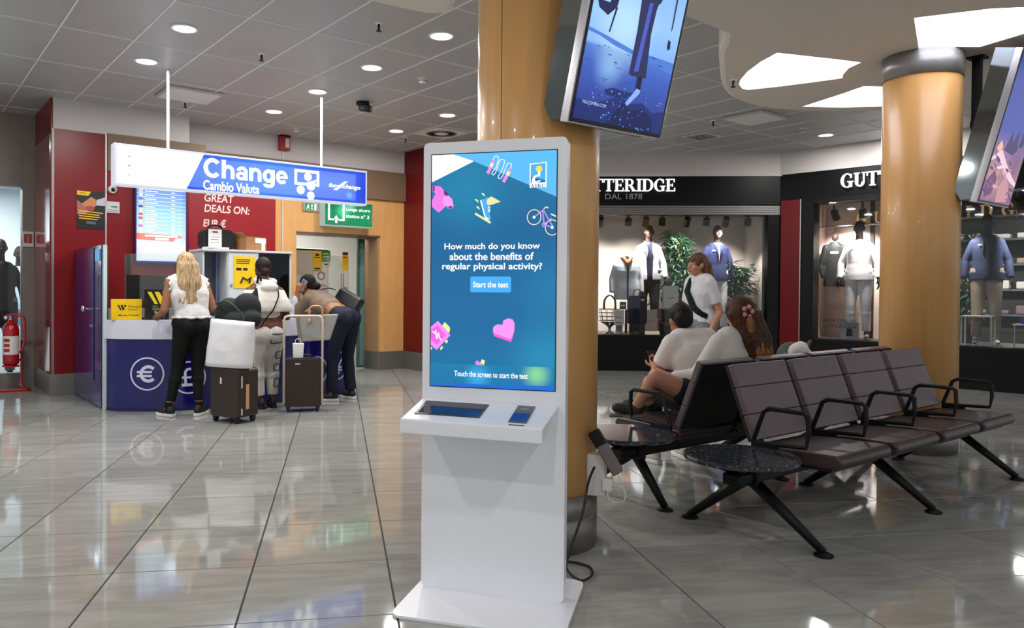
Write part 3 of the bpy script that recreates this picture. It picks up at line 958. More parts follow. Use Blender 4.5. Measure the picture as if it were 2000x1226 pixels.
for a_, b_ in (((499, 75), (463, 154)), ((632, 146), (589, 225))):
    kstroke([a_, b_], 26, '#f18be9')
    kstroke([(a_[0] - 6, a_[1] + 13), (a_[0] - 12, a_[1] + 27)], 26, '#f4f0a8')
    kstroke([(a_[0] + 4, a_[1] - 14), (a_[0], a_[1])], 16, '#f18be9')
# AIRC badge
kart('badge', [(792, 97), (924, 88), (924, 283), (792, 283)], '#eef4fb')
kart('badge', [(801, 105), (915, 96), (915, 249), (801, 249)], '#0a6ea6')
kart('badge', [(801, 105), (915, 96), (915, 226), (801, 197)], '#4aaef0')
kart('badge', [px for px in [(865 + 25 * math.cos(2 * PI * i / 20), 139 + 25 * math.sin(2 * PI * i / 20)) for i in range(20)]], '#f6d94a')
kart('badge', [(857, 154), (875, 154), (875, 197), (850, 197), (837, 207), (832, 226), (847, 235), (869, 231), (871, 240), (848, 246), (842, 260), (808, 260), (808, 226), (817, 200), (840, 185), (857, 184)], '#ffffff')
kart('badge', [(850, 230), (879, 225), (879, 231), (860, 241)], '#ffffff')
kart('badge', [(801, 249), (915, 243), (915, 255), (801, 260)], '#ffffff')
b_, w_ = serif_mb('AIRC', .0135, 0, .00003, w=.058, gap=.22)
cx_, cz_ = px2k(858, 269)
_ky[0] -= .0001
shift(b_, cx_, _ky[0], cz_).build('badge_lettering', mat('screen_0d4f7e', '#0d4f7e', emit=.9, var=0), kio, fix=False)
# shirt
kart('artwork', [(8, 248), (27, 244), (72, 250), (100, 279), (138, 321), (171, 354), (183, 408), (172, 425), (134, 425), (129, 400), (106, 418), (59, 458), (2, 408), (2, 360), (34, 300), (8, 291)], '#f779e4')
kart('artwork', [(100, 333), (138, 321), (171, 354), (183, 408), (172, 425), (134, 425), (129, 400), (110, 414), (93, 364)], '#ef9cf0')
kart('artwork', [(100, 287), (112, 283), (146, 321), (126, 327), (104, 314)], '#5d2a78')
kart('artwork', [(11, 248), (27, 246), (25, 285), (10, 291)], '#7a2f7c')
kart('artwork', [(139, 410), (171, 404), (171, 423), (140, 423)], '#7a2f7c')
# running shoe
kart('artwork', [(401, 368), (467, 343), (484, 423), (476, 475), (490, 512), (472, 523), (443, 500)], '#4aaaf0')
kart('artwork', [(399, 368), (410, 364), (446, 495), (480, 518), (457, 524), (435, 497)], '#e8f6f2')
kart('artwork', [(452, 391), (459, 360), (490, 339), (565, 383), (495, 404), (465, 406)], '#fbe49c')
kart('artwork', [(356, 477), (362, 462), (488, 535), (486, 550), (474, 548)], '#dff0a4')
for x_, y_ in ((423, 325), (371, 371), (382, 427)):
    kart('artwork', [(x_ - 15, y_ - 11), (x_ + 2, y_ - 14), (x_ + 16, y_ + 6), (x_ + 11, y_ + 14)], '#e6f2a0')
for y_ in (423, 441, 456):
    kart('artwork', [(464, y_ - 3), (482, y_ - 6), (482, y_ + 3), (464, y_ + 6)], '#e8f6f2')
# bicycle (cut by the right edge)
def karc(cx, cy, rx, ry, wd, colr, a0=0, a1=2 * PI):
    kstroke([(min(999, cx + rx * math.cos(a0 + (a1 - a0) * i / 22)), cy + ry * math.sin(a0 + (a1 - a0) * i / 22)) for i in range(23)], wd, colr)
karc(830, 508, 53, 57, 7, '#f3dcc8'); karc(830, 508, 46, 50, 4, '#2b3f63')
karc(971, 589, 53, 57, 7, '#f3dcc8', 1.0, 5.3); karc(971, 589, 46, 50, 4, '#2b3f63', .95, 5.35)
for seg_ in ([(830, 508), (895, 458), (911, 443)], [(895, 458), (909, 566)], [(905, 462), (971, 575)], [(909, 566), (963, 520)], [(909, 566), (971, 589)]):
    kstroke(seg_, 8, '#c99bf2')
kstroke([(911, 443), (921, 431), (939, 439)], 8, '#e6f2a0'); kstroke([(964, 487), (997, 504)], 11, '#e6f2a0')
karc(909, 568, 14, 15, 6, '#e79bf0')
for c_ in ((830, 508), (971, 589)):
    kart('artwork', [(c_[0] + 11 * math.cos(2 * PI * i / 12), c_[1] + 12 * math.sin(2 * PI * i / 12)) for i in range(12)], '#f4fbff')
# words
def kword(body, cx, cy, w_, h_, bold=.02, colr='#ffffff'):
    _ky[0] -= .00006
    X, Z = px2k(cx, cy)
    shift(text_mb(body, w_ * (SCX1 - SCX0) / 1000, h_ * (SCZ1 - SCZ0) / 1834, bold=bold), X, _ky[0], Z).build('lettering', mat('screen_' + colr.strip('#'), colr, .2, emit=1, var=0), kio, fix=False)
kword('How much do you know', 494, 733, 768, 62)
kword('about the benefits of', 492, 806, 676, 60)
kword('regular physical activity?', 494, 890, 802, 68)
kart('button', [((p[0] - SCX0) / (SCX1 - SCX0) * 1000, (SCZ1 - p[1]) / (SCZ1 - SCZ0) * 1834) for p in rrect(px2k(326, 0)[0], px2k(654, 0)[0], px2k(0, 1087)[1], px2k(0, 964)[1], .007)], '#46aaf0')
kword('Start the test', 490, 1026, 284, 46)
# heart rate watch
kart('artwork', [(95, 1355), (118, 1325), (160, 1365), (162, 1395), (130, 1440)], '#e2f096')
kart('artwork', [(2, 1366), (61, 1316), (166, 1428), (51, 1549), (2, 1510)], '#ef8df0')
kart('artwork', [(2, 1392), (56, 1350), (130, 1428), (52, 1505), (2, 1466)], '#f45fe0')
kart('artwork', [(120, 1478), (138, 1462), (146, 1480), (130, 1496)], '#e2f096'); kart('artwork', [(78, 1535), (98, 1515), (106, 1530), (86, 1550)], '#e2f096'); kart('artwork', [(2, 1525), (18, 1532), (2, 1552)], '#e2f096')
kstroke([(14, 1402), (38, 1418), (42, 1392), (52, 1460), (66, 1412), (74, 1450), (94, 1474)], 9, '#ffffff')
# heart
kart('artwork', [(512, 1390), (518, 1365), (548, 1345), (589, 1347), (595, 1315), (630, 1297), (668, 1303), (685, 1334), (683, 1390), (668, 1442), (656, 1470), (600, 1452), (522, 1428)], '#f45fd0')
kart('artwork', [(512, 1376), (518, 1352), (548, 1335), (589, 1337), (595, 1305), (630, 1287), (668, 1293), (685, 1324), (683, 1374), (668, 1424), (656, 1448), (600, 1432), (520, 1402)], '#f394f2')
# bottom bar
barm = screen_mat('kiosk_bar', [(.855, '#0f78ac'), (.96, '#117fb0')], [(px2k(390, 0)[0], px2k(0, 1750)[1], .075, '#38b4f0', .9), (px2k(860, 0)[0], px2k(0, 1715)[1], .075, '#8fe0a0', .95)])
_ky[0] -= .00004
flat(rrect(px2k(0, 0)[0], px2k(1000, 0)[0], px2k(0, 1834)[1], px2k(0, 1655)[1], .012), _ky[0], .00003).build('bar', barm, kio, fix=False)
kart('bar', [(0, 1815), (1000, 1800), (1000, 1834), (0, 1834)], '#1668d0')
kart('artwork', [(375, 1655), (372, 1630), (390, 1622), (415, 1640), (425, 1660)], '#ef7fe4'); kart('artwork', [(412, 1640), (425, 1610), (452, 1622), (440, 1658)], '#e2f096')
kword('Touch the screen to start the test', 496, 1730, 592, 44, .015)
# shelf, tablet, card reader
sh = MB().add([(-.002, -.25, .696), (.556, -.25, .688), (.556, 0, .725), (.0, 0, .725), (-.002, -.25, .754), (.556, -.25, .746), (.575, -.002, .797), (.004, -.002, .803)],
              [(3, 2, 1, 0), (4, 5, 6, 7), (0, 1, 5, 4), (1, 2, 6, 5), (2, 3, 7, 6), (3, 0, 4, 7)]).build('shelf', KW, kio, bevel=.006)
def on_shelf(x, t, lift=0.0):
    """x along the shelf, t from front edge 0 to back 1"""
    zf = .754 - .008 * x / .556; zb = .803 - .006 * x / .571
    return Vector((x, -.25 + t * .248, zf + (zb - zf) * t + .0005 + lift))
def shelf_plate(name, x0, x1, t0, t1, th, mt, lift=0.0, label=None):
    lo = [on_shelf(x0, t0, lift), on_shelf(x1, t0, lift), on_shelf(x1, t1, lift), on_shelf(x0, t1, lift)]
    hi = [p + Vector((0, -.0, th)) for p in lo]
    return MB().add(lo + hi, [(3, 2, 1, 0), (4, 5, 6, 7), (0, 1, 5, 4), (1, 2, 6, 5), (2, 3, 7, 6), (3, 0, 4, 7)]).build(name, mt, kio, label=label)
DKG = mat('tablet_glass', '#2a3038', .08, var=0)
shelf_plate('tablet_frame', .035, .30, .24, .83, .003, mat('tablet_frame_dark', '#2f3236', .3, var=0), label='dark tablet set into the shelf')
shelf_plate('tablet_screen', .046, .289, .28, .80, .0035, DKG)
shelf_plate('tablet_picture', .095, .285, .30, .56, .0038, mat('tablet_blue', '#17306a', .15, emit=.35, var=0))
shelf_plate('card_reader', .418, .487, .16, .86, .004, mat('reader_grey', '#55585e', .25, var=0), label='dark card reader')
shelf_plate('reader_display', .420, .485, .18, .52, .0045, mat('reader_blue', '#1b3a86', .15, emit=.5, var=0))
shelf_plate('reader_logo', .437, .468, .68, .74, .0045, mat('reader_print', '#8d9096', .4, var=0))
shelf_plate('card_slot', .425, .483, .055, .075, .0012, BLACKMETAL)

# ------------------------------------------------------------------ hanging advertising screens
def ad_screen(name, label, loc, W=.64, H=1.13, pict=None):
    tl = math.radians(14.4)
    t = thing(name, label, 'screen', loc, AL)
    M = Matrix.Rotation(tl, 4, 'X')            # top leans forward
    def tr(mb):
        mb.v = [M @ v for v in mb.v]; return mb
    fr = mat('tv_silver', '#c9c6cc', .25, metal=.7, var=0)
    tr(MB().box(0, W, 0, .05, 0, H)).build('frame', fr, t, bevel=.004)
    tr(MB().box(.008, W - .008, -.003, 0, .008, H - .008)).build('bezel', mat('tv_bezel', '#08080c', .12, var=0), t)
    # housing behind with a chamfered lower corner
    side = [(.05, .02), (.12, .0), (.185, .07), (.185, H), (.05, H)]
    hb = MB()
    A = [Vector((.012, y, z)) for y, z in side]; Bv = [Vector((W - .012, y, z)) for y, z in side]
    n = len(side)
    hb.add(A + Bv, [tuple(range(n)), tuple(reversed(range(n, 2 * n)))] + [(i, (i + 1) % n, n + (i + 1) % n, n + i) for i in range(n)])
    tr(hb).build('mirror_housing', mat('mirror_steel', '#8f979a', .06, metal=1, var=0), t)
    pict(t, tr, W, H)
    return t
def pict_sea(t, tr, W, H):
    b0, b1 = .022, W - .022
    y = [-.0035]
    def art(name, pts, mt):
        y[0] -= .00008
        q = [(b0 + (b1 - b0) * p[0], .026 + (H - .05) * p[1]) for p in pts]
        tr(flat(q, y[0], .00006)).build(name, mt, t, fix=False)
    dm = screen_mat('sea_advert', [(0, '#24347e'), (.12, '#2c4298'), (.25, '#3a5cc0'), (.345, '#4a78d4'), (.36, '#86b8fa'), (.5, '#9ccbff'), (.75, '#86b9fa'), (1.1, '#6aa2f2')], [(.24, .46, .26, '#c4ecff', .8), (.19, .27, .12, '#9cd0fa', .6)])  # soft spots paint in the pale sky and the glare over the sea
    # vertical ramp runs in the object's own z, so the panel is built upright and tilted by its rotation
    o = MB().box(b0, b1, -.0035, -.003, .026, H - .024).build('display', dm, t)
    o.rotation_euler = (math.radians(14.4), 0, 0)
    E = lambda c, s=1.0: mat('ad_' + c.strip('#'), c, .2, emit=s, var=0)
    art('hill', [(0, .345), (.12, .338), (.3, .315), (.5, .30), (.75, .285), (1, .262), (1, .30), (1, .31), (.8, .315), (.5, .318), (.2, .345), (0, .36)], E('#4f7cd6'))
    random.seed(8)
    for k in range(46):
        cx_, cz_ = random.uniform(.03, .95), random.uniform(.12, .31)
        l_ = random.uniform(.02, .09); h_ = random.uniform(.0015, .004)
        art('ripple', [(cx_ - l_ * .5, cz_ + .012 * l_), (cx_, cz_ - h_), (cx_ + l_ * .5, cz_ - .012 * l_), (cx_, cz_ + h_)], E(random.choice(['#5f86da', '#2f4cae', '#4a6fce', '#3a58b8'])))
    art('rocks', [(0, 0), (1, 0), (1, .10), (.85, .08), (.72, .115), (.58, .10), (.45, .125), (.3, .09), (.15, .07), (0, .08)], E('#1c2a6e'))
    art('rocks', [(.35, .0), (.9, .0), (.86, .06), (.74, .09), (.6, .075), (.5, .10), (.42, .05)], E('#131c54'))
    art('rocks', [(.27, .135), (.36, .15), (.5, .145), (.62, .15), (.6, .125), (.45, .115), (.3, .118)], E('#1a2a66'))
    # leg and skirt of the advert
    art('artwork', [(.16, 1.0), (.2, .68), (.22, .53), (.28, .50), (.4, .53), (.52, .52), (.62, .50), (.70, .53), (.78, .62), (.82, .8), (.8, 1.0)], E('#232a4a'))
    art('artwork', [(.48, .56), (.70, .56), (.67, .50), (.66, .40), (.70, .22), (.53, .215), (.50, .22), (.50, .40)], E('#262c58'))
    art('artwork', [(.58, .52), (.62, .52), (.60, .24), (.55, .235)], E('#4a5cc0'))
    art('artwork', [(.60, .22), (.66, .222), (.665, .14), (.61, .16)], E('#121432'))
    art('artwork', [(.52, .10), (.55, .09), (.66, .15), (.665, .165), (.62, .17), (.58, .14)], E('#8fb0f4'))
    art('artwork', [(.02, .48), (.06, .44), (.16, .42), (.24, .46), (.26, .53), (.2, .53), (.16, .47), (.08, .47), (.04, .50)], E('#1d2250'))
    art('artwork', [(.20, .36), (.215, .36), (.25, .46), (.23, .46)], E('#1d2250'))
    art('artwork', [(.86, .7), (.885, .7), (.895, .45), (.88, .43)], E('#2a3060'))
    art('artwork', [(.87, .40), (.9, .395), (.91, .365), (.885, .355), (.868, .37)], E('#1c2148'))
    random.seed(3)
    for k in range(70):
        cx_, cz_ = random.uniform(.12, .85), random.uniform(.0, .14)
        s_ = random.uniform(.004, .013)
        art('foam', [(cx_ - s_, cz_), (cx_, cz_ - s_ * .4), (cx_ + s_, cz_), (cx_, cz_ + s_ * .4)], E(random.choice(['#4f72c8', '#6d93e6', '#3a58b0'])))
    y[0] -= .0001
    tr(shift(text_mb('FRACOMINA.COM', .15, .014), b0 + .11, y[0], .026 + .075)).build('lettering', E('#c4d0ff'), t, fix=False)
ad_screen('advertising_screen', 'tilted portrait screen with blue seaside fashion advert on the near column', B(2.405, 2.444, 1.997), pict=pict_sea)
def pict_city(t, tr, W, H):
    b0, b1 = .022, W - .022
    dm = screen_mat('city_advert', [(0, '#8a5a86'), (.2, '#a0707c'), (.4, '#8c6aa0'), (.55, '#4450a8'), (1.1, '#36489c')], [(.15, .2, .2, '#e8b48c', .6), (.5, .35, .2, '#6a3a5c', .6)])
    o = MB().box(b0, b1, -.0035, -.003, .026, H - .024).build('display', dm, t)
    o.rotation_euler = (math.radians(14.4), 0, 0)
    E = lambda c, s=1.0: mat('ad_' + c.strip('#'), c, .2, emit=s, var=0)
    y = [-.0035]
    def art(pts, mt):
        y[0] -= .00008
        q = [(b0 + (b1 - b0) * p[0], .026 + (H - .05) * p[1]) for p in pts]
        tr(flat(q, y[0], .00006)).build('artwork', mt, t, fix=False)
    art([(0, .30), (.25, .36), (.5, .28), (.8, .2), (1, .16), (1, .13), (.7, .17), (.4, .25), (.2, .31), (0, .27)], E('#e9c9d4'))
    art([(0, .12), (.2, .22), (.35, .16), (.3, .05), (.1, .02)], E('#6a3d68'))
    art([(.45, .1), (.6, .2), (.8, .12), (.9, .02), (.5, .0)], E('#c28a94'))
    art([(.3, .36), (.42, .5), (.5, .42), (.62, .52), (.72, .38), (.6, .34)], E('#3c2f62'))
    art([(.72, .40), (.8, .58), (.88, .42)], E('#2c2a5c'))
    art([(.05, .36), (.15, .42), (.24, .38), (.2, .33)], E('#f0b88c'))
    random.seed(5)
    for k in range(22):
        cx_, cz_ = random.uniform(.05, .95), random.uniform(.0, .3)
        a_ = random.uniform(-.6, .6); l_ = random.uniform(.05, .16)
        dx, dz = l_ * math.cos(a_), l_ * .5 * math.sin(a_)
        art([(cx_ - dx, cz_ - dz), (cx_, cz_ - .012), (cx_ + dx, cz_ + dz), (cx_, cz_ + .012)], E(random.choice(['#d99ab4', '#7a4e8c', '#e8d0dc', '#51306a'])))
ad_screen('advertising_screen', 'narrow view of tilted advertising screen at the right edge with reddish picture', B(6.555, 2.29, 1.94), pict=pict_city)
t = thing('screen_hanger', 'black pole holding the screen beside the far column', 'pole', B(6.95, 2.44, 0), AL)
MB().box(-.03, .03, -.03, .03, 2.5, 3.14).build('pole', BLACKMETAL, t, bevel=.004)
MB().box(-.06, .06, -.06, .06, 3.125, 3.14).build('flange', BLACKMETAL, t)
MB().obox((-.02, -.06, 2.6), (.05, .18, .05)).build('arm', BLACKMETAL, t)
# mounting arms of the near screen
t = thing('screen_bracket', 'steel bracket holding the advertising screen to the near column', 'bracket', B(2.70, 2.50, 2.3), AL)
for zz in (0, .5):
    MB().box(-.04, .04, -.0, .14, zz - .03, zz + .03).build('arm', STEEL, t)
MB().box(-.09, .09, .13, .145, -.1, .6).build('plate', STEEL, t)

# ------------------------------------------------------------------ power box and cable on the near column
t = thing('power_strip', 'grey and white socket box with dark strip on the near column base', 'socket', (1.242, 3.545, 0), math.radians(-25))
MB().box(-.045, .045, -.05, .04, .27, .47).build('box', mat('socket_white', '#c9c6c0', .5), t, bevel=.006)
MB().obox((.055, -.06, .475), (.055, .05, .2), (0, math.radians(-32), 0)).build('strip', mat('strip_grey', '#6e6762', .5), t, bevel=.01)
MB().obox((.008, -.06, .55), (.056, .052, .08), (0, math.radians(-32), 0)).build('strip_top', BLACKMETAL, t, bevel=.008)
MB().box(.03, .08, -.06, -.01, .30, .36).build('plug', mat('plug_white', '#dcdad6', .4), t, bevel=.006)
wire = [Vector((.10, -.06, .29)) + Vector((.042 * math.cos(q), .01 * math.sin(3 * q), .042 * math.sin(q))) for q in [2 * PI * i / 24 for i in range(49)]]
MB().tube([Vector((.07, -.05, .36)), Vector((.10, -.06, .40)), Vector((.115, -.06, .36))] + wire, .0035, 6).build('coiled_white_cable', mat('cable_white', '#d8d6d0', .4), t, smooth=True)
pts = [(1.20, 3.46, .42), (1.15, 3.40, .36), (1.10, 3.33, .24), (1.03, 3.28, .10), (1.00, 3.24, .03), (1.03, 3.14, .012), (1.10, 3.19, .012), (1.12, 3.29, .012), (1.06, 3.36, .012), (.98, 3.34, .02), (.86, 3.22, .06), (.80, 3.11, .14)]
tag(MB().tube(spl(pts, 8), .006, 8).build('power_cable', mat('cable_black', '#0d0d0e', .5), smooth=True), 'black power cable looping from the column socket to the kiosk back', 'cable')
# ------------------------------------------------------------------ money change counter
OU, OW = 3.1, 8.5
cnt = thing('exchange_counter', 'curved dark blue currency exchange counter with white top band and euro sign', 'counter', B(OU, OW, 0), AL)
CL = [Vector((p.x, p.y, 0)) for p in spl([(u - OU, w - OW, 0) for u, w in ((1.775, 8.42), (1.86, 8.27), (2.045, 8.12), (2.263, 7.984), (2.5, 7.93), (2.8, 7.915), (3.4, 7.925), (3.75, 7.965), (4.1, 8.06), (4.42, 8.204), (4.6, 8.36), (4.68, 8.6), (4.68, 8.95))], 8)]
arc = [0.0]
for i in range(1, len(CL)): arc.append(arc[-1] + (CL[i] - CL[i - 1]).length)
def on_arc(s):
    s = max(0, min(arc[-1] - 1e-6, s))
    for i in range(len(arc) - 1):
        if arc[i + 1] >= s:
            t = (s - arc[i]) / (arc[i + 1] - arc[i])
            p = CL[i].lerp(CL[i + 1], t); d = (CL[i + 1] - CL[i]).normalized()
            return p, Vector((d.y, -d.x, 0))
def arc_of_u(u):
    return min(range(len(CL)), key=lambda i: abs(CL[i].x - (u - OU)) + (1 if arc[i] > 3.0 else 0))
def ribbon(o_out, o_in, z0, z1):
    b = MB(); n = len(CL)
    vs = []
    for p, s in zip(CL, arc):
        q, nr = on_arc(s)
        for off, z in ((o_out, z0), (o_out, z1), (o_in, z1), (o_in, z0)):
            vs.append(Vector((q.x, q.y, z)) + nr * off)
    fs = []
    for i in range(n - 1):
        for k in range(4):
            fs.append((i * 4 + k, i * 4 + (k + 1) % 4, (i + 1) * 4 + (k + 1) % 4, (i + 1) * 4 + k))
    fs.append((0, 1, 2, 3)); fs.append(tuple((n - 1) * 4 + k for k in (3, 2, 1, 0)))
    return b.add(vs, fs)
BLUE = mat('counter_blue', '#120e62', .2, var=.04, coat=.2)
CWHITE = mat('counter_white', '#dcdcec', .3, var=.02)
ribbon(0, -.04, 0.005, .735).build('front_panel', BLUE, cnt, smooth=False)
ribbon(.022, -.42, .73, .92).build('top_band', CWHITE, cnt, bevel=.006)
ribbon(.004, -.03, 0, .03).build('kick_strip', mat('kick_blue', '#12104a', .4), cnt)
# printed signs that follow the curve
PRW = mat('print_white', '#d9dcec', .5, var=0)
def wrap(mb, s0, z0, lift):
    out = MB()
    vs = []
    for v in mb.v:
        q, nr = on_arc(s0 + v.x)
        vs.append(q + nr * (lift - v.y) + Vector((0, 0, z0 + v.z)))
    out.v = vs; out.f = mb.f
    return out
def glyph_euro():
    b = ring2(.012, 0, .088, .056, 0, .001, 30, .75, 2 * PI - .75)
    for zz in (.018, -.022):
        b.prism([(-.105, zz - .011), (.045, zz - .011), (.05, zz + .011), (-.1, zz + .011)], 0, .001)
    return b
def glyph_bars(kind):
    b = MB()
    if kind == 'pound':
        b = ring2(.005, .045, .055, .03, 0, .001, 20, .2, PI)
        b.prism([(-.05, .05), (-.025, .05), (-.02, -.07), (-.045, -.07)], 0, .001)
        b.prism([(-.07, -.09), (.07, -.09), (.07, -.06), (-.07, -.06)], 0, .001)
        b.prism([(-.07, -.01), (.03, -.01), (.03, .012), (-.07, .012)], 0, .001)
    elif kind == 'dollar':
        b = ring2(0, .035, .05, .026, 0, .001, 18, .3, 1.45 * PI)
        o2 = ring2(0, -.038, .05, .026, 0, .001, 18, -.7 * PI, .45 * PI)
        b.add(o2.v, o2.f)
        b.prism([(-.01, -.115), (.01, -.115), (.01, .11), (-.01, .11)], 0, .001)
    else:
        for a in (-1, 1):
            b.prism([(-.012, -.01), (.012, -.01), (a * .075 + .012, .095), (a * .075 - .012, .095)], 0, .001)
        b.prism([(-.012, -.1), (.012, -.1), (.012, 0), (-.012, 0)], 0, .001)
        for zz in (-.02, -.055):
            b.prism([(-.06, zz - .01), (.06, zz - .01), (.06, zz + .01), (-.06, zz + .01)], 0, .001)
    return b
for u_, z_, kind in ((2.095, .38, 'euro'), (2.475, .335, 'pound'), (3.92, .31, 'dollar'), (4.27, .345, 'yen')):
    i_ = min((i for i in range(len(CL))), key=lambda i: abs(CL[i].x + OU - u_) if arc[i] < 3.2 else 9)
    s_ = arc[i_]
    wrap(ring2(0, 0, .168, .153, 0, .001, 48), s_, z_, .0015).build('ring_print', PRW, cnt, fix=False)
    wrap(glyph_euro() if kind == 'euro' else glyph_bars(kind), s_, z_, .0015).build(kind + '_print', PRW, cnt, fix=False)
# glass above the band, left end post and the purple side door
GB = glass_mat('booth_glass', (.93, .97, .96), .01, .05)
n_half = 19
def glass_run(i0, i1, z0, z1, off):
    vs = []; fs = []
    for k in range(i0, i1 + 1):
        q, nr = on_arc(arc[k])
        for o_ in (off, off - .008):
            for z in (z0, z1): vs.append(q + nr * o_ + Vector((0, 0, z)))
    m_ = i1 - i0 + 1
    for k in range(m_ - 1):
        a = k * 4; b = a + 4
        fs += [(a, b, b + 1, a + 1), (a + 2, a + 3, b + 3, b + 2), (a + 1, b + 1, b + 3, a + 3), (a, a + 2, b + 2, b)]
    fs += [(0, 1, 3, 2), ((m_ - 1) * 4, (m_ - 1) * 4 + 2, (m_ - 1) * 4 + 3, (m_ - 1) * 4 + 1)]
    return MB().add(vs, fs)
glass_run(1, 30, .925, 1.60, -.22).build('glass_screen', GB, cnt)
MB().box(1.755 - OU, 1.79 - OU, 8.40 - OW, 8.46 - OW, 0, 1.68).build('end_post', mat('post_pale', '#c3d3d0', .3), cnt, bevel=.004)
MB().box(1.79 - OU, 1.80 - OU, 8.40 - OW, 8.75 - OW, .92, 1.64).build('end_glass', GB, cnt)
PUR = mat('side_purple', '#241a66', .15, var=.05, coat=.4)
MB().box(1.745 - OU, 1.785 - OU, 8.46 - OW, 9.80 - OW, 0.02, 1.68).build('side_wall', PUR, cnt)
dr = MB().box(1.735 - OU, 1.745 - OU, 8.78 - OW, 9.70 - OW, .27, 1.66).build('side_door', PUR, cnt, bevel=.002)
MB().cone((1.735 - OU, 8.86 - OW, 1.02), (1.66 - OU, 8.86 - OW, 1.02), .012, .012, 12).build('door_knob_stem', STEEL, dr)
MB().ball((1.655 - OU, 8.86 - OW, 1.02), (.022, .035, .035)).build('door_knob', STEEL, dr, smooth=True)
MB().cone((1.735 - OU, 8.86 - OW, .84), (1.72 - OU, 8.86 - OW, .84), .016, .016, 12).build('key_lock', STEEL, dr)
MB().box(1.738 - OU, 1.745 - OU, 8.50 - OW, 8.72 - OW, 1.52, 1.64).build('blue_reflection', mat('reflection_cyan', '#2a9be0', .3, emit=.5), cnt)  # glowing patch paints in a blue reflection beside the post
# back shelf of the booth
MB().box(1.9 - OU, 4.6 - OU, 9.35 - OW, 9.75 - OW, 0, 1.0).build('back_bench', mat('bench_grey', '#9a9c9c', .5), cnt)

# white teller cabinet standing on the counter
tc = thing('teller_cabinet', 'white glazed cabinet standing on the exchange counter behind the women', 'cabinet', B(2.76, 8.42, .921), AL)
CW2 = mat('cabinet_grey_white', '#c5c9cb', .4, var=.02)
MB().box(0, 1.04, .0, .02, 0, .02).build('bottom_rail', CW2, tc)
MB().box(0, 1.04, .42, .44, 0, .735).build('back', CW2, tc)
for x_ in (0, .27, .62, 1.02):
    MB().box(x_, x_ + .02, 0, .42, 0, .735).build('upright', CW2, tc)
MB().box(-.01, 1.05, -.02, .45, .735, .76).build('top', mat('shelf_white', '#e2e4e6', .35), tc, bevel=.004)
MB().box(.02, .27, .3, .31, .02, .735).build('dark_screen', mat('grey_blue_screen', '#565e6c', .25), tc)
MB().box(.235, .262, .25, .30, .05, .73).build('blue_strip', mat('strip_lavender', '#8189b4', .3), tc)
dd = MB().box(.285, .625, -.012, .0, .02, .73).build('door', mat('door_pale', '#ccd2d4', .35, var=.02), tc, bevel=.003)
MB().cone((.315, -.012, .36), (.315, -.025, .36), .014, .014, 14).build('lock', STEEL, dd)
MB().box(.64, 1.02, .02, .028, .02, .73).build('side_glass', glass_mat('smoke_glass', (.55, .57, .6), .03), tc)
MB().box(.70, .96, .2, .3, .02, .30).build('machine', BLACKMETAL, tc, bevel=.01)
MB().box(.72, .99, .3, .32, .35, .68).build('inner_panel', mat('dark_panel', '#565658', .4), tc)
t = notice('poster', 'yellow poster with black print on the white cabinet door at the counter', B(3.23, 8.405, 1.43), .25, .36, YEL, [(-.10, .06, .135, .145, INK), (-.10, .06, .115, .125, INK), (-.10, .05, .095, .105, INK), (-.10, -.04, .02, .05, INK), (-.02, .03, .02, .05, INK)], cat='poster')
MB().tube([Vector(p) for p in ((-.05, -.006, -.12), (-.02, -.006, -.06), (.03, -.006, -.09), (.07, -.006, -.05), (.05, -.006, -.12))], .012, 6).build('picture', INK, t)
# on top of the cabinet
t = thing('black_bag', 'black bag with papers lying on top of the white cabinet', 'bag', B(2.98, 8.66, 1.683), AL)
MB().prism(rrect(-.17, .19, 0, .23, .07), -.09, .09).build('body', mat('black_nylon', '#101013', .7, bump=.2, bscale=30), t, bevel=.03, segs=3)
MB().tube(spl([(-.08, 0, .21), (-.06, 0, .27), (.06, 0, .27), (.08, 0, .21)]), .012, 8).build('handle', MATS['black_nylon'], t, smooth=True)
t = notice('paper_sheet', 'white printed sheet leaning against the black bag on the cabinet', B(2.94, 8.55, 1.80), .15, .215, PAPER, [(-.03, .03, .07, .085, INK), (-.05, .05, .02, .026, MATS['print_grey']), (-.05, .04, -.01, -.004, MATS['print_grey']), (-.05, .05, -.04, -.034, MATS['print_grey'])], cat='paper')
tag(MB().obox((0, 0, .012), (.24, .16, .02), (0, 0, .15)).build('paper_stack', PAPER, loc=B(2.93, 8.50, 1.683), rotz=AL), 'small stack of white papers in front of the black bag', 'paper')
t = thing('cardboard_box', 'open brown cardboard box on top of the white cabinet', 'box', B(3.38, 8.64, 1.683), AL + .35)
CARD = mat('cardboard', '#a9784f', .75, var=.08)
MB().box(-.15, .15, -.11, .11, 0, .16).build('body', CARD, t)
MB().obox((-.17, 0, .17), (.10, .21, .004), (0, .7, 0)).build('flap', CARD, t)
MB().obox((.06, -.112, .12), (.16, .003, .06)).build('label', PAPER, t)
MB().obox((.10, -.113, .05), (.05, .003, .08)).build('tape', PAPER, t)
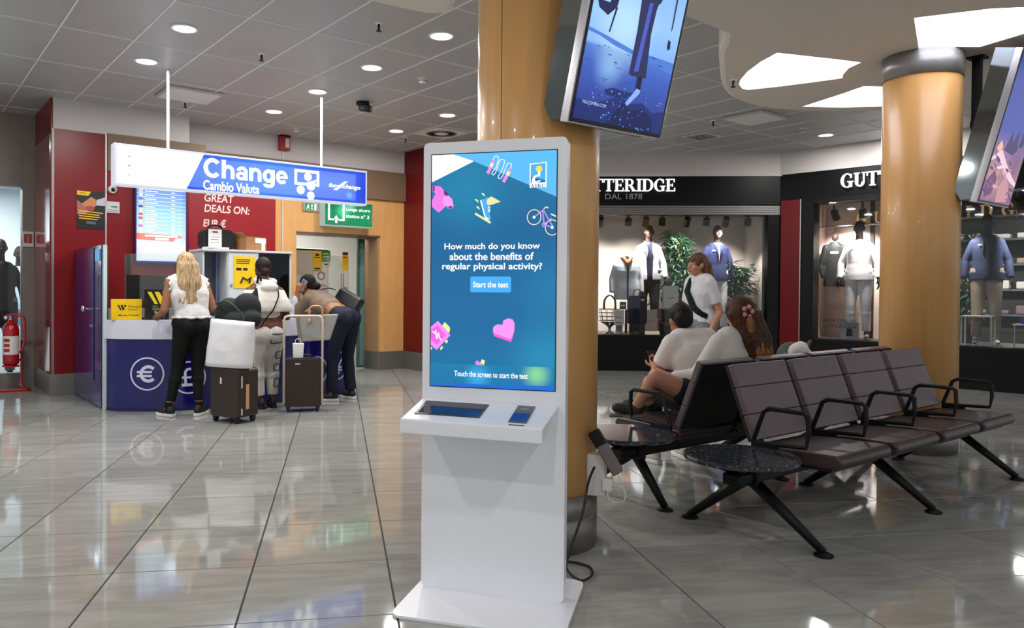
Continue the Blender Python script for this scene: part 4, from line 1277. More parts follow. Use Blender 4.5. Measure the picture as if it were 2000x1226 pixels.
# signs on the counter
t = thing('counter_sign', 'yellow money transfer sign standing on the counter at its left end', 'sign', B(1.946, 8.27, .921), AL)
MB().box(-.145, .145, -.01, .03, 0, .21).build('board', mat('sign_yellow', '#f5c800', .45, var=.03), t, bevel=.003)
def w_mark(scale, dx, dz, y):
    b = MB()
    for q in ([(-.5, .3), (-.3, .3), (.02, -.32), (-.14, -.32)], [(-.15, .3), (.08, .3), (.33, -.1), (.22, -.32), (.12, -.32)], [(.22, .3), (.5, .3), (.5, .12), (.38, .0)]):
        b.prism([(x * scale + dx, z * scale + dz) for x, z in q], y, y + .001)
    return b
w_mark(.085, -.05, .125, -.0112).build('mark', INK, t)
shift(text_mb('Western', .13, .024), .075, -.0108, .135).build('lettering', INK, t, fix=False)
shift(text_mb('Union', .09, .022), .055, -.0108, .105).build('lettering', INK, t, fix=False)
shift(text_mb('Money Transfer', .20, .022, bold=.02), .02, -.0108, .045).build('lettering', INK, t, fix=False)
t = thing('counter_sign', 'black stand with a large yellow mark beside the yellow counter sign', 'sign', B(2.225, 8.20, .921), AL)
MB().box(-.115, .115, -.01, .04, 0, .31).build('board', mat('sign_black', '#121214', .4, var=.03), t, bevel=.003)
w_mark(.20, .0, .225, -.0112).build('mark', mat('mark_yellow', '#ecd21a', .45, var=0), t)
for zz, w_ in ((.135, .05), (.115, .07), (.10, .06), (.02, .05)):
    MB().box(-.05, -.05 + w_, -.0108, -.01, zz, zz + .008).build('print', mat('print_olive', '#8f8f58', .5, var=0), t)
MB().tube([Vector((-.03, -.012, .085)), Vector((.0, -.012, .06)), Vector((.03, -.012, .04))], [.01, .014, .018], 8).build('picture', mat('print_silver', '#9a9a9a', .5, var=0), t)
def monitor(u, w, lb, wd=.46):
    t = thing('monitor', lb, 'monitor', B(u, w, .921), AL)
    MB().box(-wd / 2, wd / 2, 0, .03, .12, .46).build('panel', BLACKMETAL, t, bevel=.006)
    MB().box(-.04, .04, .03, .06, .05, .3).build('stand', BLACKMETAL, t)
    MB().box(-.11, .11, -.04, .1, 0, .015).build('foot', BLACKMETAL, t, bevel=.004)
monitor(2.2, 8.36, 'black monitor behind the glass at the left of the exchange counter')
t = thing('document_tray', 'black device with white card on the counter in front of the blonde woman', 'device', B(2.47, 8.10, .921), AL)
MB().box(-.07, .07, -.05, .08, 0, .06).build('body', BLACKMETAL, t, bevel=.012)
MB().obox((-.05, -.04, .08), (.05, .004, .07), (.3, 0, .4)).build('card', PAPER, t)
MB().tube(spl([(-.11, -.05, .07), (-.11, -.06, .02), (-.06, -.08, .008), (.05, -.08, .008)]), .006, 6).build('white_cable', MATS['cable_white'], t)

# ------------------------------------------------------------------ hanging sign
sg = thing('hanging_sign', 'lit blue and white currency exchange sign hanging over the counter', 'sign', B(1.712, 7.775, 2.217), AL)
SL, SH = 2.73, .398
SF = mat('sign_frame', '#dfe2ee', .4, emit=.75)
MB().box(0, SL, .0, .12, 0, SH).build('box', SF, sg, bevel=.006)
def sgn(name, pts, colr, em, k):
    return flat(pts, -.001 - .0006 * k, .0005).build(name, mat('lit_' + colr.strip('#'), colr, .3, emit=em, var=0), sg, fix=False)
sgn('white_face', [(.025, .02), (.70, .02), (.86, SH - .02), (.025, SH - .02)], '#ffffff', 1.15, 1)
sbm = screen_mat('sign_blue_face', [(0, '#1c55f0'), (.2, '#2b70f6'), (.4, '#1d4fe6')], [(1.5, .2, .9, '#3c86fb', .9), (2.5, .1, .06, '#66c0ff', .9), (2.72, .2, .35, '#1238e0', .8)])
flat([(.675, .02), (SL - .022, .02), (SL - .022, SH - .02), (.845, SH - .02)], -.0018, .0005).build('blue_face', sbm, sg, fix=False)
LW = mat('lit_white_letter', '#ffffff', emit=1.2)
def geo_word():
    out = []; x = [0.0]
    def rect(x0, x1, z0, z1): out.append([(x[0] + x0, z0), (x[0] + x1, z0), (x[0] + x1, z1), (x[0] + x0, z1)])
    def band(cx, cz, ro, so, ri, si, a0, a1, n=20):
        for i in range(n):
            t0 = a0 + (a1 - a0) * i / n; t1 = a0 + (a1 - a0) * (i + 1) / n
            out.append([(x[0] + cx + r_ * math.cos(q), cz + s_ * math.sin(q)) for r_, s_, q in ((ro, so, t0), (ro, so, t1), (ri, si, t1), (ri, si, t0))])
    letters = []
    for ch in 'Change':
        n0 = len(out)
        if ch == 'C': band(.64, .69, .64, .73, .33, .44, .22 * PI, 1.78 * PI); wd = 1.2
        elif ch in 'hn':
            rect(0, .29, 0, 1.38 if ch == 'h' else 1.0); band(.48, .55, .46, .48, .18, .22, 0, PI); rect(.66, .94, 0, .56); wd = .94
        elif ch == 'a':
            band(.40, .30, .40, .32, .15, .10, 0, 2 * PI); rect(.60, .88, 0, .66); band(.46, .62, .42, .41, .14, .17, 0, .93 * PI); wd = .9
        elif ch == 'g':
            band(.45, .5, .45, .52, .18, .25, 0, 2 * PI); rect(.65, .92, -.08, 1.0); band(.46, -.06, .46, .36, .19, .11, 1.08 * PI, 2 * PI); wd = .92
        else:
            band(.47, .5, .47, .53, .19, .26, 0, 1.78 * PI); rect(.17, .93, .41, .58); wd = .94
        letters.append(out[n0:]); x[0] += wd + .10
    return letters, x[0] - .10
Lt, tot_ = geo_word()
for polys in Lt:
    b = MB()
    for q in polys: b.prism([(.842 + px * .905 / tot_, .158 + pz * .137) for px, pz in q], -.0026, -.0022)
    b.build('letter', LW, sg, fix=False)
shift(text_mb('Cambio Valuta', .59, .10, bold=.02), 1.135, -.0026, .075).build('lettering', LW, sg, fix=False)
# banknote and coins
bx0, bz0, bx1, bz1 = 1.826, .165, 2.12, .335
for q in ([(bx0, bz0), (bx0 + .03, bz0), (bx0 + .03, bz1), (bx0, bz1)], [(bx1 - .03, bz0), (bx1, bz0), (bx1, bz1), (bx1 - .03, bz1)], [(bx0, bz1 - .03), (bx1, bz1 - .03), (bx1, bz1), (bx0, bz1)], [(bx0, bz0), (bx1, bz0), (bx1, bz0 + .028), (bx0, bz0 + .028)]):
    flat(q, -.0026, .0004).build('banknote', LW, sg, fix=False)
flat(circ(1.985, .262, .045), -.0026, .0004).build('banknote', LW, sg, fix=False)
flat([(1.95, .19), (2.09, .24), (2.06, .17), (1.99, .165)], -.0027, .0004).build('banknote', LW, sg, fix=False)
for cx_, cz_, r_ in ((1.90, .112, .047), (2.02, .165, .05), (2.02, .058, .045)):
    flat(circ(cx_, cz_, r_), -.0028, .0004).build('coin', LW, sg, fix=False)
shift(text_mb('forexchange', .40, .06, bold=.02, italic=.2), 2.44, -.0026, .19).build('lettering', LW, sg, fix=False)
flat([(2.29, .145), (2.34, .145), (2.48, .255), (2.43, .25)], -.0027, .0004).build('swoosh', LW, sg, fix=False)
for z_, dz in ((.275, .012), (.185, .02), (.10, .012)):
    flat([(.13, z_), (.145, z_), (.145, z_ + dz), (.13, z_ + dz)], -.0026, .0004).build('faded_mark', mat('faded_blue', '#6d86d8', emit=.8), sg, fix=False)
for x_ in (.512, 2.176):
    MB().cone((x_, .06, SH), (x_, .06, CEIL - 2.217), .014, .014, 12).build('hanging_pole', mat('pole_white', '#e8e8ea', .35), sg, smooth=False)
area_lamp('sign_light', (SL / 2, -.03, SH / 2), 7, SL * .9, (.75, .85, 1), rot=(PI / 2, 0, 0), parent=sg, shape='RECTANGLE', sy=.3)

# ------------------------------------------------------------------ rate board and things on the red wall
rb = thing('rate_board', 'lit exchange rate screen with rows of flags on the red wall', 'screen', B(2.39, W1 - .075, 1.545), AL)
RBW, RBH = .61, 1.0
MB().box(0, RBW, 0, .06, 0, RBH).build('frame', mat('board_navy', '#1b2370', .3), rb, bevel=.004)
dm = screen_mat('rate_display', [(0.02, '#f4f7ff'), (.22, '#fbfdff'), (.33, '#cdeeff'), (.60, '#a6e2fb'), (.72, '#86bdf8'), (.98, '#4c70e0')], [(.05, .16, .12, '#ecdcfa', .7)])
MB().box(.015, RBW - .012, -.002, 0, .03, RBH - .01).build('display', dm, rb)
flags = ['#e6e0f4', '#c86aa8', '#ffffff', '#f3f3ff', '#5a66b0', '#f2f6ff', '#2a2f86', '#e6d49a', '#e8345c', '#c33a6a']
for k in range(14):
    z_ = .955 - k * .047
    if k < 13: MB().box(.02, RBW - .02, -.0026, -.002, z_ - .012, z_ - .008).build('row_line', mat('row_pale', '#e4f4ff', emit=1), rb)
    if k < 10 or True:
        fc = flags[k % 10]
        MB().box(.04, .085, -.0028, -.002, z_, z_ + .028).build('flag', mat('flag_' + fc.strip('#'), fc, emit=.9), rb)
        if k in (2, 5): flat(circ(.0625, z_ + .014, .009), -.0032, .0004).build('flag_disc', mat('flag_d22', '#d2224a', emit=.9), rb)
        MB().box(.11, .22 + .02 * (k % 3), -.0028, -.002, z_ + .008, z_ + .018).build('currency_name', mat('row_white', '#f6fbff', emit=1.1), rb)
        MB().box(.42, .465, -.0028, -.002, z_ + .006, z_ + .017).build('rate', MATS['row_white'], rb)
flat([(.015, .285), (.45, .275), (.47, .31), (.56, .325), (.52, .35), (.015, .365)], -.0032, .0004).build('red_arrow', mat('arrow_red', '#f2705e', emit=1), rb)
MB().box(.11, .50, -.0038, -.0034, .325, .345).build('arrow_print', MATS['row_white'], rb)
MB().box(.23, .39, -.0038, -.0034, .288, .315).build('arrow_print', MATS['row_white'], rb)
MB().box(.015, RBW - .012, -.0026, -.002, .018, .028).build('lower_edge', mat('edge_blue', '#3a44c0', emit=.8), rb)
area_lamp('rate_light', (RBW / 2, -.02, .5), 3, .5, (.8, .9, 1), rot=(PI / 2, 0, 0), parent=rb, shape='RECTANGLE', sy=.9)

t = thing('poster', 'black poster with yellow stripes and a handshake on the red wall', 'poster', B(1.915, W1 - .013, 2.15), AL)
MB().box(-.15, .15, -.008, 0, -.22, .22).build('sheet', mat('poster_black', '#15110f', .35, var=.04), t)
flat([(-.15, .22), (.0, .215), (-.03, .165), (-.15, .17)], -.009, .0006).build('yellow_tab', YEL, t)
shift(text_mb('WU', .07, .02), -.09, -.0098, .193).build('lettering', INK, t, fix=False)
flat([(-.15, .11), (-.08, .06), (-.02, .0), (-.04, -.03), (-.15, -.06)], -.009, .0006).build('sleeve', mat('poster_pink', '#b0605a', .5), t)
flat([(-.10, .07), (.0, .155), (.06, .12), (.05, .05), (.0, .02), (-.07, .03)], -.0097, .0006).build('hand', mat('poster_skin', '#c8854e', .5), t)
flat([(.05, .12), (.15, .16), (.15, .06), (.05, .06)], -.0097, .0006).build('cuff', mat('poster_white', '#c2bcc4', .5), t)
flat([(-.06, .04), (.0, .055), (.04, .03), (.02, -.01), (-.05, .0)], -.0103, .0006).build('fingers', mat('poster_red', '#a3483f', .5), t)
for k, w_ in enumerate((.26, .22, .23, .20)):
    flat([(-.13, -.02 - k * .028), (-.13 + w_, -.035 - k * .026), (-.13 + w_, -.026 - k * .026), (-.13, -.008 - k * .028)], -.0103, .0006).build('stripe', YEL, t)
flat([(-.05, -.13), (.05, -.135), (.05, -.165), (-.05, -.16)], -.0103, .0006).build('print', mat('poster_grey', '#6a5c62', .5), t)
notice('wall_plaque', 'small grey white plaque on the red wall left of the rate screen', B(2.15, W1 - .022, 2.20), .15, .135, mat('plaque_grey', '#c3c6c2', .45), [(-.02, .05, -.0, .012, INK), (-.06, .06, -.035, -.03, INK), (-.06, .06, -.055, -.05, INK)], cat='plaque')
t = thing('wall_camera', 'small white round camera on the red wall beside the hanging sign', 'camera', B(2.14, W1 - .03, 2.41), AL)
MB().cone((0, .02, 0), (0, -.04, 0), .05, .045, 20).build('housing', mat('cam_white', '#cfd0cf', .4), t)
MB().ball((.005, -.045, -.005), .025).build('lens', MATS['dark_glass'], t, smooth=True)
# exit signs
t = thing('exit_sign', 'large green emergency exit sign box with arrow above the doorway', 'exit sign', B(5.055, W2 - .20, 2.172), AL)
MB().box(0, .79, 0, .17, 0, .36).build('box', mat('exit_box', '#c3d8cf', emit=.55), t, bevel=.004)
egm = screen_mat('exit_green', [(0, '#0a8a55'), (.18, '#0c9a60'), (.36, '#087048')], [(.30, .22, .17, '#4cf3a8', .9), (.42, .30, .12, '#8fffd0', .6)])
flat([(.004, .01), (.786, .01), (.786, .352), (.004, .352)], -.002, .001).build('green_face', egm, t, fix=False)
def exw(pts): flat(pts, -.0032, .001).build('pictogram', LW, t, fix=False)
for q in ([(.05, .075), (.08, .075), (.08, .335), (.05, .335)], [(.285, .075), (.32, .075), (.32, .335), (.285, .335)], [(.05, .31), (.32, .31), (.32, .335), (.05, .335)], [(.05, .075), (.15, .075), (.15, .1), (.05, .1)], [(.215, .075), (.32, .075), (.32, .1), (.215, .1)], [(.165, .04), (.2, .04), (.2, .11), (.165, .11)], [(.145, .105), (.22, .105), (.1825, .155)]):
    exw(q)
shift(text_mb('Luogo sicuro', .41, .06, bold=.02), .545, -.0032, .245).build('lettering', LW, t, fix=False)
shift(text_mb('statico n° 3', .39, .055, bold=.02), .535, -.0032, .155).build('lettering', LW, t, fix=False)
t = thing('exit_sign', 'small framed green running man exit sign left of the large one', 'exit sign', B(4.80, W2 - .035, 2.375), AL)
MB().box(0, .27, 0, .03, 0, .125).build('frame', mat('frame_cream', '#d6d8c4', .4, emit=.3), t, bevel=.003)
flat([(.025, .018), (.16, .018), (.16, .108), (.025, .108)], -.001, .0008).build('green_face', mat('exit_small_green', '#1d9a5c', emit=.7), t, fix=False)
for q in ([(.04, .03), (.055, .03), (.085, .07), (.07, .075)], [(.06, .06), (.095, .07), (.08, .09), (.06, .09)], [(.085, .03), (.095, .035), (.08, .065), (.07, .06)], [(.115, .03), (.145, .03), (.13, .06)], [(.12, .06), (.14, .06), (.14, .095), (.12, .095)]):
    flat(q, -.0022, .0008).build('pictogram', LW, t, fix=False)
flat([(.17, .018), (.20, .018), (.20, .108), (.17, .108)], -.0022, .0008).build('arrow_field', LW, t, fix=False)
# conduit on the beech wall
tag(MB().cone((0, 0, 0), (0, 0, 1.0), .009, .009, 10).build('wall_conduit', mat('conduit_white', '#dcd9d2', .4), loc=B(4.49, W2 - .011, 1.68)), 'thin white conduit pipe on the orange wall left of the doorway', 'pipe')

# ------------------------------------------------------------------ fire extinguisher
t = thing('fire_extinguisher', 'red fire extinguisher with white label on its floor stand', 'fire extinguisher', (-3.86, 9.93, 0), .25)
XR = mat('extinguisher_red', '#b3101c', .25, coat=.4, var=.03)
MB().lathe([(0, .31), (.06, .31), (.085, .325), (.088, .36), (.088, .72), (.08, .77), (.055, .81), (.028, .825), (.028, .85), (0, .85)], seg=28).build('cylinder', XR, t, smooth=True)
MB().lathe([(.0888, .44), (.0895, .44), (.0895, .66), (.0888, .66)], seg=28, a0=-2.9, a1=.6).build('label', PAPER, t)
for k in range(3):
    MB().lathe([(.0897, .47 + k * .06), (.0902, .47 + k * .06), (.0902, .51 + k * .06), (.0897, .51 + k * .06)], seg=10, a0=-2.4, a1=-1.6).build('label_print', XR, t)
MB().cone((0, 0, .84), (0, 0, .90), .022, .018, 12).build('valve', CHROME, t)
MB().obox((.04, 0, .92), (.16, .02, .018), (0, -.12, 0)).build('lever', XR, t, bevel=.004)
MB().cone((-.04, -.02, .88), (-.05, -.04, .88), .022, .022, 14).build('gauge', CHROME, t)
MB().tube(spl([(.03, 0, .89), (.12, 0, .89), (.145, 0, .80), (.145, 0, .62), (.12, 0, .50), (.09, -.02, .46)]), .012, 8).build('hose', XR, t, smooth=True)
t = thing('extinguisher_stand', 'red bent tube floor stand carrying the fire extinguisher', 'stand', (-3.86, 9.93, 0), .25)
MB().tube(spl([(-.30, -.06, .014), (.05, -.06, .014), (.17, -.06, .014), (.20, 0.0, .014), (.17, .03, .02), (.10, .06, .05), (.10, .09, .2), (.10, .1, .6)], 8), .014, 8).build('tube', XR, t, smooth=True)
MB().tube(spl([(.10, .1, .36), (.02, .11, .36), (-.1, .1, .36)]), .012, 8).build('bracket', XR, t, smooth=True)
MB().lathe([(0, .29), (.092, .29), (.092, .308), (0, .308)], seg=24).build('tray', XR, t)
t = notice('fire_sign', 'small red and white extinguisher sign on the grey jamb at the left', B(1.42, 10.985, 1.845), .12, .19, PAPER, [(-.045, .045, -.05, .065, XR), (-.012, .012, -.035, .05, PAPER)])
# ------------------------------------------------------------------ back to back waiting benches
LEATHER = mat('bench_leather', '#6b5a5e', .42, var=.08, scale=5, bump=.12, bscale=90)
SEATL = mat('seat_leather', '#3c2d2c', .38, var=.10, scale=5, bump=.12, bscale=90)
SHELL = mat('bench_shell', '#0b0b0d', .5, var=.04)
GRAN = None
def granite():
    M = bpy.data.materials.new('table_granite'); M.use_nodes = True
    nt = M.node_tree; p = nt.nodes['Principled BSDF']
    p.inputs['Roughness'].default_value = .12
    tc_ = nt.nodes.new('ShaderNodeTexCoord')
    v = nt.nodes.new('ShaderNodeTexVoronoi'); v.inputs['Scale'].default_value = 42
    n = nt.nodes.new('ShaderNodeTexNoise'); n.inputs['Scale'].default_value = 14; n.inputs['Detail'].default_value = 6
    nt.links.new(tc_.outputs['Object'], v.inputs['Vector']); nt.links.new(tc_.outputs['Object'], n.inputs['Vector'])
    mm = nt.nodes.new('ShaderNodeMath'); mm.operation = 'MULTIPLY'
    nt.links.new(v.outputs['Distance'], mm.inputs[0]); nt.links.new(n.outputs[0], mm.inputs[1])
    r = nt.nodes.new('ShaderNodeValToRGB')
    r.color_ramp.elements[0].position = .02; r.color_ramp.elements[0].color = lin('#b4b6bc')
    r.color_ramp.elements[1].position = .10; r.color_ramp.elements[1].color = lin('#3a3c42')
    e = r.color_ramp.elements.new(.5); e.color = lin('#232429')
    nt.links.new(mm.outputs[0], r.inputs[0]); nt.links.new(r.outputs[0], p.inputs['Base Color'])
    return M
GRAN = granite()
PIT = .611
def mirror_mb(b, sy):
    if sy < 0:
        b.v = [Vector((v.x, -v.y, v.z)) for v in b.v]
    return b
def bench(label, sy, inner):
    t = thing('waiting_bench', label, 'bench', B(3.753, 2.64, 0), AL)
    def put(b, name, mt, parent=t, **k):
        return mirror_mb(b, sy).build(name, mt, parent, **k)
    # backrest frame: from (y -.24, z .43) to (y -.085, z .835)
    d = Vector((0, .155, .405)); L = d.length; d.normalize(); nrm = Vector((0, -d.z, d.y))
    for i in range(4):
        x0, x1 = i * PIT + .035, i * PIT + .575
        base = Vector((0, -.24, .43))
        def q(x, s, o): return Vector((x, 0, 0)) + base + d * s + nrm * o
        b = MB()
        prof = [(0, -.018), (0, .0), (L, .0), (L, -.018)]
        A_ = [q(x0, s, o) for s, o in prof]; B_ = [q(x1, s, o) for s, o in prof]
        b.add(A_ + B_, [(0, 1, 2, 3), (7, 6, 5, 4)] + [(k, (k + 1) % 4, 4 + (k + 1) % 4, 4 + k) for k in range(4)])
        back = put(b, 'backrest', SHELL, bevel=.006)
        cuts = [0, .33 * L, .69 * L, L]
        for k in range(3):
            s0, s1 = cuts[k] + .0006, cuts[k + 1] - .0006
            pb = MB()
            pr = [(s0, .0), (s1, .0), (s1, .038), (s0, .038)]
            A_ = [q(x0 + .002, s, o) for s, o in pr]; B_ = [q(x1 - .002, s, o) for s, o in pr]
            pb.add(A_ + B_, [(0, 1, 2, 3), (7, 6, 5, 4)] + [(m_, (m_ + 1) % 4, 4 + (m_ + 1) % 4, 4 + m_) for m_ in range(4)])
            put(pb, 'back_pad', LEATHER, back, bevel=.007, segs=3)
        sb = MB().prism([(-.72, .36), (-.745, .385), (-.745, .41), (-.72, .435), (-.5, .43), (-.25, .415), (-.22, .40), (-.24, .36)], x0, x1)
        sb.v = [Vector((v.y, v.x, v.z)) for v in sb.v]
        st = put(sb, 'seat', SEATL, bevel=.014, segs=3)
        pan = MB().box(x0 + .03, x1 - .03, -.68, -.26, .34, .362)
        put(pan, 'seat_pan', SHELL, st)
    for i in range(5):
        x = i * PIT + .003
        ring_ = [(x, -.274, .445), (x, -.335, .612), (x, -.365, .632), (x, -.56, .632), (x, -.583, .618), (x, -.588, .535), (x, -.575, .455), (x, -.30, .44)]
        put(MB().tube([Vector(p) for p in ring_], .0125, 6, closed=True), 'armrest', BLACKMETAL, smooth=False)
        put(MB().box(x - .012, x + .012, -.42, -.27, .37, .45), 'arm_bracket', BLACKMETAL)
    put(MB().box(-.36, 4 * PIT + .1, -.43, -.33, .275, .335), 'beam', BLACKMETAL, bevel=.01)
    for x in (-.20, 1.02, 2.33):
        for yf in (inner, -.78):
            lg = MB()
            p0 = Vector((x, -.38, .30)); p1 = Vector((x, yf, .02))
            s_ = Vector((0, 0, 0))
            lg.tube([p0, p0.lerp(p1, .5), p1], [.034, .027, .02], 8)
            l = put(lg, 'leg', BLACKMETAL, smooth=True)
            put(MB().lathe([(0, 0), (.045, 0), (.045, .008), (.02, .02), (0, .022)], c=(x, yf, 0), seg=18), 'foot', BLACKMETAL, l)
        put(MB().obox((x, -.38, .30), (.06, .14, .09)), 'leg_clamp', BLACKMETAL, bevel=.012)
    tt = put(MB().lathe([(0, .395), (.275, .395), (.285, .402), (.285, .413), (.278, .42), (0, .42)], c=(-.268, -.378, 0), seg=56), 'table_top', GRAN, smooth=False)
    for dx, dy in ((-.15, -.10), (-.15, .10), (.12, 0)):
        put(MB().tube([Vector((-.25, -.38, .31)), Vector((-.268 + dx, -.378 + dy, .394))], .016, 6), 'table_strut', BLACKMETAL, tt)
    return t
bench('front bench of four brown padded seats with a near round stone table', 1, -.02)
bench('rear bench of four brown seats where the couple sits, with its round table', -1, -.15)

# bag lying on the rear bench
t = thing('backpack', 'grey backpack with white fleece lying on the rear bench', 'backpack', B(5.12, 2.93, .44), AL + .3)
DKF = mat('dark_grey_fabric', '#4b4a48', .8, bump=.3, bscale=40)
b = MB().ball((0, 0, .2), (.19, .12, .2)).ball((.07, .02, .36), (.12, .1, .1)).ball((.14, .03, .2), (.1, .1, .16))
b.build('body', DKF, t, remesh=.014, rsmooth=3)
b = MB().ball((-.06, -.06, .40), (.10, .07, .065)).ball((.03, -.07, .37), (.07, .06, .06)).ball((-.01, -.06, .43), (.06, .05, .04))
b.build('white_fleece', mat('white_fleece', '#d8d2c8', .9, bump=.5, bscale=60), t, remesh=.01, rsmooth=2)
MB().tube(spl([(.08, -.08, .42), (.15, -.09, .46), (.21, -.06, .40), (.2, -.06, .25)]), .014, 8).build('strap', DKF, t, smooth=True)

# ------------------------------------------------------------------ luggage by the counter
BRN = mat('monogram_brown', '#2e2019', .38, var=.18, scale=40)
TAN = mat('tan_leather', '#c99a72', .5, var=.06)
TANP = mat('pale_trim', '#d9c9b6', .4, var=.04)
WHL = mat('wheel_black', '#0c0c0d', .5)
def suitcase(label, c, rot, W, D, H, hx0, hx1, hz, hy, style):
    t = thing('suitcase', label, 'suitcase', (c[0], c[1], 0), rot)
    MB().prism(rrect(-W / 2, W / 2, .055, H, .035), -D / 2, D / 2).build('body', BRN, t, bevel=.022, segs=3)
    for sx in (-1, 1):
        for sy in (-1, 1):
            w_ = MB().cone((sx * (W / 2 - .04) - .011, sy * (D / 2 - .03), .027), (sx * (W / 2 - .04) + .011, sy * (D / 2 - .03), .027), .027, .027, 16)
            w_.build('wheel', WHL, t)
            MB().box(sx * (W / 2 - .04) - .02, sx * (W / 2 - .04) + .02, sy * (D / 2 - .03) - .02, sy * (D / 2 - .03) + .02, .035, .07).build('wheel_fork', WHL, t)
    MB().box(-W / 2 + .02, W / 2 - .02, -.004, .004, .06, H + .001).build('zip', mat('zip_dark', '#1a120e', .5), t)
    pts = [(hx0, hy, .09), (hx0, hy, hz - .04), (hx0 + .012, hy, hz - .01), (hx0 + .04, hy, hz), (hx1 - .04, hy, hz), (hx1 - .012, hy, hz - .01), (hx1, hy, hz - .04), (hx1, hy, .09)]
    MB().tube([Vector(p) for p in pts], .0125, 8).build('telescopic_handle', TANP, t, smooth=True)
    MB().tube(spl([(-.08, 0, H), (-.06, 0, H + .028), (.06, 0, H + .028), (.08, 0, H)]), .011, 8).build('top_handle', TAN if style == 1 else BRN, t, smooth=True)
    return t
s1 = suitcase('brown patterned suitcase with tan side strap beside the blonde woman', (-.957, 7.456), math.radians(-40), .36, .25, .505, -.13, .13, .96, .118, 1)
MB().box(.181, .186, -.03, .01, .13, .36).build('side_strap', TAN, s1, bevel=.003)
MB().box(-.05, -.03, -.1285, -.1255, .36, .42).build('tag', PAPER, s1)
MB().box(.181, .184, -.085, -.07, .33, .44).build('edge_trim', TANP, s1)
MB().box(.181, .184, -.085, -.07, .08, .14).build('edge_trim', TANP, s1)
s2 = suitcase('brown suitcase with wide pale handle frame behind the grey handbag', (-.352, 8.03), math.radians(4), .375, .24, .54, -.19, .19, .975, -.132, 2)
MB().box(-.08, -.03, -.122, -.119, .485, .495).build('logo_plate', PAPER, s2)
t = thing('shopping_bag', 'large white shopping bag resting on the first suitcase', 'bag', (-.985, 7.40, .507), math.radians(-24))
WB = mat('white_bag', '#e6e4e8', .55, var=.03, bump=.5, bscale=5)
b = MB()
prof = [(-.20, 0), (.235, -.01), (.245, .42), (.02, .43), (-.15, .465)]
grid = []
nx, nz = 10, 10
random.seed(11)
def bagpt(i, k, side):
    s_ = i / nx; h_ = k / nz
    xl = -.265 + .075 * h_; xr = .225 + .03 * h_
    x = xl + (xr - xl) * s_
    z = h_ * (.455 - .03 * s_) + .004 + .05 * (1 - s_) * (1 - h_) * .3
    bul = .085 * (1 - (2 * s_ - 1) ** 4) * (1 - .75 * h_ ** 2) + .012
    return Vector((x, side * (bul + random.uniform(-.006, .006)) - .02 * h_, z))
vs = []; fs = []
for side in (-1, 1):
    for k in range(nz + 1):
        for i in range(nx + 1): vs.append(bagpt(i, k, side))
N_ = (nx + 1) * (nz + 1)
for sd in (0, 1):
    for k in range(nz):
        for i in range(nx):
            a_ = sd * N_ + k * (nx + 1) + i
            fs.append((a_, a_ + 1, a_ + nx + 2, a_ + nx + 1))
for k in range(nz):
    for i in (0, nx):
        a_ = k * (nx + 1) + i
        fs.append((a_, a_ + nx + 1, N_ + a_ + nx + 1, N_ + a_))
for i in range(nx):
    for k in (0, nz):
        a_ = k * (nx + 1) + i
        fs.append((a_, a_ + 1, N_ + a_ + 1, N_ + a_))
b.add(vs, fs).build('body', WB, t, smooth=True)
MB().box(-.125, -.115, -.075, -.071, .24, .265).build('small_print', mat('print_mid', '#77777a', .5, var=0), t)
t = thing('backpack', 'dark green black backpack piled on the white shopping bag', 'backpack', (-.93, 7.55, .90), math.radians(-15))
DKG2 = mat('dark_green_nylon', '#0a0e10', .75, var=.1, bump=.4, bscale=14)
b = MB().ball((-.12, .02, .12), (.12, .10, .15), rot=(0, .5, 0)).ball((.07, .03, .16), (.14, .10, .15), rot=(0, -.2, 0)).ball((.02, -.03, .05), (.18, .10, .075)).ball((.13, -.02, .06), (.10, .09, .09)).cone((.12, .05, .2), (.15, .06, .36), .06, .012, 10)
b.build('body', DKG2, t, remesh=.012, rsmooth=4)
MB().tube(spl([(.16, .05, .40), (.18, .04, .50), (.20, .04, .42)]), .012, 8).build('loop', DKG2, t, smooth=True)
MB().tube(spl([(-.2, -.06, .2), (-.05, -.13, .22), (.08, -.12, .10), (.1, -.14, .0)]), .01, 8).build('strap', mat('strap_grey_green', '#2c3434', .6), t, smooth=True)
t = thing('handbag', 'grey structured handbag hanging on the second suitcase', 'handbag', (-.23, 8.10, .70), math.radians(2))
GB_ = mat('grey_handbag', '#8c8a86', .45, var=.05)
b = MB().add([(-.17, -.07, 0), (.15, -.07, .02), (.15, .07, .02), (-.17, .07, 0), (-.2, -.035, .27), (.24, -.035, .29), (.24, .035, .29), (-.2, .035, .27)], [(3, 2, 1, 0), (4, 5, 6, 7), (0, 1, 5, 4), (1, 2, 6, 5), (2, 3, 7, 6), (3, 0, 4, 7)])
b.build('body', GB_, t, bevel=.015, segs=3)
for x_ in (-.06, .07):
    MB().ball((x_, -.06, .22), (.016, .012, .03)).build('tan_tab', TAN, t, smooth=True)
MB().tube(spl([(-.06, -.05, .24), (-.05, -.05, .36), (.06, -.05, .36), (.07, -.05, .24)]), .008, 8).build('handle', TAN, t, smooth=True)
b = MB().add([(-.17, -.069, .001), (-.13, -.072, .001), (-.16, -.038, .268), (-.2, -.036, .268)], [(0, 1, 2, 3)])
b.build('side_fold', mat('olive_side', '#6f6f5c', .5), t)
t = thing('paper_bag', 'narrow white paper bag standing on the second suitcase under the handbag', 'bag', (-.40, 8.02, .542), math.radians(4))
MB().prism([(-.05, 0), (.05, 0), (.06, .15), (-.055, .15)], -.04, .04).build('body', PAPER, t, bevel=.006)
MB().tube(spl([(-.03, 0, .15), (-.02, 0, .19), (.02, 0, .19), (.03, 0, .15)]), .003, 6).build('cord', PAPER, t)
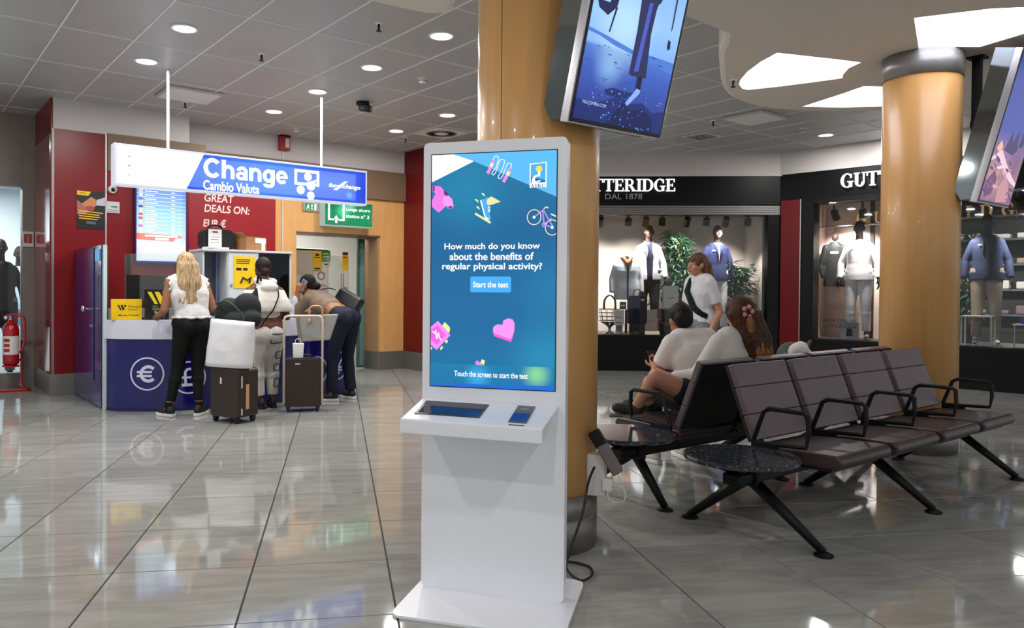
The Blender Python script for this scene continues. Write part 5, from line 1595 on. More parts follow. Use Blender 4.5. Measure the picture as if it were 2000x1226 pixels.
# ------------------------------------------------------------------ people
V3 = Vector
SKIN = {}
def skin(name, colr):
    if name not in SKIN:
        SKIN[name] = mat(name, colr, .5, var=.05, scale=12, spec=.35)
    return SKIN[name]
def cloth(name, colr, rough=.8, bump=.5, bs=14, var=.06):
    return mat(name, colr, rough, var=var, scale=10, bump=bump, bscale=bs, spec=.25)
def hairm(name, c1, c2):
    if name in MATS: return MATS[name]
    M = bpy.data.materials.new(name); M.use_nodes = True
    nt = M.node_tree; p = nt.nodes['Principled BSDF']; p.inputs['Roughness'].default_value = .6; p.inputs['Specular IOR Level'].default_value = .25
    tc_ = nt.nodes.new('ShaderNodeTexCoord'); mp = nt.nodes.new('ShaderNodeMapping'); mp.inputs['Scale'].default_value = (70, 70, 5)
    n = nt.nodes.new('ShaderNodeTexNoise'); n.inputs['Scale'].default_value = 1.2; n.inputs['Detail'].default_value = 4; n.inputs['Distortion'].default_value = .6
    nt.links.new(tc_.outputs['Object'], mp.inputs[0]); nt.links.new(mp.outputs[0], n.inputs['Vector'])
    r = nt.nodes.new('ShaderNodeValToRGB'); r.color_ramp.elements[0].position = .32; r.color_ramp.elements[1].position = .68
    r.color_ramp.elements[0].color = lin(c1); r.color_ramp.elements[1].color = lin(c2)
    nt.links.new(n.outputs[0], r.inputs[0]); nt.links.new(r.outputs[0], p.inputs['Base Color'])
    bp = nt.nodes.new('ShaderNodeBump'); bp.inputs['Strength'].default_value = .6; bp.inputs['Distance'].default_value = .01
    nt.links.new(n.outputs[0], bp.inputs['Height']); nt.links.new(bp.outputs[0], p.inputs['Normal'])
    MATS[name] = M
    return M

def axes(J):
    hx = (J['hipR'] - J['hipL']).normalized(); sx = (J['shR'] - J['shL']).normalized()
    return hx, sx
def stations(J, W=1.0):
    hx, sx = axes(J)
    wx = (hx + sx).normalized()
    return [(J['pelvis'], hx, .085 * W, .105 * W), (J['waist'], wx, .062 * W, .088 * W), (J['chest'], sx, .085 * W, .103 * W), (J['upper'], sx, .10 * W, .072 * W)]
def torso(b, J, g=0.0, i0=0, i1=3, W=1.0):
    S_ = stations(J, W)[i0:i1 + 1]
    P = []
    for c, ax, hw, r in S_:
        P.append((c - ax * hw, c + ax * hw, c, r + g))
    for l, r_, c, r in P:
        b.cap(l, r, r_, r)
    for i in range(len(P) - 1):
        for k in range(3):
            b.cap(P[i][k], P[i][3], P[i + 1][k], P[i + 1][3])
    return b
def head_prims(b, J, s=1.0):
    f = J['face'].normalized(); c = J['head']
    upv = J.get('headup', V3((0, 0, 1))); x = f.cross(upv).normalized(); u_ = x.cross(f).normalized()
    R = Matrix((x, f, u_)).transposed().to_euler()
    def P(a, d, e): return c + (x * a + f * d + u_ * e) * s
    b.ball(P(0, -.012, .02), (.073 * s, .092 * s, .10 * s), rot=R)
    b.ball(P(0, .025, -.05), (.055 * s, .062 * s, .062 * s), rot=R)
    b.ball(P(0, .055, -.085), (.028 * s, .028 * s, .022 * s), rot=R)
    b.cap(P(0, .082, .012), .010 * s, P(0, .104, -.026), .014 * s)
    for sd in (-1, 1):
        b.ball(P(sd * .075, -.005, -.008), (.012 * s, .02 * s, .032 * s), rot=R)
        b.cap(P(sd * .012, .08, .02), .012 * s, P(sd * .05, .068, .018), .012 * s)
        b.ball(P(sd * .038, .06, -.03), (.026 * s, .026 * s, .026 * s))
    b.cap(P(-.014, .083, -.058), .008 * s, P(.014, .083, -.058), .008 * s)
    b.cap(J['neck'], .056 * s, P(0, -.02, -.05), .05 * s)
    return P, R
def hand_prims(b, w, d, palm, sd, curl=.5, s=1.0):
    """palm and five fingers; d forearm direction, palm the way the palm faces, sd +1 thumb side"""
    d = d.normalized(); n = (palm - d * palm.dot(d)).normalized(); lat = d.cross(n).normalized() * sd
    b.cap(w, .025 * s, w + d * .03 * s, .026 * s)
    for k in (-1, 0, 1):
        b.cap(w + d * .03 * s + lat * .012 * k * s, .016 * s, w + d * .085 * s + lat * .022 * k * s, .0145 * s)
    for k, L in ((-1.5, .055), (-.5, .068), (.5, .075), (1.5, .066)):
        p0 = w + d * .085 * s + lat * .0185 * k * s
        d1 = (d * math.cos(curl * .8) + n * math.sin(curl * .8)).normalized()
        d2 = (d * math.cos(curl * 2.0) + n * math.sin(curl * 2.0)).normalized()
        p1 = p0 + d1 * L * .55 * s; p2 = p1 + d2 * L * .5 * s
        b.cap(p0, .0098 * s, p1, .0092 * s, 8); b.cap(p1, .0092 * s, p2, .0078 * s, 8)
    t0 = w + d * .03 * s + lat * .026 * s
    t1 = t0 + (d * .6 + lat * .7 + n * .35).normalized() * .04 * s
    t2 = t1 + (d * .85 + lat * .15 + n * .6 * (.5 + curl)).normalized() * .032 * s
    b.cap(t0, .013 * s, t1, .0115 * s, 8); b.cap(t1, .0115 * s, t2, .009 * s, 8)
def body_mesh(root, J, sk, W=1.0, vox=.0085, name='body', feet=True, curl=.5):
    b = MB()
    torso(b, J, 0, W=W)
    P, R = head_prims(b, J, J.get('hs', 1.0))
    for s in 'LR':
        b.cap(J['hip' + s], .088 * W, J['knee' + s], .056 * W); b.cap(J['knee' + s], .056 * W, J['ank' + s], .036 * W)
        mid = J['knee' + s].lerp(J['ank' + s], .32); b.ball(mid, (.055 * W, .055 * W, .075 * W))
        if feet:
            b.cap(J['ank' + s] + V3((0, 0, -.02)), .036, J['toe' + s], .026)
        b.cap(J['sh' + s], .05 * W, J['el' + s], .038 * W); b.cap(J['el' + s], .038 * W, J['wr' + s], .026 * W)
        b.ball(J['el' + s].lerp(J['wr' + s], .25), .039 * W)
        b.cap(J['upper'].lerp(J['sh' + s], .5), .06 * W, J['sh' + s], .052 * W)
        dd = J.get('hd' + s, J['wr' + s] - J['el' + s])
        hand_prims(b, J['wr' + s], dd, J.get('palm' + s, V3((0, 0, -1))), -1 if s == 'L' else 1, J.get('curl' + s, curl))
    o = b.build(name, sk, root, remesh=vox, rsmooth=2)
    return o, P, R
def eyes(root, P, s=1.0):
    for sd in (-1, 1):
        MB().ball(P(sd * .03, .079, .002), .011, 10, 6).build('eye', mat('eye_white', '#d8d4cf', .2, var=0), root, smooth=True)
        MB().ball(P(sd * .031, .0865, .002), .006, 8, 6).build('iris', mat('iris_dark', '#20140e', .1, var=0), root, smooth=True)
        MB().tube([P(sd * .014, .092, .024), P(sd * .034, .088, .03), P(sd * .054, .072, .024)], .004, 6).build('eyebrow', mat('brow_dark', '#231812', .8, var=0), root)
    MB().cap(P(-.013, .0895, -.058), .005, P(.013, .0895, -.058), .005, 8).build('lips', mat('lip', '#9a5148', .4, var=0), root, smooth=True)
def stand(h=1.63, hipx=0.0, lean=0.0, foot=((-.11, .0), (.11, .0)), knee=None):
    k = h / 1.65
    J = dict(pelvis=V3((hipx, 0, .93 * k)), waist=V3((hipx, .01 + lean * .3, 1.06 * k)), chest=V3((hipx * .6, .01 + lean * .6, 1.23 * k)), upper=V3((hipx * .4, lean, 1.345 * k)),
             neck=V3((hipx * .4, lean + .0, 1.39 * k)), head=V3((hipx * .3, lean + .035, 1.52 * k)), face=V3((0, 1, 0)))
    for s, sg_ in (('L', -1), ('R', 1)):
        f = foot[0] if s == 'L' else foot[1]
        J['hip' + s] = V3((hipx + sg_ * .085, 0, .89 * k))
        J['ank' + s] = V3((f[0], f[1], .085))
        J['toe' + s] = V3((f[0] + sg_ * .02, f[1] + .14, .03))
        J['knee' + s] = J['hip' + s].lerp(J['ank' + s], .49) + V3((0, .03, 0))
        J['sh' + s] = V3((hipx * .4 + sg_ * .165, lean, 1.335 * k))
    return J
def setarm(J, s, el, wr, palm=None, curl=None):
    J['el' + s] = V3(el); J['wr' + s] = V3(wr)
    if palm: J['palm' + s] = V3(palm)
    if curl is not None: J['curl' + s] = curl
def trousers(root, J, mt, g=.012, hem=.10, kr=.066, ar=.05, name='trousers', top=.35, vox=.011, W=1.0):
    b = MB()
    S_ = stations(J, W)
    c, ax, hw, r = S_[0]; c2, ax2, hw2, r2 = S_[1]
    tp = c.lerp(c2, top)
    b.cap(c - ax * hw, r + g, c + ax * hw, r + g)
    for k in (-1, 0, 1):
        b.cap(c + ax * hw * k, r + g, tp + ax2 * (hw * .55 + hw2 * .45) * k, (r * .6 + r2 * .4) + g * .5)
    for s in 'LR':
        hp, kn, an = J['hip' + s], J['knee' + s], J['ank' + s]
        end = an + (kn - an).normalized() * hem
        b.cap(hp, .094 * W + g, kn, kr); b.cone(kn, end, kr, ar, 16)
        b.ball(kn, kr)
        b.ball(kn.lerp(an, .3), (max(kr, .064),) * 3)
    bk = (J['hipL'] + J['hipR']) / 2
    fwd = ax.cross(V3((0, 0, 1))) * -1
    for sd in (-1, 1):
        b.ball(bk + ax * .065 * sd - fwd * .055 + V3((0, 0, .01)), (.075 * W + g, .07 * W + g, .085 * W + g))
    return b.build(name, mt, root, remesh=vox, rsmooth=2)
def shoe(root, J, s, up_m, sole_m, L=.25):
    a, tpt = J['ank' + s], J['toe' + s]
    d = V3((tpt.x - a.x, tpt.y - a.y, 0)).normalized(); lat = V3((-d.y, d.x, 0))
    base = V3((a.x, a.y, 0)) - d * .06
    up = MB().cap(base + d * .03 + V3((0, 0, .055)), .038, base + d * .19 + V3((0, 0, .042)), .03)
    up.cap(base + d * .04 + V3((0, 0, .07)), .04, a + V3((0, 0, .02)), .036)
    up.ball(base + d * .12 + V3((0, 0, .05)), (.04, .04, .04))
    u_ = up.build('shoe', up_m, root, remesh=.008, rsmooth=1)
    pts = []
    for t_, w_ in ((-.015, .0), (-.008, .028), (.04, .036), (.1, .034), (.16, .042), (.205, .036), (.235, .018), (.242, 0)):
        pts.append((t_, w_))
    poly = [base + d * t_ + lat * w_ for t_, w_ in pts] + [base + d * t_ - lat * w_ for t_, w_ in reversed(pts[1:-1])]
    MB().prism([(p.x, p.y) for p in poly], .0, .03, plane='xy').build('sole', sole_m, u_, bevel=.006)

def person(label, loc, rot):
    return thing('person', label, 'person', loc, rot)

BLKF = cloth('black_leggings', '#0b0b0c', .75)
WHITEF = cloth('white_cotton', '#dcd9d6', .85)
SOLEW = mat('sole_white', '#dfdedb', .5, var=.02)
SHOEB = mat('shoe_black', '#141416', .6)

# --- blonde woman in white blouse and black trousers
p1 = person('blonde woman in white frilled blouse and black trousers at the counter, seen from behind', (-1.464, 7.81, 0), AL + .05)
J = stand(1.60, .065, .03, ((-.135, .06), (.115, -.05)))
J['kneeL'] = V3((-.05, .07, .47)); J['kneeR'] = V3((.125, .02, .47))
J['toeL'] = V3((-.18, .19, .03)); J['toeR'] = V3((.22, .05, .03))
setarm(J, 'L', (-.20, .02, 1.03), (-.17, .25, .985), (0, 0, -1), .4); setarm(J, 'R', (.275, .0, 1.05), (.19, .22, .99), (0, 0, -1), .4)
SK1 = skin('skin_tan', '#a06a4c')
o, P, R = body_mesh(p1, J, SK1); eyes(p1, P)
trousers(p1, J, BLKF, .010, .06, .062, .044, top=.35)
b = MB(); torso(b, J, .014, 1, 3); b.loft([(J['pelvis'].z + .06, .178, .128, J['pelvis'].x, .005), (J['pelvis'].z + .12, .165, .118, J['pelvis'].x, .005), (J['waist'].z + .05, .155, .105, J['waist'].x * .9, .012)])
for s in 'LR':
    sg_ = -1 if s == 'L' else 1
    b.cap(J['upper'], .07, J['sh' + s] - V3((sg_ * .02, 0, 0)), .06)
blouse = cloth('white_blouse', '#e4e1df', .85, .9, 22)
bl = b.build('blouse', blouse, p1, remesh=.011, rsmooth=1)
for s in 'LR':
    sg_ = -1 if s == 'L' else 1
    fr = []
    for k in range(25):
        q = 2 * PI * k / 24
        r_ = .062 + .008 * math.sin(q * 9)
        fr.append(J['sh' + s] + V3((sg_ * (.015 + .01 * math.sin(q * 7)), r_ * math.cos(q) * .95, -.02 + r_ * 1.15 * math.sin(q))))
    MB().tube(fr, .012, 6).build('frill', blouse, bl, smooth=True)
hz = J['pelvis'].lerp(J['waist'], .48)
hem = [hz + V3(((.177 + .005 * math.sin(9 * q)) * math.cos(q), (.127 + .005 * math.sin(9 * q)) * math.sin(q) + .004, .004 * math.sin(q * 11))) for q in [2 * PI * k / 60 for k in range(60)]]
MB().tube(hem, .013, 6, closed=True).build('hem_frill', blouse, bl, smooth=True)
HB = hairm('hair_blonde', '#8a6a45', '#d9bd93')
b = MB().ball(P(0, -.02, .035), (.088, .103, .098)).ball(P(0, -.055, -.01), (.088, .075, .11))
random.seed(21)
for k in range(17):
    q = -1.25 + 2.5 * k / 16
    top_ = P(.078 * math.sin(q), -.06 - .035 * math.cos(q), .0)
    mid = V3((top_.x * 1.25 + .008 * random.uniform(-1, 1), top_.y - .03, J['upper'].z - .02 + random.uniform(-.01, .01)))
    low = V3((J['upper'].x + math.sin(q) * .105 + random.uniform(-.012, .012) - .015, -.085 - .02 * math.cos(q) + J['upper'].y, J['upper'].z - .15 - .05 * math.cos(q) + random.uniform(-.025, .02)))
    b.cap(top_, .036, mid, .032); b.cap(mid, .032, low, .012)
b.build('hair', HB, p1, remesh=.009, rsmooth=2)
for s in 'LR':
    a_ = J['ank' + s]
    MB().cone(a_ + V3((0, 0, .055)), a_ + V3((0, 0, -.03)), .041, .041, 14).build('sock', BLKF, p1)
    shoe(p1, J, s, SHOEB, SOLEW)

# --- woman with a white hoodie tied round her shoulders
p2 = person('woman with dark tied hair in white crop top, draped hoodie and white sweatpants', (-.732, 8.19, 0), AL + .02)
J = stand(1.58, .0, .05, ((-.06, .02), (.095, .05)))
J['toeL'] = V3((-.12, .15, .03)); J['toeR'] = V3((.12, .19, .03))
J.update(pelvis=V3((0, 0, .85)), waist=V3((0, .02, .96)), chest=V3((0, .04, 1.11)), upper=V3((0, .05, 1.235)), neck=V3((0, .055, 1.285)), head=V3((.0, .10, 1.45)), face=V3((.1, 1, -.2)), shL=V3((-.165, .05, 1.215)), shR=V3((.165, .05, 1.215)), hipL=V3((-.085, 0, .81)), hipR=V3((.085, 0, .81)), kneeL=V3((-.08, .06, .45)), kneeR=V3((.09, .08, .45)))
setarm(J, 'L', (-.23, .02, .96), (-.16, .22, .95), (0, 0, -1), .4); setarm(J, 'R', (.23, .0, .95), (.19, .2, .95), (0, 0, -1), .4)
SK2 = skin('skin_deep', '#6b4030')
o, P, R = body_mesh(p2, J, SK2); eyes(p2, P)
SWT = cloth('white_sweatpants', '#c9c5c0', .9, .7, 10)
J2 = dict(J); J2.update(pelvis=V3((0, 0, .765)), waist=V3((0, .01, .85)), hipL=V3((-.085, 0, .765)), hipR=V3((.085, 0, .765)))
tr_ = trousers(p2, J2, SWT, .018, .05, .082, .056, top=.45)
for zc, w_, hh in ((.735, .055, .05), (.56, .035, .035), (.43, .04, .035), (.27, .035, .045)):
    # black outlined shapes down the right leg
    t_ = max(0, min(1, (J['hipR'].z - zc) / (J['hipR'].z - J['ankR'].z)))
    c = J['hipR'].lerp(J['ankR'], t_)
    rr_ = .113 if zc > .68 else (.093 if zc > .5 else .078)
    ctr = .3 if zc < .68 else -.25
    loop_ = []
    for k in range(4):
        for i in range(6):
            e = i / 6
            cs = [(-1, -1), (1, -.8), (1, 1), (-1, .9)]
            x_ = cs[k][0] + (cs[(k + 1) % 4][0] - cs[k][0]) * e; z_ = cs[k][1] + (cs[(k + 1) % 4][1] - cs[k][1]) * e
            ang = -PI / 2 + ctr + x_ * w_ / rr_ * 1.25
            yoff = -.055 if zc > .68 else 0
            loop_.append(V3((c.x + rr_ * math.cos(ang), c.y + yoff * .75 + rr_ * math.sin(ang), zc + z_ * hh)))
    MB().tube(loop_, .006, 6, closed=True).build('leg_print', INK, tr_)
b = MB().loft([(.945, .150, .108, 0, .016), (1.0, .158, .114, 0, .022), (1.10, .17, .12, 0, .035), (1.18, .16, .10, 0, .04)], 24)
b.build('crop_top', WHITEF, p2, remesh=.01, rsmooth=1)
HOOD = cloth('white_hoodie', '#d8d2ca', .9, 1.0, 9)
b = MB().loft([(1.01, .278, .145, .012, .0), (1.06, .272, .152, .008, .0), (1.13, .25, .15, .004, .01), (1.19, .205, .138, 0, .02), (1.25, .135, .118, 0, .03), (1.315, .10, .10, 0, .04)], 28)
for s in 'LR':
    sg_ = -1 if s == 'L' else 1
    b.cap(J['sh' + s] + V3((0, 0, -.03)), .07, J['sh' + s].lerp(J['el' + s], .5), .068)
ringp = [V3((.092 * math.cos(q), .035 + .085 * math.sin(q), 1.325 + .015 * math.sin(q))) for q in [2 * PI * i / 20 for i in range(20)]]
b.tube(ringp, .034, 8, closed=True)
b.ball((0, -.075, 1.26), (.10, .05, .055))
b.build('draped_hoodie', HOOD, p2, remesh=.01, rsmooth=4)
HD = hairm('hair_black_brown', '#120b09', '#2c1b15')
b = MB().ball(P(0, -.022, .034), (.082, .099, .096)).ball(P(0, -.085, -.045), (.042, .04, .045)).ball(P(0, -.05, -.02), (.07, .06, .07))
b.build('hair', HD, p2, remesh=.008, rsmooth=2)
MB().tube(spl([J['neck'] + V3((.10, -.10, .0)), J['upper'] + V3((.07, -.19, -.06)), V3((.03, -.158, 1.09)), V3((.0, -.152, 1.02)), V3((-.05, -.12, .95)), J['pelvis'] + V3((-.12, -.13, .0))], 5), .0065, 6).build('bag_strap', BLKF, p2)
for s in 'LR': shoe(p2, J, s, SHOEB, SHOEB)

# --- woman leaning on the counter with a phone
p3 = person('woman in taupe top and navy leggings leaning on the counter with a phone', (.06, 8.73, 0), AL + math.radians(27))
J = stand(1.62, .0, 0, ((-.13, .05), (.13, -.02)))
J['pelvis'] = V3((.0, -.04, .925)); J['hipL'] = V3((-.085, -.03, .89)); J['hipR'] = V3((.085, -.05, .89))
J['waist'] = V3((0, .11, 1.0)); J['chest'] = V3((0, .27, 1.075)); J['upper'] = V3((0, .37, 1.15)); J['neck'] = V3((0, .41, 1.19)); J['head'] = V3((-.01, .50, 1.285)); J['face'] = V3((-.25, 1, -.25)); J['headup'] = V3((0, .1, 1))
J['shL'] = V3((-.165, .36, 1.13)); J['shR'] = V3((.165, .36, 1.13))
J['kneeL'] = V3((-.12, .06, .48)); J['kneeR'] = V3((.12, .02, .48)); J['toeL'] = V3((-.20, .18, .03)); J['toeR'] = V3((.0, .12, .03)); J['toeR'] = V3((.17, .12, .03))
setarm(J, 'L', (-.17, .50, .99), (-.12, .55, 1.20), (.6, .2, .3), .9); setarm(J, 'R', (.20, .46, .96), (.02, .62, .965), (0, 0, -1), .4)
J['hdL'] = V3((.05, -.05, .3))
SK3 = skin('skin_brown', '#9a6647')
o, P, R = body_mesh(p3, J, SK3); eyes(p3, P)
NAVY = cloth('navy_leggings', '#141a2c', .7, .3)
trousers(p3, J, NAVY, .012, .02, .07, .066, top=.45)
b = MB(); torso(b, J, .016, 2, 3)
b.cap(J['waist'].lerp(J['chest'], .55) - V3((.07, 0, 0)), .108, J['waist'].lerp(J['chest'], .55) + V3((.07, 0, 0)), .108)
for s in 'LR':
    b.cap(J['sh' + s], .066, J['el' + s].lerp(J['sh' + s], .1), .052); b.cap(J['el' + s], .05, J['el' + s].lerp(J['wr' + s], .3), .044)
TAUPE = cloth('taupe_knit', '#84705f', .85, .5, 20)
b.build('top', TAUPE, p3, remesh=.011, rsmooth=2)
HK = hairm('hair_black', '#070606', '#1c1715')
b = MB().ball(P(0, -.022, .034), (.086, .103, .1)).ball(P(0, -.07, -.03), (.06, .05, .06))
b.ball(P(.01, -.115, -.03), (.05, .045, .045))
b.build('hair', HK, p3, remesh=.009, rsmooth=2)
for s in 'LR': shoe(p3, J, s, SHOEB, SOLEW)
# phone in her hand
ph = thing('phone', 'grey phone held to the ear of the leaning woman', 'phone', p3.matrix_basis @ V3((-.085, .50, 1.285)), AL + math.radians(27))
MB().obox((0, 0, 0), (.012, .075, .15), (.5, 0, .1)).build('case', mat('phone_grey', '#8e8e92', .35), ph, bevel=.008)
MB().obox((.0075, 0, 0), (.002, .066, .14), (.5, 0, .1)).build('screen', MATS['dark_glass'], ph)
# black bag slung on her back
bg = thing('shoulder_bag', 'black shoulder bag lying on the back of the leaning woman', 'bag', p3.matrix_basis @ V3((.10, .08, 1.10)), AL + math.radians(27))
MB().obox((.06, -.05, .02), (.11, .36, .17), (.42, .35, 0)).build('body', mat('black_leather', '#0e0e10', .35, var=.08), bg, bevel=.03, segs=3)
MB().obox((.118, -.055, .05), (.012, .34, .10), (.42, .35, 0)).build('flap', MATS['black_leather'], bg, bevel=.005)
MB().tube(spl([(.05, .13, .14), (.02, .22, .16), (-.02, .30, .135), (-.1, .36, .12)]), .007, 6).build('strap', MATS['black_leather'], bg, smooth=True)
MB().obox((.10, .04, .15), (.02, .05, .05), (.3, .2, 0)).build('buckle', CHROME, bg)
jk = thing('folded_jacket', 'white blue jacket folded over the forearm of the leaning woman', 'jacket', p3.matrix_basis @ V3((-.14, .56, .925)), AL)
MB().ball((0, 0, .12), (.06, .07, .13)).ball((.03, .03, .04), (.07, .06, .05)).ball((-.04, -.02, .07), (.04, .05, .08)).build('cloth', cloth('jacket_white', '#cfd3de', .85, .8, 12), jk, remesh=.01, rsmooth=2)

# --- walking woman with a dark scarf, in profile
p4 = person('long haired woman in white shirt with black sash walking to the left', (3.756, 7.49, 0), math.radians(99))
J = stand(1.66, 0, .03, ((-.05, .22), (.05, -.18)))
J['kneeR'] = V3((.07, -.02, .48)); J['kneeL'] = V3((-.07, .14, .49)); J['toeR'] = V3((.05, -.04, .03)); J['toeL'] = V3((-.05, .37, .04))
setarm(J, 'L', (-.21, -.06, 1.05), (-.22, .06, .84), (1, 0, 0), .4); setarm(J, 'R', (.21, .05, 1.06), (.2, .16, .86), (-1, 0, 0), .4)
SK4 = skin('skin_fair', '#b98468')
o, P, R = body_mesh(p4, J, SK4); eyes(p4, P)
trousers(p4, J, cloth('grey_trousers', '#7f7f84', .8), .014, .05, .072, .055, top=.6)
b = MB(); torso(b, J, .018, 1, 3); b.cap(J['pelvis'] - V3((.09, 0, -.02)), .118, J['pelvis'] + V3((.09, 0, .02)), .118)
for k in (-1, 0, 1): b.cap(J['pelvis'] + V3((.09 * k, 0, .02)), .118, J['waist'] + V3((.065 * k, 0, 0)), .105)
for s in 'LR': b.cap(J['sh' + s], .066, J['sh' + s].lerp(J['el' + s], .45), .062); b.cone(J['sh' + s].lerp(J['el' + s], .4), J['sh' + s].lerp(J['el' + s], .72), .064, .062, 16)
b.build('shirt', cloth('white_shirt', '#cfcdd0', .85, .7, 10), p4, remesh=.011, rsmooth=2)
HBR = hairm('hair_brown_ombre', '#2a1a12', '#7a5638')
b = MB().ball(P(0, -.02, .036), (.086, .105, .098)).ball(P(0, -.06, -.03), (.08, .07, .10))
random.seed(5)
for k in range(15):
    q = -1.4 + 2.8 * k / 14
    t0 = P(.075 * math.sin(q), -.06 - .04 * math.cos(q), .01)
    m0 = V3((t0.x * 1.3, t0.y - .03, J['upper'].z + .01)); l0 = V3((m0.x * 1.1 + random.uniform(-.02, .02), J['upper'].y - .11 + .02 * random.uniform(-1, 1), J['upper'].z - .13 + random.uniform(-.04, .03)))
    b.cap(t0, .038, m0, .034); b.cap(m0, .034, l0, .014)
b.build('hair', HBR, p4, remesh=.01, rsmooth=2)
MB().tube([J['neck'] + V3((.06, .07, -.01)), J['chest'] + V3((.03, .14, .02)), J['waist'] + V3((-.06, .13, .02)), J['pelvis'] + V3((-.15, .07, .06)), J['waist'] + V3((-.10, -.09, .0)), J['upper'] + V3((.0, -.12, -.04)), J['neck'] + V3((.07, -.04, .01))], [.02, .03, .035, .04, .03, .02, .02], 8).build('sash', cloth('dark_sash', '#10201c', .7), p4, smooth=True)
for s in 'LR': shoe(p4, J, s, SHOEB, SOLEW)

# --- the seated couple (frame of the bench: x along the row, y away from the camera)
def sitB(label, u, w, rot=0.0):
    return person(label, B(u, w, 0), AL + rot)
p5 = sitB('seated man in white t-shirt leaning forward with a phone on the rear bench', 4.52, 3.20, math.radians(-14))
J = dict(pelvis=V3((0, 0, .53)), waist=V3((0, .05, .655)), chest=V3((0, .10, .80)), upper=V3((0, .15, .90)), neck=V3((-.01, .18, .945)), head=V3((-.04, .24, 1.045)), face=V3((.35, 1, -.4)), headup=V3((0, .35, 1)),
         hipL=V3((-.09, .0, .50)), hipR=V3((.09, .0, .50)), kneeL=V3((-.17, .40, .52)), kneeR=V3((.17, .40, .52)), ankL=V3((-.15, .40, .09)), ankR=V3((.15, .42, .09)), toeL=V3((-.18, .54, .03)), toeR=V3((.18, .56, .03)),
         shL=V3((-.19, .14, .885)), shR=V3((.19, .14, .885)))
setarm(J, 'L', (-.24, .25, .66), (-.11, .44, .70), (0, .3, 1), .7); setarm(J, 'R', (.25, .30, .64), (.05, .47, .69), (0, .3, 1), .7)
SK5 = skin('skin_olive', '#a5704f')
o, P, R = body_mesh(p5, J, SK5, W=1.1); eyes(p5, P)
trousers(p5, J, cloth('dark_jeans', '#23262e', .8), .014, .06, .078, .062, top=.35, W=1.1)
b = MB(); torso(b, J, .018, 0, 3, W=1.1)
for s in 'LR': b.cap(J['sh' + s], .076, J['sh' + s].lerp(J['el' + s], .35), .072); b.cone(J['sh' + s].lerp(J['el' + s], .3), J['sh' + s].lerp(J['el' + s], .66), .073, .069, 16)
b.build('tshirt', cloth('white_tshirt', '#d6cfcc', .85, .5, 9), p5, remesh=.011, rsmooth=2)
b = MB().ball(P(0, -.02, .036), (.08, .099, .093)).ball(P(0, -.055, -.01), (.073, .06, .075))
b.build('hair', HK, p5, remesh=.009, rsmooth=2)
for s in 'LR': shoe(p5, J, s, mat('sneaker_cream', '#cfc6bb', .6), SOLEW)
ph = thing('phone', 'black phone in the hands of the seated man', 'phone', p5.matrix_basis @ V3((-.04, .54, .745)), p5.rotation_euler.z)
MB().obox((0, 0, 0), (.072, .012, .145), (-.7, 0, 0)).build('case', BLACKMETAL, ph, bevel=.006)
MB().obox((0, -.006, .006), (.064, .002, .13), (-.7, 0, 0)).build('screen', MATS['dark_glass'], ph)

p6 = sitB('long haired woman in white jacket sitting with bare knees drawn up on the rear bench', 4.48, 2.94, math.radians(-5))
J = dict(pelvis=V3((-.10, 0, .53)), waist=V3((-.05, -.01, .66)), chest=V3((.0, .0, .82)), upper=V3((.02, .0, .93)), neck=V3((.03, .01, .975)), head=V3((.05, .03, 1.095)), face=V3((.5, 1, -.12)), headup=V3((0, .05, 1)),
         hipL=V3((-.18, .04, .51)), hipR=V3((-.06, .07, .51)), kneeL=V3((-.52, .22, .70)), kneeR=V3((-.40, .38, .62)), ankL=V3((-.41, .50, .47)), ankR=V3((-.25, .56, .47)), toeL=V3((-.53, .58, .44)), toeR=V3((-.36, .66, .44)),
         shL=V3((-.15, .02, .915)), shR=V3((.18, .0, .915)))
setarm(J, 'L', (-.29, .08, .70), (-.37, .24, .68), (0, .3, -1), .6); setarm(J, 'R', (.24, .14, .70), (.08, .30, .66), (-.3, .3, -1), .6)
SK6 = skin('skin_rose', '#b98470')
o, P, R = body_mesh(p6, J, SK6); eyes(p6, P)
b = MB()
c = J['pelvis']
b.cap(c - V3((.085, 0, 0)), .118, c + V3((.085, 0, 0)), .118)
for k in (-1, 1): b.cap(c + V3((.085 * k, 0, 0)), .118, J['waist'] + V3((.062 * k, 0, 0)), .105)
for s in 'LR': b.cap(J['hip' + s], .108, J['hip' + s].lerp(J['knee' + s], .5), .092)
b.build('shorts', cloth('navy_shorts', '#141824', .8), p6, remesh=.011, rsmooth=2)
b = MB(); torso(b, J, .028, 1, 3)
for s in 'LR': b.cap(J['sh' + s], .074, J['el' + s], .06); b.cap(J['el' + s], .06, J['el' + s].lerp(J['wr' + s], .75), .05)
b.build('jacket', cloth('cream_jacket', '#c8c4bf', .8, .8, 9), p6, remesh=.011, rsmooth=2)
HM = hairm('hair_dark_ombre', '#170d08', '#5a3418')
b = MB().ball(P(0, -.02, .036), (.09, .106, .1)).ball(P(0, -.06, -.03), (.09, .075, .11))
random.seed(9)
for k in range(19):
    q = -1.5 + 3.0 * k / 18
    t0 = P(.08 * math.sin(q), -.065 - .04 * math.cos(q), .0)
    m0 = V3((J['upper'].x + .03 + .095 * math.sin(q), J['upper'].y - .115 - .01 * math.cos(q), J['upper'].z + .01)); l0 = V3((J['upper'].x + .05 + .085 * math.sin(q) + random.uniform(-.02, .02), J['upper'].y - .14 + .02 * random.uniform(-1, 1), J['upper'].z - .12 + random.uniform(-.06, .03)))
    b.cap(t0, .038, m0, .034); b.cap(m0, .034, l0, .014)
b.build('hair', HM, p6, remesh=.01, rsmooth=2)
b = MB()
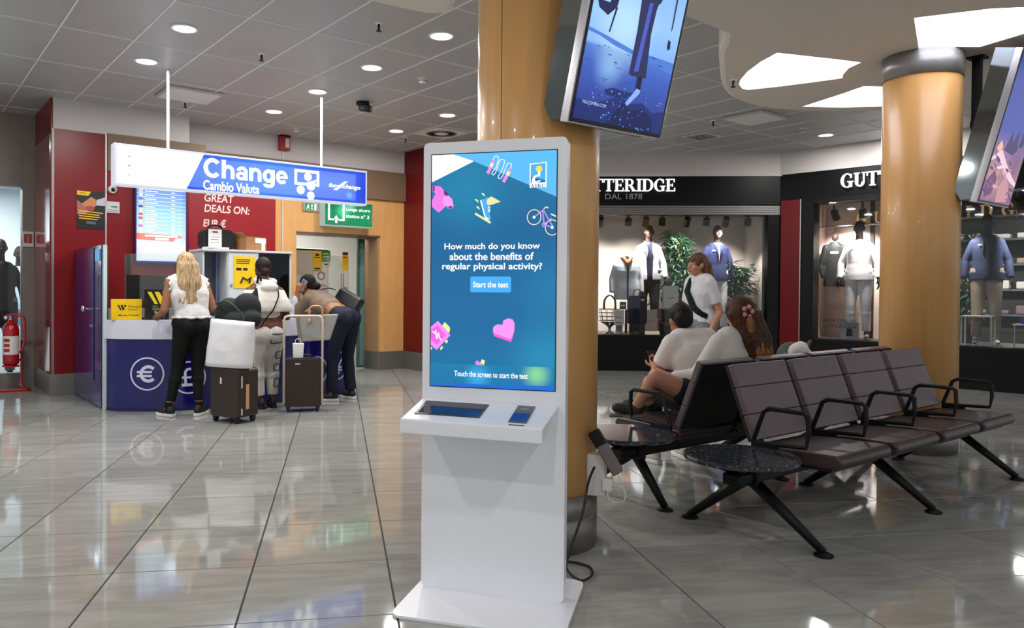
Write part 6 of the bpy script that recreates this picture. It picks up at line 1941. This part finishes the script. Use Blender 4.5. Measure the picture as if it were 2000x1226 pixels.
for k in range(9):
    q = -1.1 + 2.2 * k / 8
    m0 = V3((J['upper'].x + .03 + .085 * math.sin(q), J['upper'].y - .135, J['upper'].z - .015 + random.uniform(-.03, .03))); l0 = V3((J['upper'].x + .055 + .085 * math.sin(q) + random.uniform(-.03, .03), J['upper'].y - .155, J['upper'].z - .14 + random.uniform(-.05, .03)))
    b.tube(spl([m0, m0.lerp(l0, .5) + V3((random.uniform(-.02, .02), -.012, 0)), l0], 5), [.018] * 6 + [.013] * 4 + [.006], 7)
b.build('hair_ends', hairm('hair_copper', '#5a2f18', '#a8703f'), p6, smooth=True)
cl = MB()
for k in range(5):
    q = 2 * PI * k / 5
    cl.ball(P(.028 * math.cos(q) - .005, -.135, .015 + .032 * math.sin(q)), (.017, .012, .017), 10, 7)
cl.build('hair_clip', mat('clip_pink', '#c98a9c', .35), p6, smooth=True)
b = MB().ball(P(-.005, -.145, -.10), (.035, .028, .09)).build('hair_strand', hairm('hair_copper', '#5a2f18', '#a8703f'), p6, remesh=.009, rsmooth=2)
SHD = mat('shoe_dark_suede', '#2a2624', .7)
for s in 'LR':
    a, tp = J['ank' + s], J['toe' + s]
    bb = MB().cap(a + V3((0, 0, -.03)), .046, tp + V3((0, 0, .012)), .034)
    bb.build('shoe', SHD, p6, remesh=.009, rsmooth=1)
    d = (tp - a); d.z = 0; d.normalize()
    MB().obox((a.lerp(tp, .5) + V3((0, 0, -.055))), (.085, .25, .022), (0, 0, math.atan2(-d.x, d.y))).build('sole', mat('sole_grey', '#5c5856', .6), p6, bevel=.01)
# ------------------------------------------------------------------ shop displays
MQ = mat('mannequin_brown', '#33231e', .65, var=.05, spec=.2)
def mannequin(label, loc, rot, jacket, shirt, pants, h=1.76, arms='down', coat=0.0, vneck='v', shoes=None, head=True):
    t = thing('mannequin', label, 'mannequin', loc, rot)
    J = stand(h, 0, 0, ((-.11, 0), (.12, .04)))
    k = h / 1.65
    setarm(J, 'L', (-.228 * k, -.02, 1.08 * k), (-.25 * k, .06, .84 * k), (1, 0, 0), .3); setarm(J, 'R', (.228 * k, -.02, 1.08 * k), (.25 * k, .06, .84 * k), (-1, 0, 0), .3)
    J['hs'] = .97
    J['head'] = J['head'] + V3((0, .01, .045)); J['shL'] = J['shL'] + V3((.02, 0, -.02)); J['shR'] = J['shR'] + V3((-.02, 0, -.02))
    body_mesh(t, J, MQ, W=.85, vox=.012)
    trousers(t, J, pants, .016, .04, .075, .06, top=.5, vox=.013, W=.98)
    ph_ = J['pelvis'].z
    hem = ph_ - .11 - coat
    rings = [(hem, .205, .138), (ph_ - .02, .20, .136), (J['waist'].z, .166, .118), (J['chest'].z, .18, .124), (J['upper'].z - .035, .18, .108), (J['upper'].z + .03, .14, .09), (J['neck'].z + .012, .07, .066)]
    b = MB().loft([(z, rx, ry, 0, .008) for z, rx, ry in rings], 24)
    for s in 'LR':
        b.cap(J['sh' + s] - V3((0, 0, .015)), .062, J['el' + s], .052); b.cone(J['el' + s], J['el' + s].lerp(J['wr' + s], .9), .052, .045, 16); b.ball(J['el' + s], .052)
    jo = b.build('jacket', jacket, t, remesh=.011, rsmooth=1)
    if vneck and shirt:
        def ryz(z):
            for i in range(len(rings) - 1):
                if rings[i][0] <= z <= rings[i + 1][0]:
                    e = (z - rings[i][0]) / (rings[i + 1][0] - rings[i][0]); return rings[i][2] + (rings[i + 1][2] - rings[i][2]) * e
            return rings[-1][2]
        zt = J['neck'].z + .01; zb = hem if vneck == 'open' else J['waist'].z + .04
        vr = []
        for q in range(10):
            e = q / 9; z = zb + (zt - zb) * e
            wd = (.07 + .006 * e) if vneck == 'open' else (.006 + .062 * e)
            vr.append((z, wd * (1.4 if vneck == 'open' else 1.0), ryz(z) + (.012 if vneck == 'open' else .008), 0, .008))
        MB().loft(vr, 24).build('shirt_front', shirt, t, smooth=True)
        for sg_ in (-1, 1):
            MB().tube([V3((sg_ * .062, .0, zt + .012)), V3((sg_ * .06, .075, zt - .03)), V3((sg_ * (.05 if vneck == 'open' else .035), ryz(J['chest'].z + .04) + .016, J['chest'].z + .04)), V3((sg_ * (.05 if vneck == 'open' else .012), ryz(J['waist'].z + .08) + .014, J['waist'].z + .08))], [.016, .018, .018, .006], 8).build('lapel', jacket, jo, smooth=True)
    MB().obox((.085, .124, J['chest'].z + .05), (.06, .006, .022)).build('pocket_label', PAPER, t)
    for s in 'LR': shoe(t, J, s, shoes or SHOEB, shoes or SHOEB)
    return t
ZP = .551
WJ = cloth('white_jacket', '#d9d9e0', .8, .5, 8); NJ = cloth('navy_blazer', '#252a4e', .8, .4, 12); NAV = cloth('navy_jersey', '#23263a', .8, .3)
mannequin('mannequin in open white jacket over navy shirt in the shop window', S(1, -1.90, .55, ZP), A1_ + PI, WJ, NAV, cloth('slate_trousers', '#3a3c46', .8), vneck='open')
mannequin('mannequin in navy blazer and white trousers in the shop window', S(1, -.80, .60, ZP), A1_ + PI + .1, NJ, WHITEF, cloth('white_trousers', '#e0dee2', .8))
mannequin('mannequin all in white sweater and trousers left of the far column', S(2, .97, .55, ZP), A2_ + PI + .2, cloth('white_sweater', '#e6e0e2', .85, .6, 8), None, cloth('white_chino', '#d9d2d6', .8), vneck=False, shoes=mat('suede_grey', '#8f857e', .7))
mannequin('mannequin in blue jacket and beige trousers right of the far column', S(2, 2.58, .60, ZP), A2_ + PI + .3, cloth('blue_jacket', '#2c3550', .7, .6, 10), NAV, cloth('beige_trousers', '#9c8c7c', .8), vneck='open', shoes=mat('shoe_white', '#dcd8d4', .5))
mannequin('dark clothed mannequin in the shop window at the far left edge', B(1.20, 11.75, 0.01), AL + PI, cloth('charcoal_coat', '#2b2c30', .8), None, cloth('grey_pants', '#77706a', .8), vneck=False, h=1.85, coat=.2)
mannequin('mannequin in pale blue shirt at the far left beside the dark clothed one', B(1.52, 12.6, 0.01), AL + PI, cloth('pale_blue_shirt', '#c8dcea', .8), None, cloth('white_denim', '#dfe4ea', .8), vneck=False, h=1.8)

# dress form with white blazer
t = thing('dress_form', 'dress form with white blazer and orange scarf left of the white jacket mannequin', 'dress form', S(1, -2.27, .42, ZP), A1_ + PI)
MB().lathe([(0, 0), (.16, 0), (.16, .02), (.02, .03), (.02, .40), (0, .40)], seg=24).build('stand', mat('form_wood', '#3a2a20', .5), t, smooth=False)
J = stand(1.42, 0, 0)
J = {k_: (v + V3((0, 0, -.04)) if isinstance(v, Vector) and k_ not in ('face',) else v) for k_, v in J.items()}
setarm(J, 'L', (-.225, -.02, .90), (-.235, .03, .68)); setarm(J, 'R', (.225, -.02, .90), (.235, .03, .68))
b = MB(); torso(b, J, -.006, 0, 3, W=.95); b.cap(J['neck'], .05, J['neck'] + V3((0, 0, .07)), .045); b.build('torso', MQ, t, remesh=.012, rsmooth=2)
b = MB().loft([(.56, .205, .135, 0, .005), (.76, .20, .134, 0, .005), (.90, .175, .118, 0, .008), (1.02, .20, .128, 0, .008), (1.10, .195, .112, 0, .005), (1.165, .15, .09, 0, 0), (1.21, .07, .07, 0, 0)], 24)
for s in 'LR': b.cap(J['sh' + s] - V3((0, 0, .012)), .06, J['el' + s], .052); b.cone(J['el' + s], J['wr' + s], .052, .045, 16); b.ball(J['el' + s], .052)
b.build('blazer', WJ, t, remesh=.011, rsmooth=1)
MB().loft([(.57, .045, .141, 0, .005), (.76, .045, .140, 0, .005), (.90, .045, .124, 0, .008), (1.02, .052, .134, 0, .008), (1.10, .055, .118, 0, .005), (1.2, .055, .08, 0, 0)], 24).build('shirt_front', NAV, t, smooth=True)
MB().tube(spl([(-.08, -.02, 1.23), (-.05, .07, 1.22), (0, .12, 1.14), (.05, .07, 1.22), (.08, -.02, 1.23)]), .025, 8).build('scarf', mat('scarf_orange', '#e0703a', .7), t, smooth=True)
# jacket hanging on the wall of the corner window
t = thing('hanging_jacket', 'dark green black jacket hanging on the pink wall in the corner window', 'jacket', S(2, .56, .70, 1.25), A2_ + PI + .3)
b = MB().loft([(.10, .16, .07, 0, 0), (.35, .15, .075, 0, 0), (.62, .16, .07, 0, 0), (.72, .13, .06, 0, 0), (.79, .055, .045, 0, 0)], 20)
b.cap((-.13, 0, .70), .05, (-.20, .03, .42), .045); b.cap((-.20, .03, .42), .045, (-.21, .06, .16), .038)
b.cap((.13, 0, .70), .05, (.20, .03, .42), .045); b.cap((.20, .03, .42), .045, (.16, .1, .26), .038)
b.build('jacket', cloth('waxed_olive', '#23241f', .55, .7, 10), t, remesh=.013, rsmooth=2)
MB().ball((0, .0, .86), (.05, .05, .06)).build('hanger_top', MQ, t, smooth=True)
MB().box(-.05, .06, .072, .077, .60, .64).build('label', PAPER, t)
MB().cone((0, -.02, .88), (0, -.02, 1.03), .006, .006, 8).build('hook', CHROME, t)

def plant(label, loc, rot, H, n, spread, seed, canes=3):
    random.seed(seed)
    t = thing('bamboo_plant', label, 'plant', loc, rot)
    MB().lathe([(0, 0), (.13, 0), (.17, .28), (.16, .28), (.15, .25), (0, .25)], seg=24).build('pot', mat('pot_dark', '#2c2a2a', .5), t)
    tips = []
    for k in range(canes):
        x = random.uniform(-.08, .08); y = random.uniform(-.05, .05)
        top = V3((x + random.uniform(-.12, .12), y + random.uniform(-.08, .08), H * random.uniform(.75, .95)))
        MB().tube(spl([(x, y, .2), V3((x, y, .2)).lerp(top, .5) + V3((.02, 0, 0)), top]), .014, 8).build('cane', mat('cane_tan', '#b0854e', .5, var=.15, scale=30), t, smooth=True)
        tips.append((V3((x, y, .3)), top))
    b = MB()
    for i in range(n):
        a, top = random.choice(tips)
        c = a.lerp(top, random.uniform(.12, 1.08)) + V3((random.gauss(0, spread * .5), random.gauss(0, spread * .3), random.gauss(0, .04)))
        az = random.uniform(0, 2 * PI)
        for m_ in range(5):
            q = az + (m_ - 2) * .45
            el = random.uniform(-.7, .35)
            d = V3((math.cos(q) * math.cos(el), math.sin(q) * math.cos(el), math.sin(el)))
            L = random.uniform(.12, .23)
            sd = d.cross(V3((0, 0, 1))).normalized() * .016
            dn = V3((0, 0, -.012))
            b.add([c, c + d * L * .45 + sd, c + d * L + V3((0, 0, -.02)), c + d * L * .45 - sd, c + d * L * .45 + dn], [(0, 1, 4), (1, 2, 4), (2, 3, 4), (3, 0, 4)])
    o = b.build('foliage', mat('leaf_green', '#41674a', .5, var=.4, scale=5), t, fix=False)
    o['kind'] = 'stuff'
    return t
plant('tall bamboo plant between the two mannequins in the shop window', S(1, -1.36, .85, ZP), A1_, 1.70, 300, .27, 2)
plant('bamboo plant right of the navy blazer mannequin', S(1, -.42, .72, ZP), A1_, 1.35, 240, .19, 4)
plant('green plant behind the blue jacket mannequin', S(2, 2.25, 1.05, ZP), A2_, 1.75, 120, .2, 6)

def spot(fr, s, d, z, lb, watts, aim):
    rot = A1_ if fr == 1 else A2_
    t = thing('track_spot', lb, 'spotlight', S(fr, s, d, z), rot, 'black track spotlights in the shop windows')
    MB().box(-.012, .012, -.012, .012, .0, .12).build('stem', BLACKMETAL, t)
    MB().cone((0, 0, .01), (aim[0] * .1, aim[1] * .1, -.10), .05, .055, 14).build('head', BLACKMETAL, t)
    if watts:
        dv = V3((aim[0], aim[1], -1.0)).normalized()
        L = bpy.data.lights.new('spot_lamp', 'SPOT'); L.energy = watts; L.spot_size = 1.5; L.spot_blend = .6; L.shadow_soft_size = .05; L.color = (1, .95, .9)
        o = bpy.data.objects.new('spot_lamp', L); COL.objects.link(o); o.parent = t; o.location = dv * .24
        o.rotation_euler = dv.to_track_quat('-Z', 'Y').to_euler()
for k, s_ in enumerate((-2.72, -2.28, -2.0, -1.75, -1.35, -1.06, -.75, -.42)):
    spot(1, s_, .20, 2.40, ['leftmost', 'second', 'third', 'fourth', 'fifth', 'sixth', 'seventh', 'rightmost'][k] + ' black spotlight from the left at the top of the wide shop window', 55 if k % 2 else 95, (0, .38 if k % 2 else 1.0))
wallS(1, 'trim_2', [(-5, -.1, .18, .22, 2.52, 2.55)], BLACKMETAL)
for k, s_ in enumerate((.72, 1.12, 1.55, 2.3, 3.0)):
    spot(2, s_, .22, 2.46, ['first', 'second', 'third', 'fourth', 'fifth'][k] + ' black spotlight from the red pillar in the corner window', 75 if k % 2 else 130, (0, .38 if k % 2 else 1.0))
wallS(2, 'trim_3', [(.3, 4.7, .20, .24, 2.58, 2.60)], BLACKMETAL)

# things standing in the wide window
t = thing('handbag', 'wire frame handbag with brown handles at the left of the shop window', 'handbag', S(1, -2.55, .30, .78), A1_)
LB = mat('bag_brown', '#5b4038', .5)
for zz in (.0, .06, .12, .18):
    MB().tube([V3((.17 * math.cos(q), .09 * math.sin(q), zz)) for q in [2 * PI * i / 24 for i in range(24)]], .005, 5, closed=True).build('hoop', mat('wire_bronze', '#6b5a50', .3, metal=.8), t)
for k in range(10):
    q = 2 * PI * k / 10
    MB().tube([V3((.13 * math.cos(q), .07 * math.sin(q), -.02)), V3((.17 * math.cos(q), .09 * math.sin(q), .18))], .004, 5).build('wire', MATS['wire_bronze'], t)
for dy in (-.06, .06):
    MB().tube(spl([(-.09, dy, .17), (-.08, dy, .33), (0, dy, .40), (.08, dy, .33), (.09, dy, .17)]), .009, 8).build('handle', LB, t, smooth=True)
t = thing('silver_bowl', 'silver footed bowl carrying the wire handbag in the shop window', 'bowl', S(1, -2.55, .30, ZP), A1_)
MB().lathe([(0, 0), (.11, 0), (.10, .02), (.025, .05), (.02, .11), (.06, .15), (.15, .20), (.16, .21), (.0, .205)], seg=32).build('bowl', CHROME, t, smooth=True)
t = notice('price_card', 'white card leaning below the wire handbag', S(1, -2.42, .16, .83), .16, .24, PAPER, [(-.05, .05, -.09, -.075, MATS['print_grey']), (-.05, .05, .0, .012, MATS['print_grey'])], rotz=A1_, cat='card')
t = notice('price_card', 'small navy card beside the wire handbag', S(1, -2.35, .24, 1.02), .10, .12, mat('card_navy', '#2a3050', .5), [(-.03, .03, -.01, .01, PAPER)], rotz=A1_, cat='card')
MB().cone((0, .02, -.06), (0, .02, -.468), .005, .005, 6).build('rod', CHROME, t)
for o_ in [o for o in COL.objects if o.parent is None and o.name.startswith('price_card') and o.location.z < .9]:
    MB().box(-.05, .05, .0, .06, -.28, -.12).build('stand', CHROME, o_)
def frame_sign(label, s, d, z, w, h, col_='#e8e4de'):
    t = thing('framed_sign', label, 'framed sign', S(1, s, d, z), A1_)
    MB().box(-w / 2, w / 2, 0, .02, 0, h).build('frame', mat('frame_silver', '#b9aea6', .3, metal=.6), t)
    MB().box(-w / 2 + .012, w / 2 - .012, -.002, 0, .012, h - .012).build('sheet', mat('sheet_' + col_.strip('#'), col_, .5), t)
    MB().box(-w / 4, w / 4, -.003, -.002, h * .45, h * .48).build('print', MATS['print_grey'], t)
    return t
frame_sign('white framed sign on a black box right of the white jacket mannequin', -1.60, .24, .98, .24, .36)
t = thing('leather_case', 'lower black leather case under the white framed sign', 'case', S(1, -1.58, .28, ZP), A1_)
MB().box(-.2, .2, -.12, .16, 0, .21).build('body', BLACK, t, bevel=.02)
MB().box(-.15, .15, -.124, -.12, .10, .115).build('seam', BLACKMETAL, t)
t = thing('leather_case', 'upper black leather case with a pale clasp carrying the white framed sign', 'case', S(1, -1.58, .28, ZP + .213), A1_)
MB().box(-.17, .19, -.10, .14, 0, .212).build('body', BLACK, t, bevel=.02)
MB().box(-.03, .05, -.104, -.10, .146, .17).build('clasp', PAPER, t)
frame_sign('beige framed sign standing beside a brown box in the shop window', -1.93, .18, .62, .22, .34, '#c9b9a8')
t = thing('display_box', 'brown box with a lit front under the beige framed sign', 'box', S(1, -1.88, .24, ZP), A1_)
MB().box(-.17, .17, -.05, .16, 0, .068).build('base', mat('lit_cream', '#efdcc0', .5, emit=.5), t)
MB().box(.08, .17, -.04, .14, .07, .26).build('block', LB, t, bevel=.005)
t = thing('garment_bag', 'navy bag hanging below the white blazer on the dress form', 'bag', S(1, -2.13, .22, .72), A1_)
MB().prism(rrect(-.15, .15, 0, .46, .05), -.05, .05).build('body', cloth('navy_canvas', '#2a2c42', .7, .3), t, bevel=.02)
MB().box(.05, .11, -.054, -.05, .38, .41).build('label', PAPER, t)
MB().tube(spl([(-.06, 0, .45), (-.04, 0, .55), (.04, 0, .55), (.06, 0, .45)]), .01, 8).build('handle', LB, t, smooth=True)
MB().box(-.12, .12, -.05, .05, -.168, .0).build('foot_block', mat('form_wood2', '#2c2220', .5), t)
t = thing('leather_bag', 'dark brown leather bag at the right end of the wide shop window', 'bag', S(1, -.30, .35, ZP), A1_)
MB().prism(rrect(-.16, .18, 0, .42, .08), -.12, .12).build('body', mat('dark_leather', '#2a1a18', .3), t, bevel=.04, segs=3)
MB().tube(spl([(-.08, 0, .40), (-.06, 0, .50), (.06, 0, .50), (.09, 0, .40)]), .012, 8).build('handle', MATS['dark_leather'], t, smooth=True)
MB().box(-.12, .14, -.125, -.12, .22, .24).build('strap', LB, t)
t = thing('hanging_black_bag', 'black bag hung beside the white trousers in the shop window', 'bag', S(1, -.93, .28, ZP), A1_)
MB().prism(rrect(-.10, .10, 0, .50, .05), -.05, .05).build('body', BLACK, t, bevel=.02)
MB().tube(spl([(-.05, 0, .49), (-.03, 0, .62), (.03, 0, .62), (.05, 0, .49)]), .01, 8).build('handle', BLACK, t, smooth=True)

# corner window: rail with gilt letters, frames, shelves
t = thing('hanging_rail', 'steel rail with gilt letters hanging behind the corner window', 'rail', S(2, .3, .62, 2.27), A2_)
MB().cone((.05, 0, 0), (3.9, 0, .05), .014, .014, 10).build('rail', STEEL, t)
for x_ in (.1, 1.3, 2.6, 3.8): MB().cone((x_, 0, 0), (x_, 0, .53), .004, .004, 6).build('wire', STEEL, t)
GOLD = mat('gilt', '#c9a06a', .25, metal=.8, var=.05)
xx = .60
for ch_ in 'GUTTERIDGE':
    Pp, adv = serif_glyph(ch_)
    b = MB()
    for q in Pp: b.prism([(xx + px * .17, .02 + pz * .17 + .012 * 0) for px, pz in q], -.01, .01)
    b.build('letter', GOLD, t)
    xx += adv * .17 + .10
t = notice('window_sticker', 'black online shop lettering on the glass of the corner window', S(2, .88, .058, .80), .001, .001, INK, [], rotz=A2_, cat='lettering')
for o_ in list(COL.objects):
    if o_.parent == t: bpy.data.objects.remove(o_)
shift(text_mb('SHOP ONLINE', .50, .055), 0, 0, .04).build('lettering', INK, t, fix=False)
MB().box(-.27, .24, 0, .001, -.008, -.004).build('rule', INK, t)
shift(text_mb('GUTTERIDGE', .48, .04), 0, 0, -.045).build('lettering', INK, t, fix=False)
t = thing('photo_card', 'grey photo card standing on the floor of the corner window', 'card', S(2, .96, .22, ZP), A2_)
MB().box(-.13, .13, 0, .01, 0, .26).build('card', mat('card_grey', '#a5a3ac', .5), t)
MB().prism([(-.05, .06), (.05, .06), (.04, .17), (-.03, .18)], -.002, 0).build('picture', mat('picture_dark', '#2a2630', .5), t)
t = thing('display_table', 'white tubular display stand with shoes right of the far column', 'stand', S(2, 2.55, .24, ZP), A2_)
for sx in (-.17, .17):
    for yy in (0, .2):
        MB().cone((sx, yy, 0), (sx, yy, .40), .010, .010, 8).build('leg', PAPER, t)
MB().box(-.18, .18, -.01, .21, .39, .41).build('top', PAPER, t)
t = thing('side_table', 'low metal table with a blue candle at the right edge of the corner window', 'table', S(2, 3.15, .35, ZP), A2_)
MB().box(-.2, .3, -.12, .2, .30, .315).build('top', STEEL, t)
for sx in (-.18, .02, .28): MB().cone((sx, -.1, 0), (sx, -.1, .30), .008, .008, 8).build('leg', STEEL, t)
t = thing('candle', 'small blue candle glass on the low metal table', 'candle', S(2, 3.05, .37, ZP + .316), A2_)
MB().lathe([(0, 0), (.04, 0), (.045, .09), (.036, .09), (.034, .03), (0, .03)], seg=20).build('glass', mat('candle_blue', '#2a44a8', .2), t, smooth=False)
MB().lathe([(0, .031), (.033, .031), (.033, .07), (0, .07)], seg=16).build('wax', PAPER, t)
for k, z_ in enumerate((.9, 1.3, 1.7, 2.1)):
    t = thing('wall_shelf', ['lowest', 'second', 'third', 'top'][k] + ' dark shelf on the deep wall right of the far column', 'shelf', S(2, 3.3, 2.85, z_), A2_)
    MB().box(-1.9, 1.4, 0, .34, 0, .03).build('board', mat('shelf_steel', '#5a5a60', .35), t)
    random.seed(30 + k)
    for i in range(9):
        g_ = thing('folded_garment', ['first', 'second', 'third', 'fourth', 'fifth', 'sixth', 'seventh', 'eighth', 'last'][i] + ' folded pile from the left on the ' + ['lowest', 'second', 'third', 'top'][k] + ' dark shop shelf', 'garment', S(2, 3.3 - 1.7 + i * .33, 3.0, z_ + .031), A2_, 'folded garments on the dark shop shelves')
        hh = random.uniform(.06, .14)
        MB().box(-.12, .12, -.09, .09, 0, hh).build('pile', mat('garment_' + str(random.randint(0, 4)), random.choice(['#b8a090', '#7a6a70', '#d8d2cc', '#4a4a5a', '#a89078']), .85), g_, bevel=.02)
t = thing('clothes_table', 'beige display table behind the blue jacket mannequin', 'table', S(2, 3.4, 1.5, 0), A2_)
MB().box(-.5, .7, -.3, .3, .70, .75).build('top', mat('table_wood', '#8a6f5c', .5), t)
for sx in (-.45, .65):
    for sy in (-.25, .25): MB().box(sx - .02, sx + .02, sy - .02, sy + .02, .0, .70).build('leg', BLACKMETAL, t)
for k in range(5):
    tag(MB().box(-.2, .2, -.14, .14, 0, .048).build('folded_sweater', mat('knit_' + str(k), ['#b08a84', '#d8cfc4', '#8a5a58', '#cfc6bc', '#a87f78'][k], .9), bevel=.015, loc=S(2, 3.35, 1.4, .751 + k * .05), rotz=A2_),
        ['rose folded sweater at the bottom of the pile', 'cream folded sweater second from the bottom', 'dark red folded sweater in the middle of the pile', 'pale folded sweater second from the top', 'dusty pink folded sweater on top of the pile'][k] + ' on the display table', 'sweater', 'sweaters piled on the display table')
lt = thing('shop_lamp', 'ceiling lamp deep inside the corner shop', 'lamp', S(2, 2.8, 2.0, 2.79), A2_)
MB().lathe([(0, 0), (.1, 0), (.1, -.02), (0, -.02)], seg=20).build('disc', MATS['lamp_white'], lt)
area_lamp('shop_deep_light', (0, 0, -.04), 30, .2, (1, .95, .9), parent=lt)

apply_all()
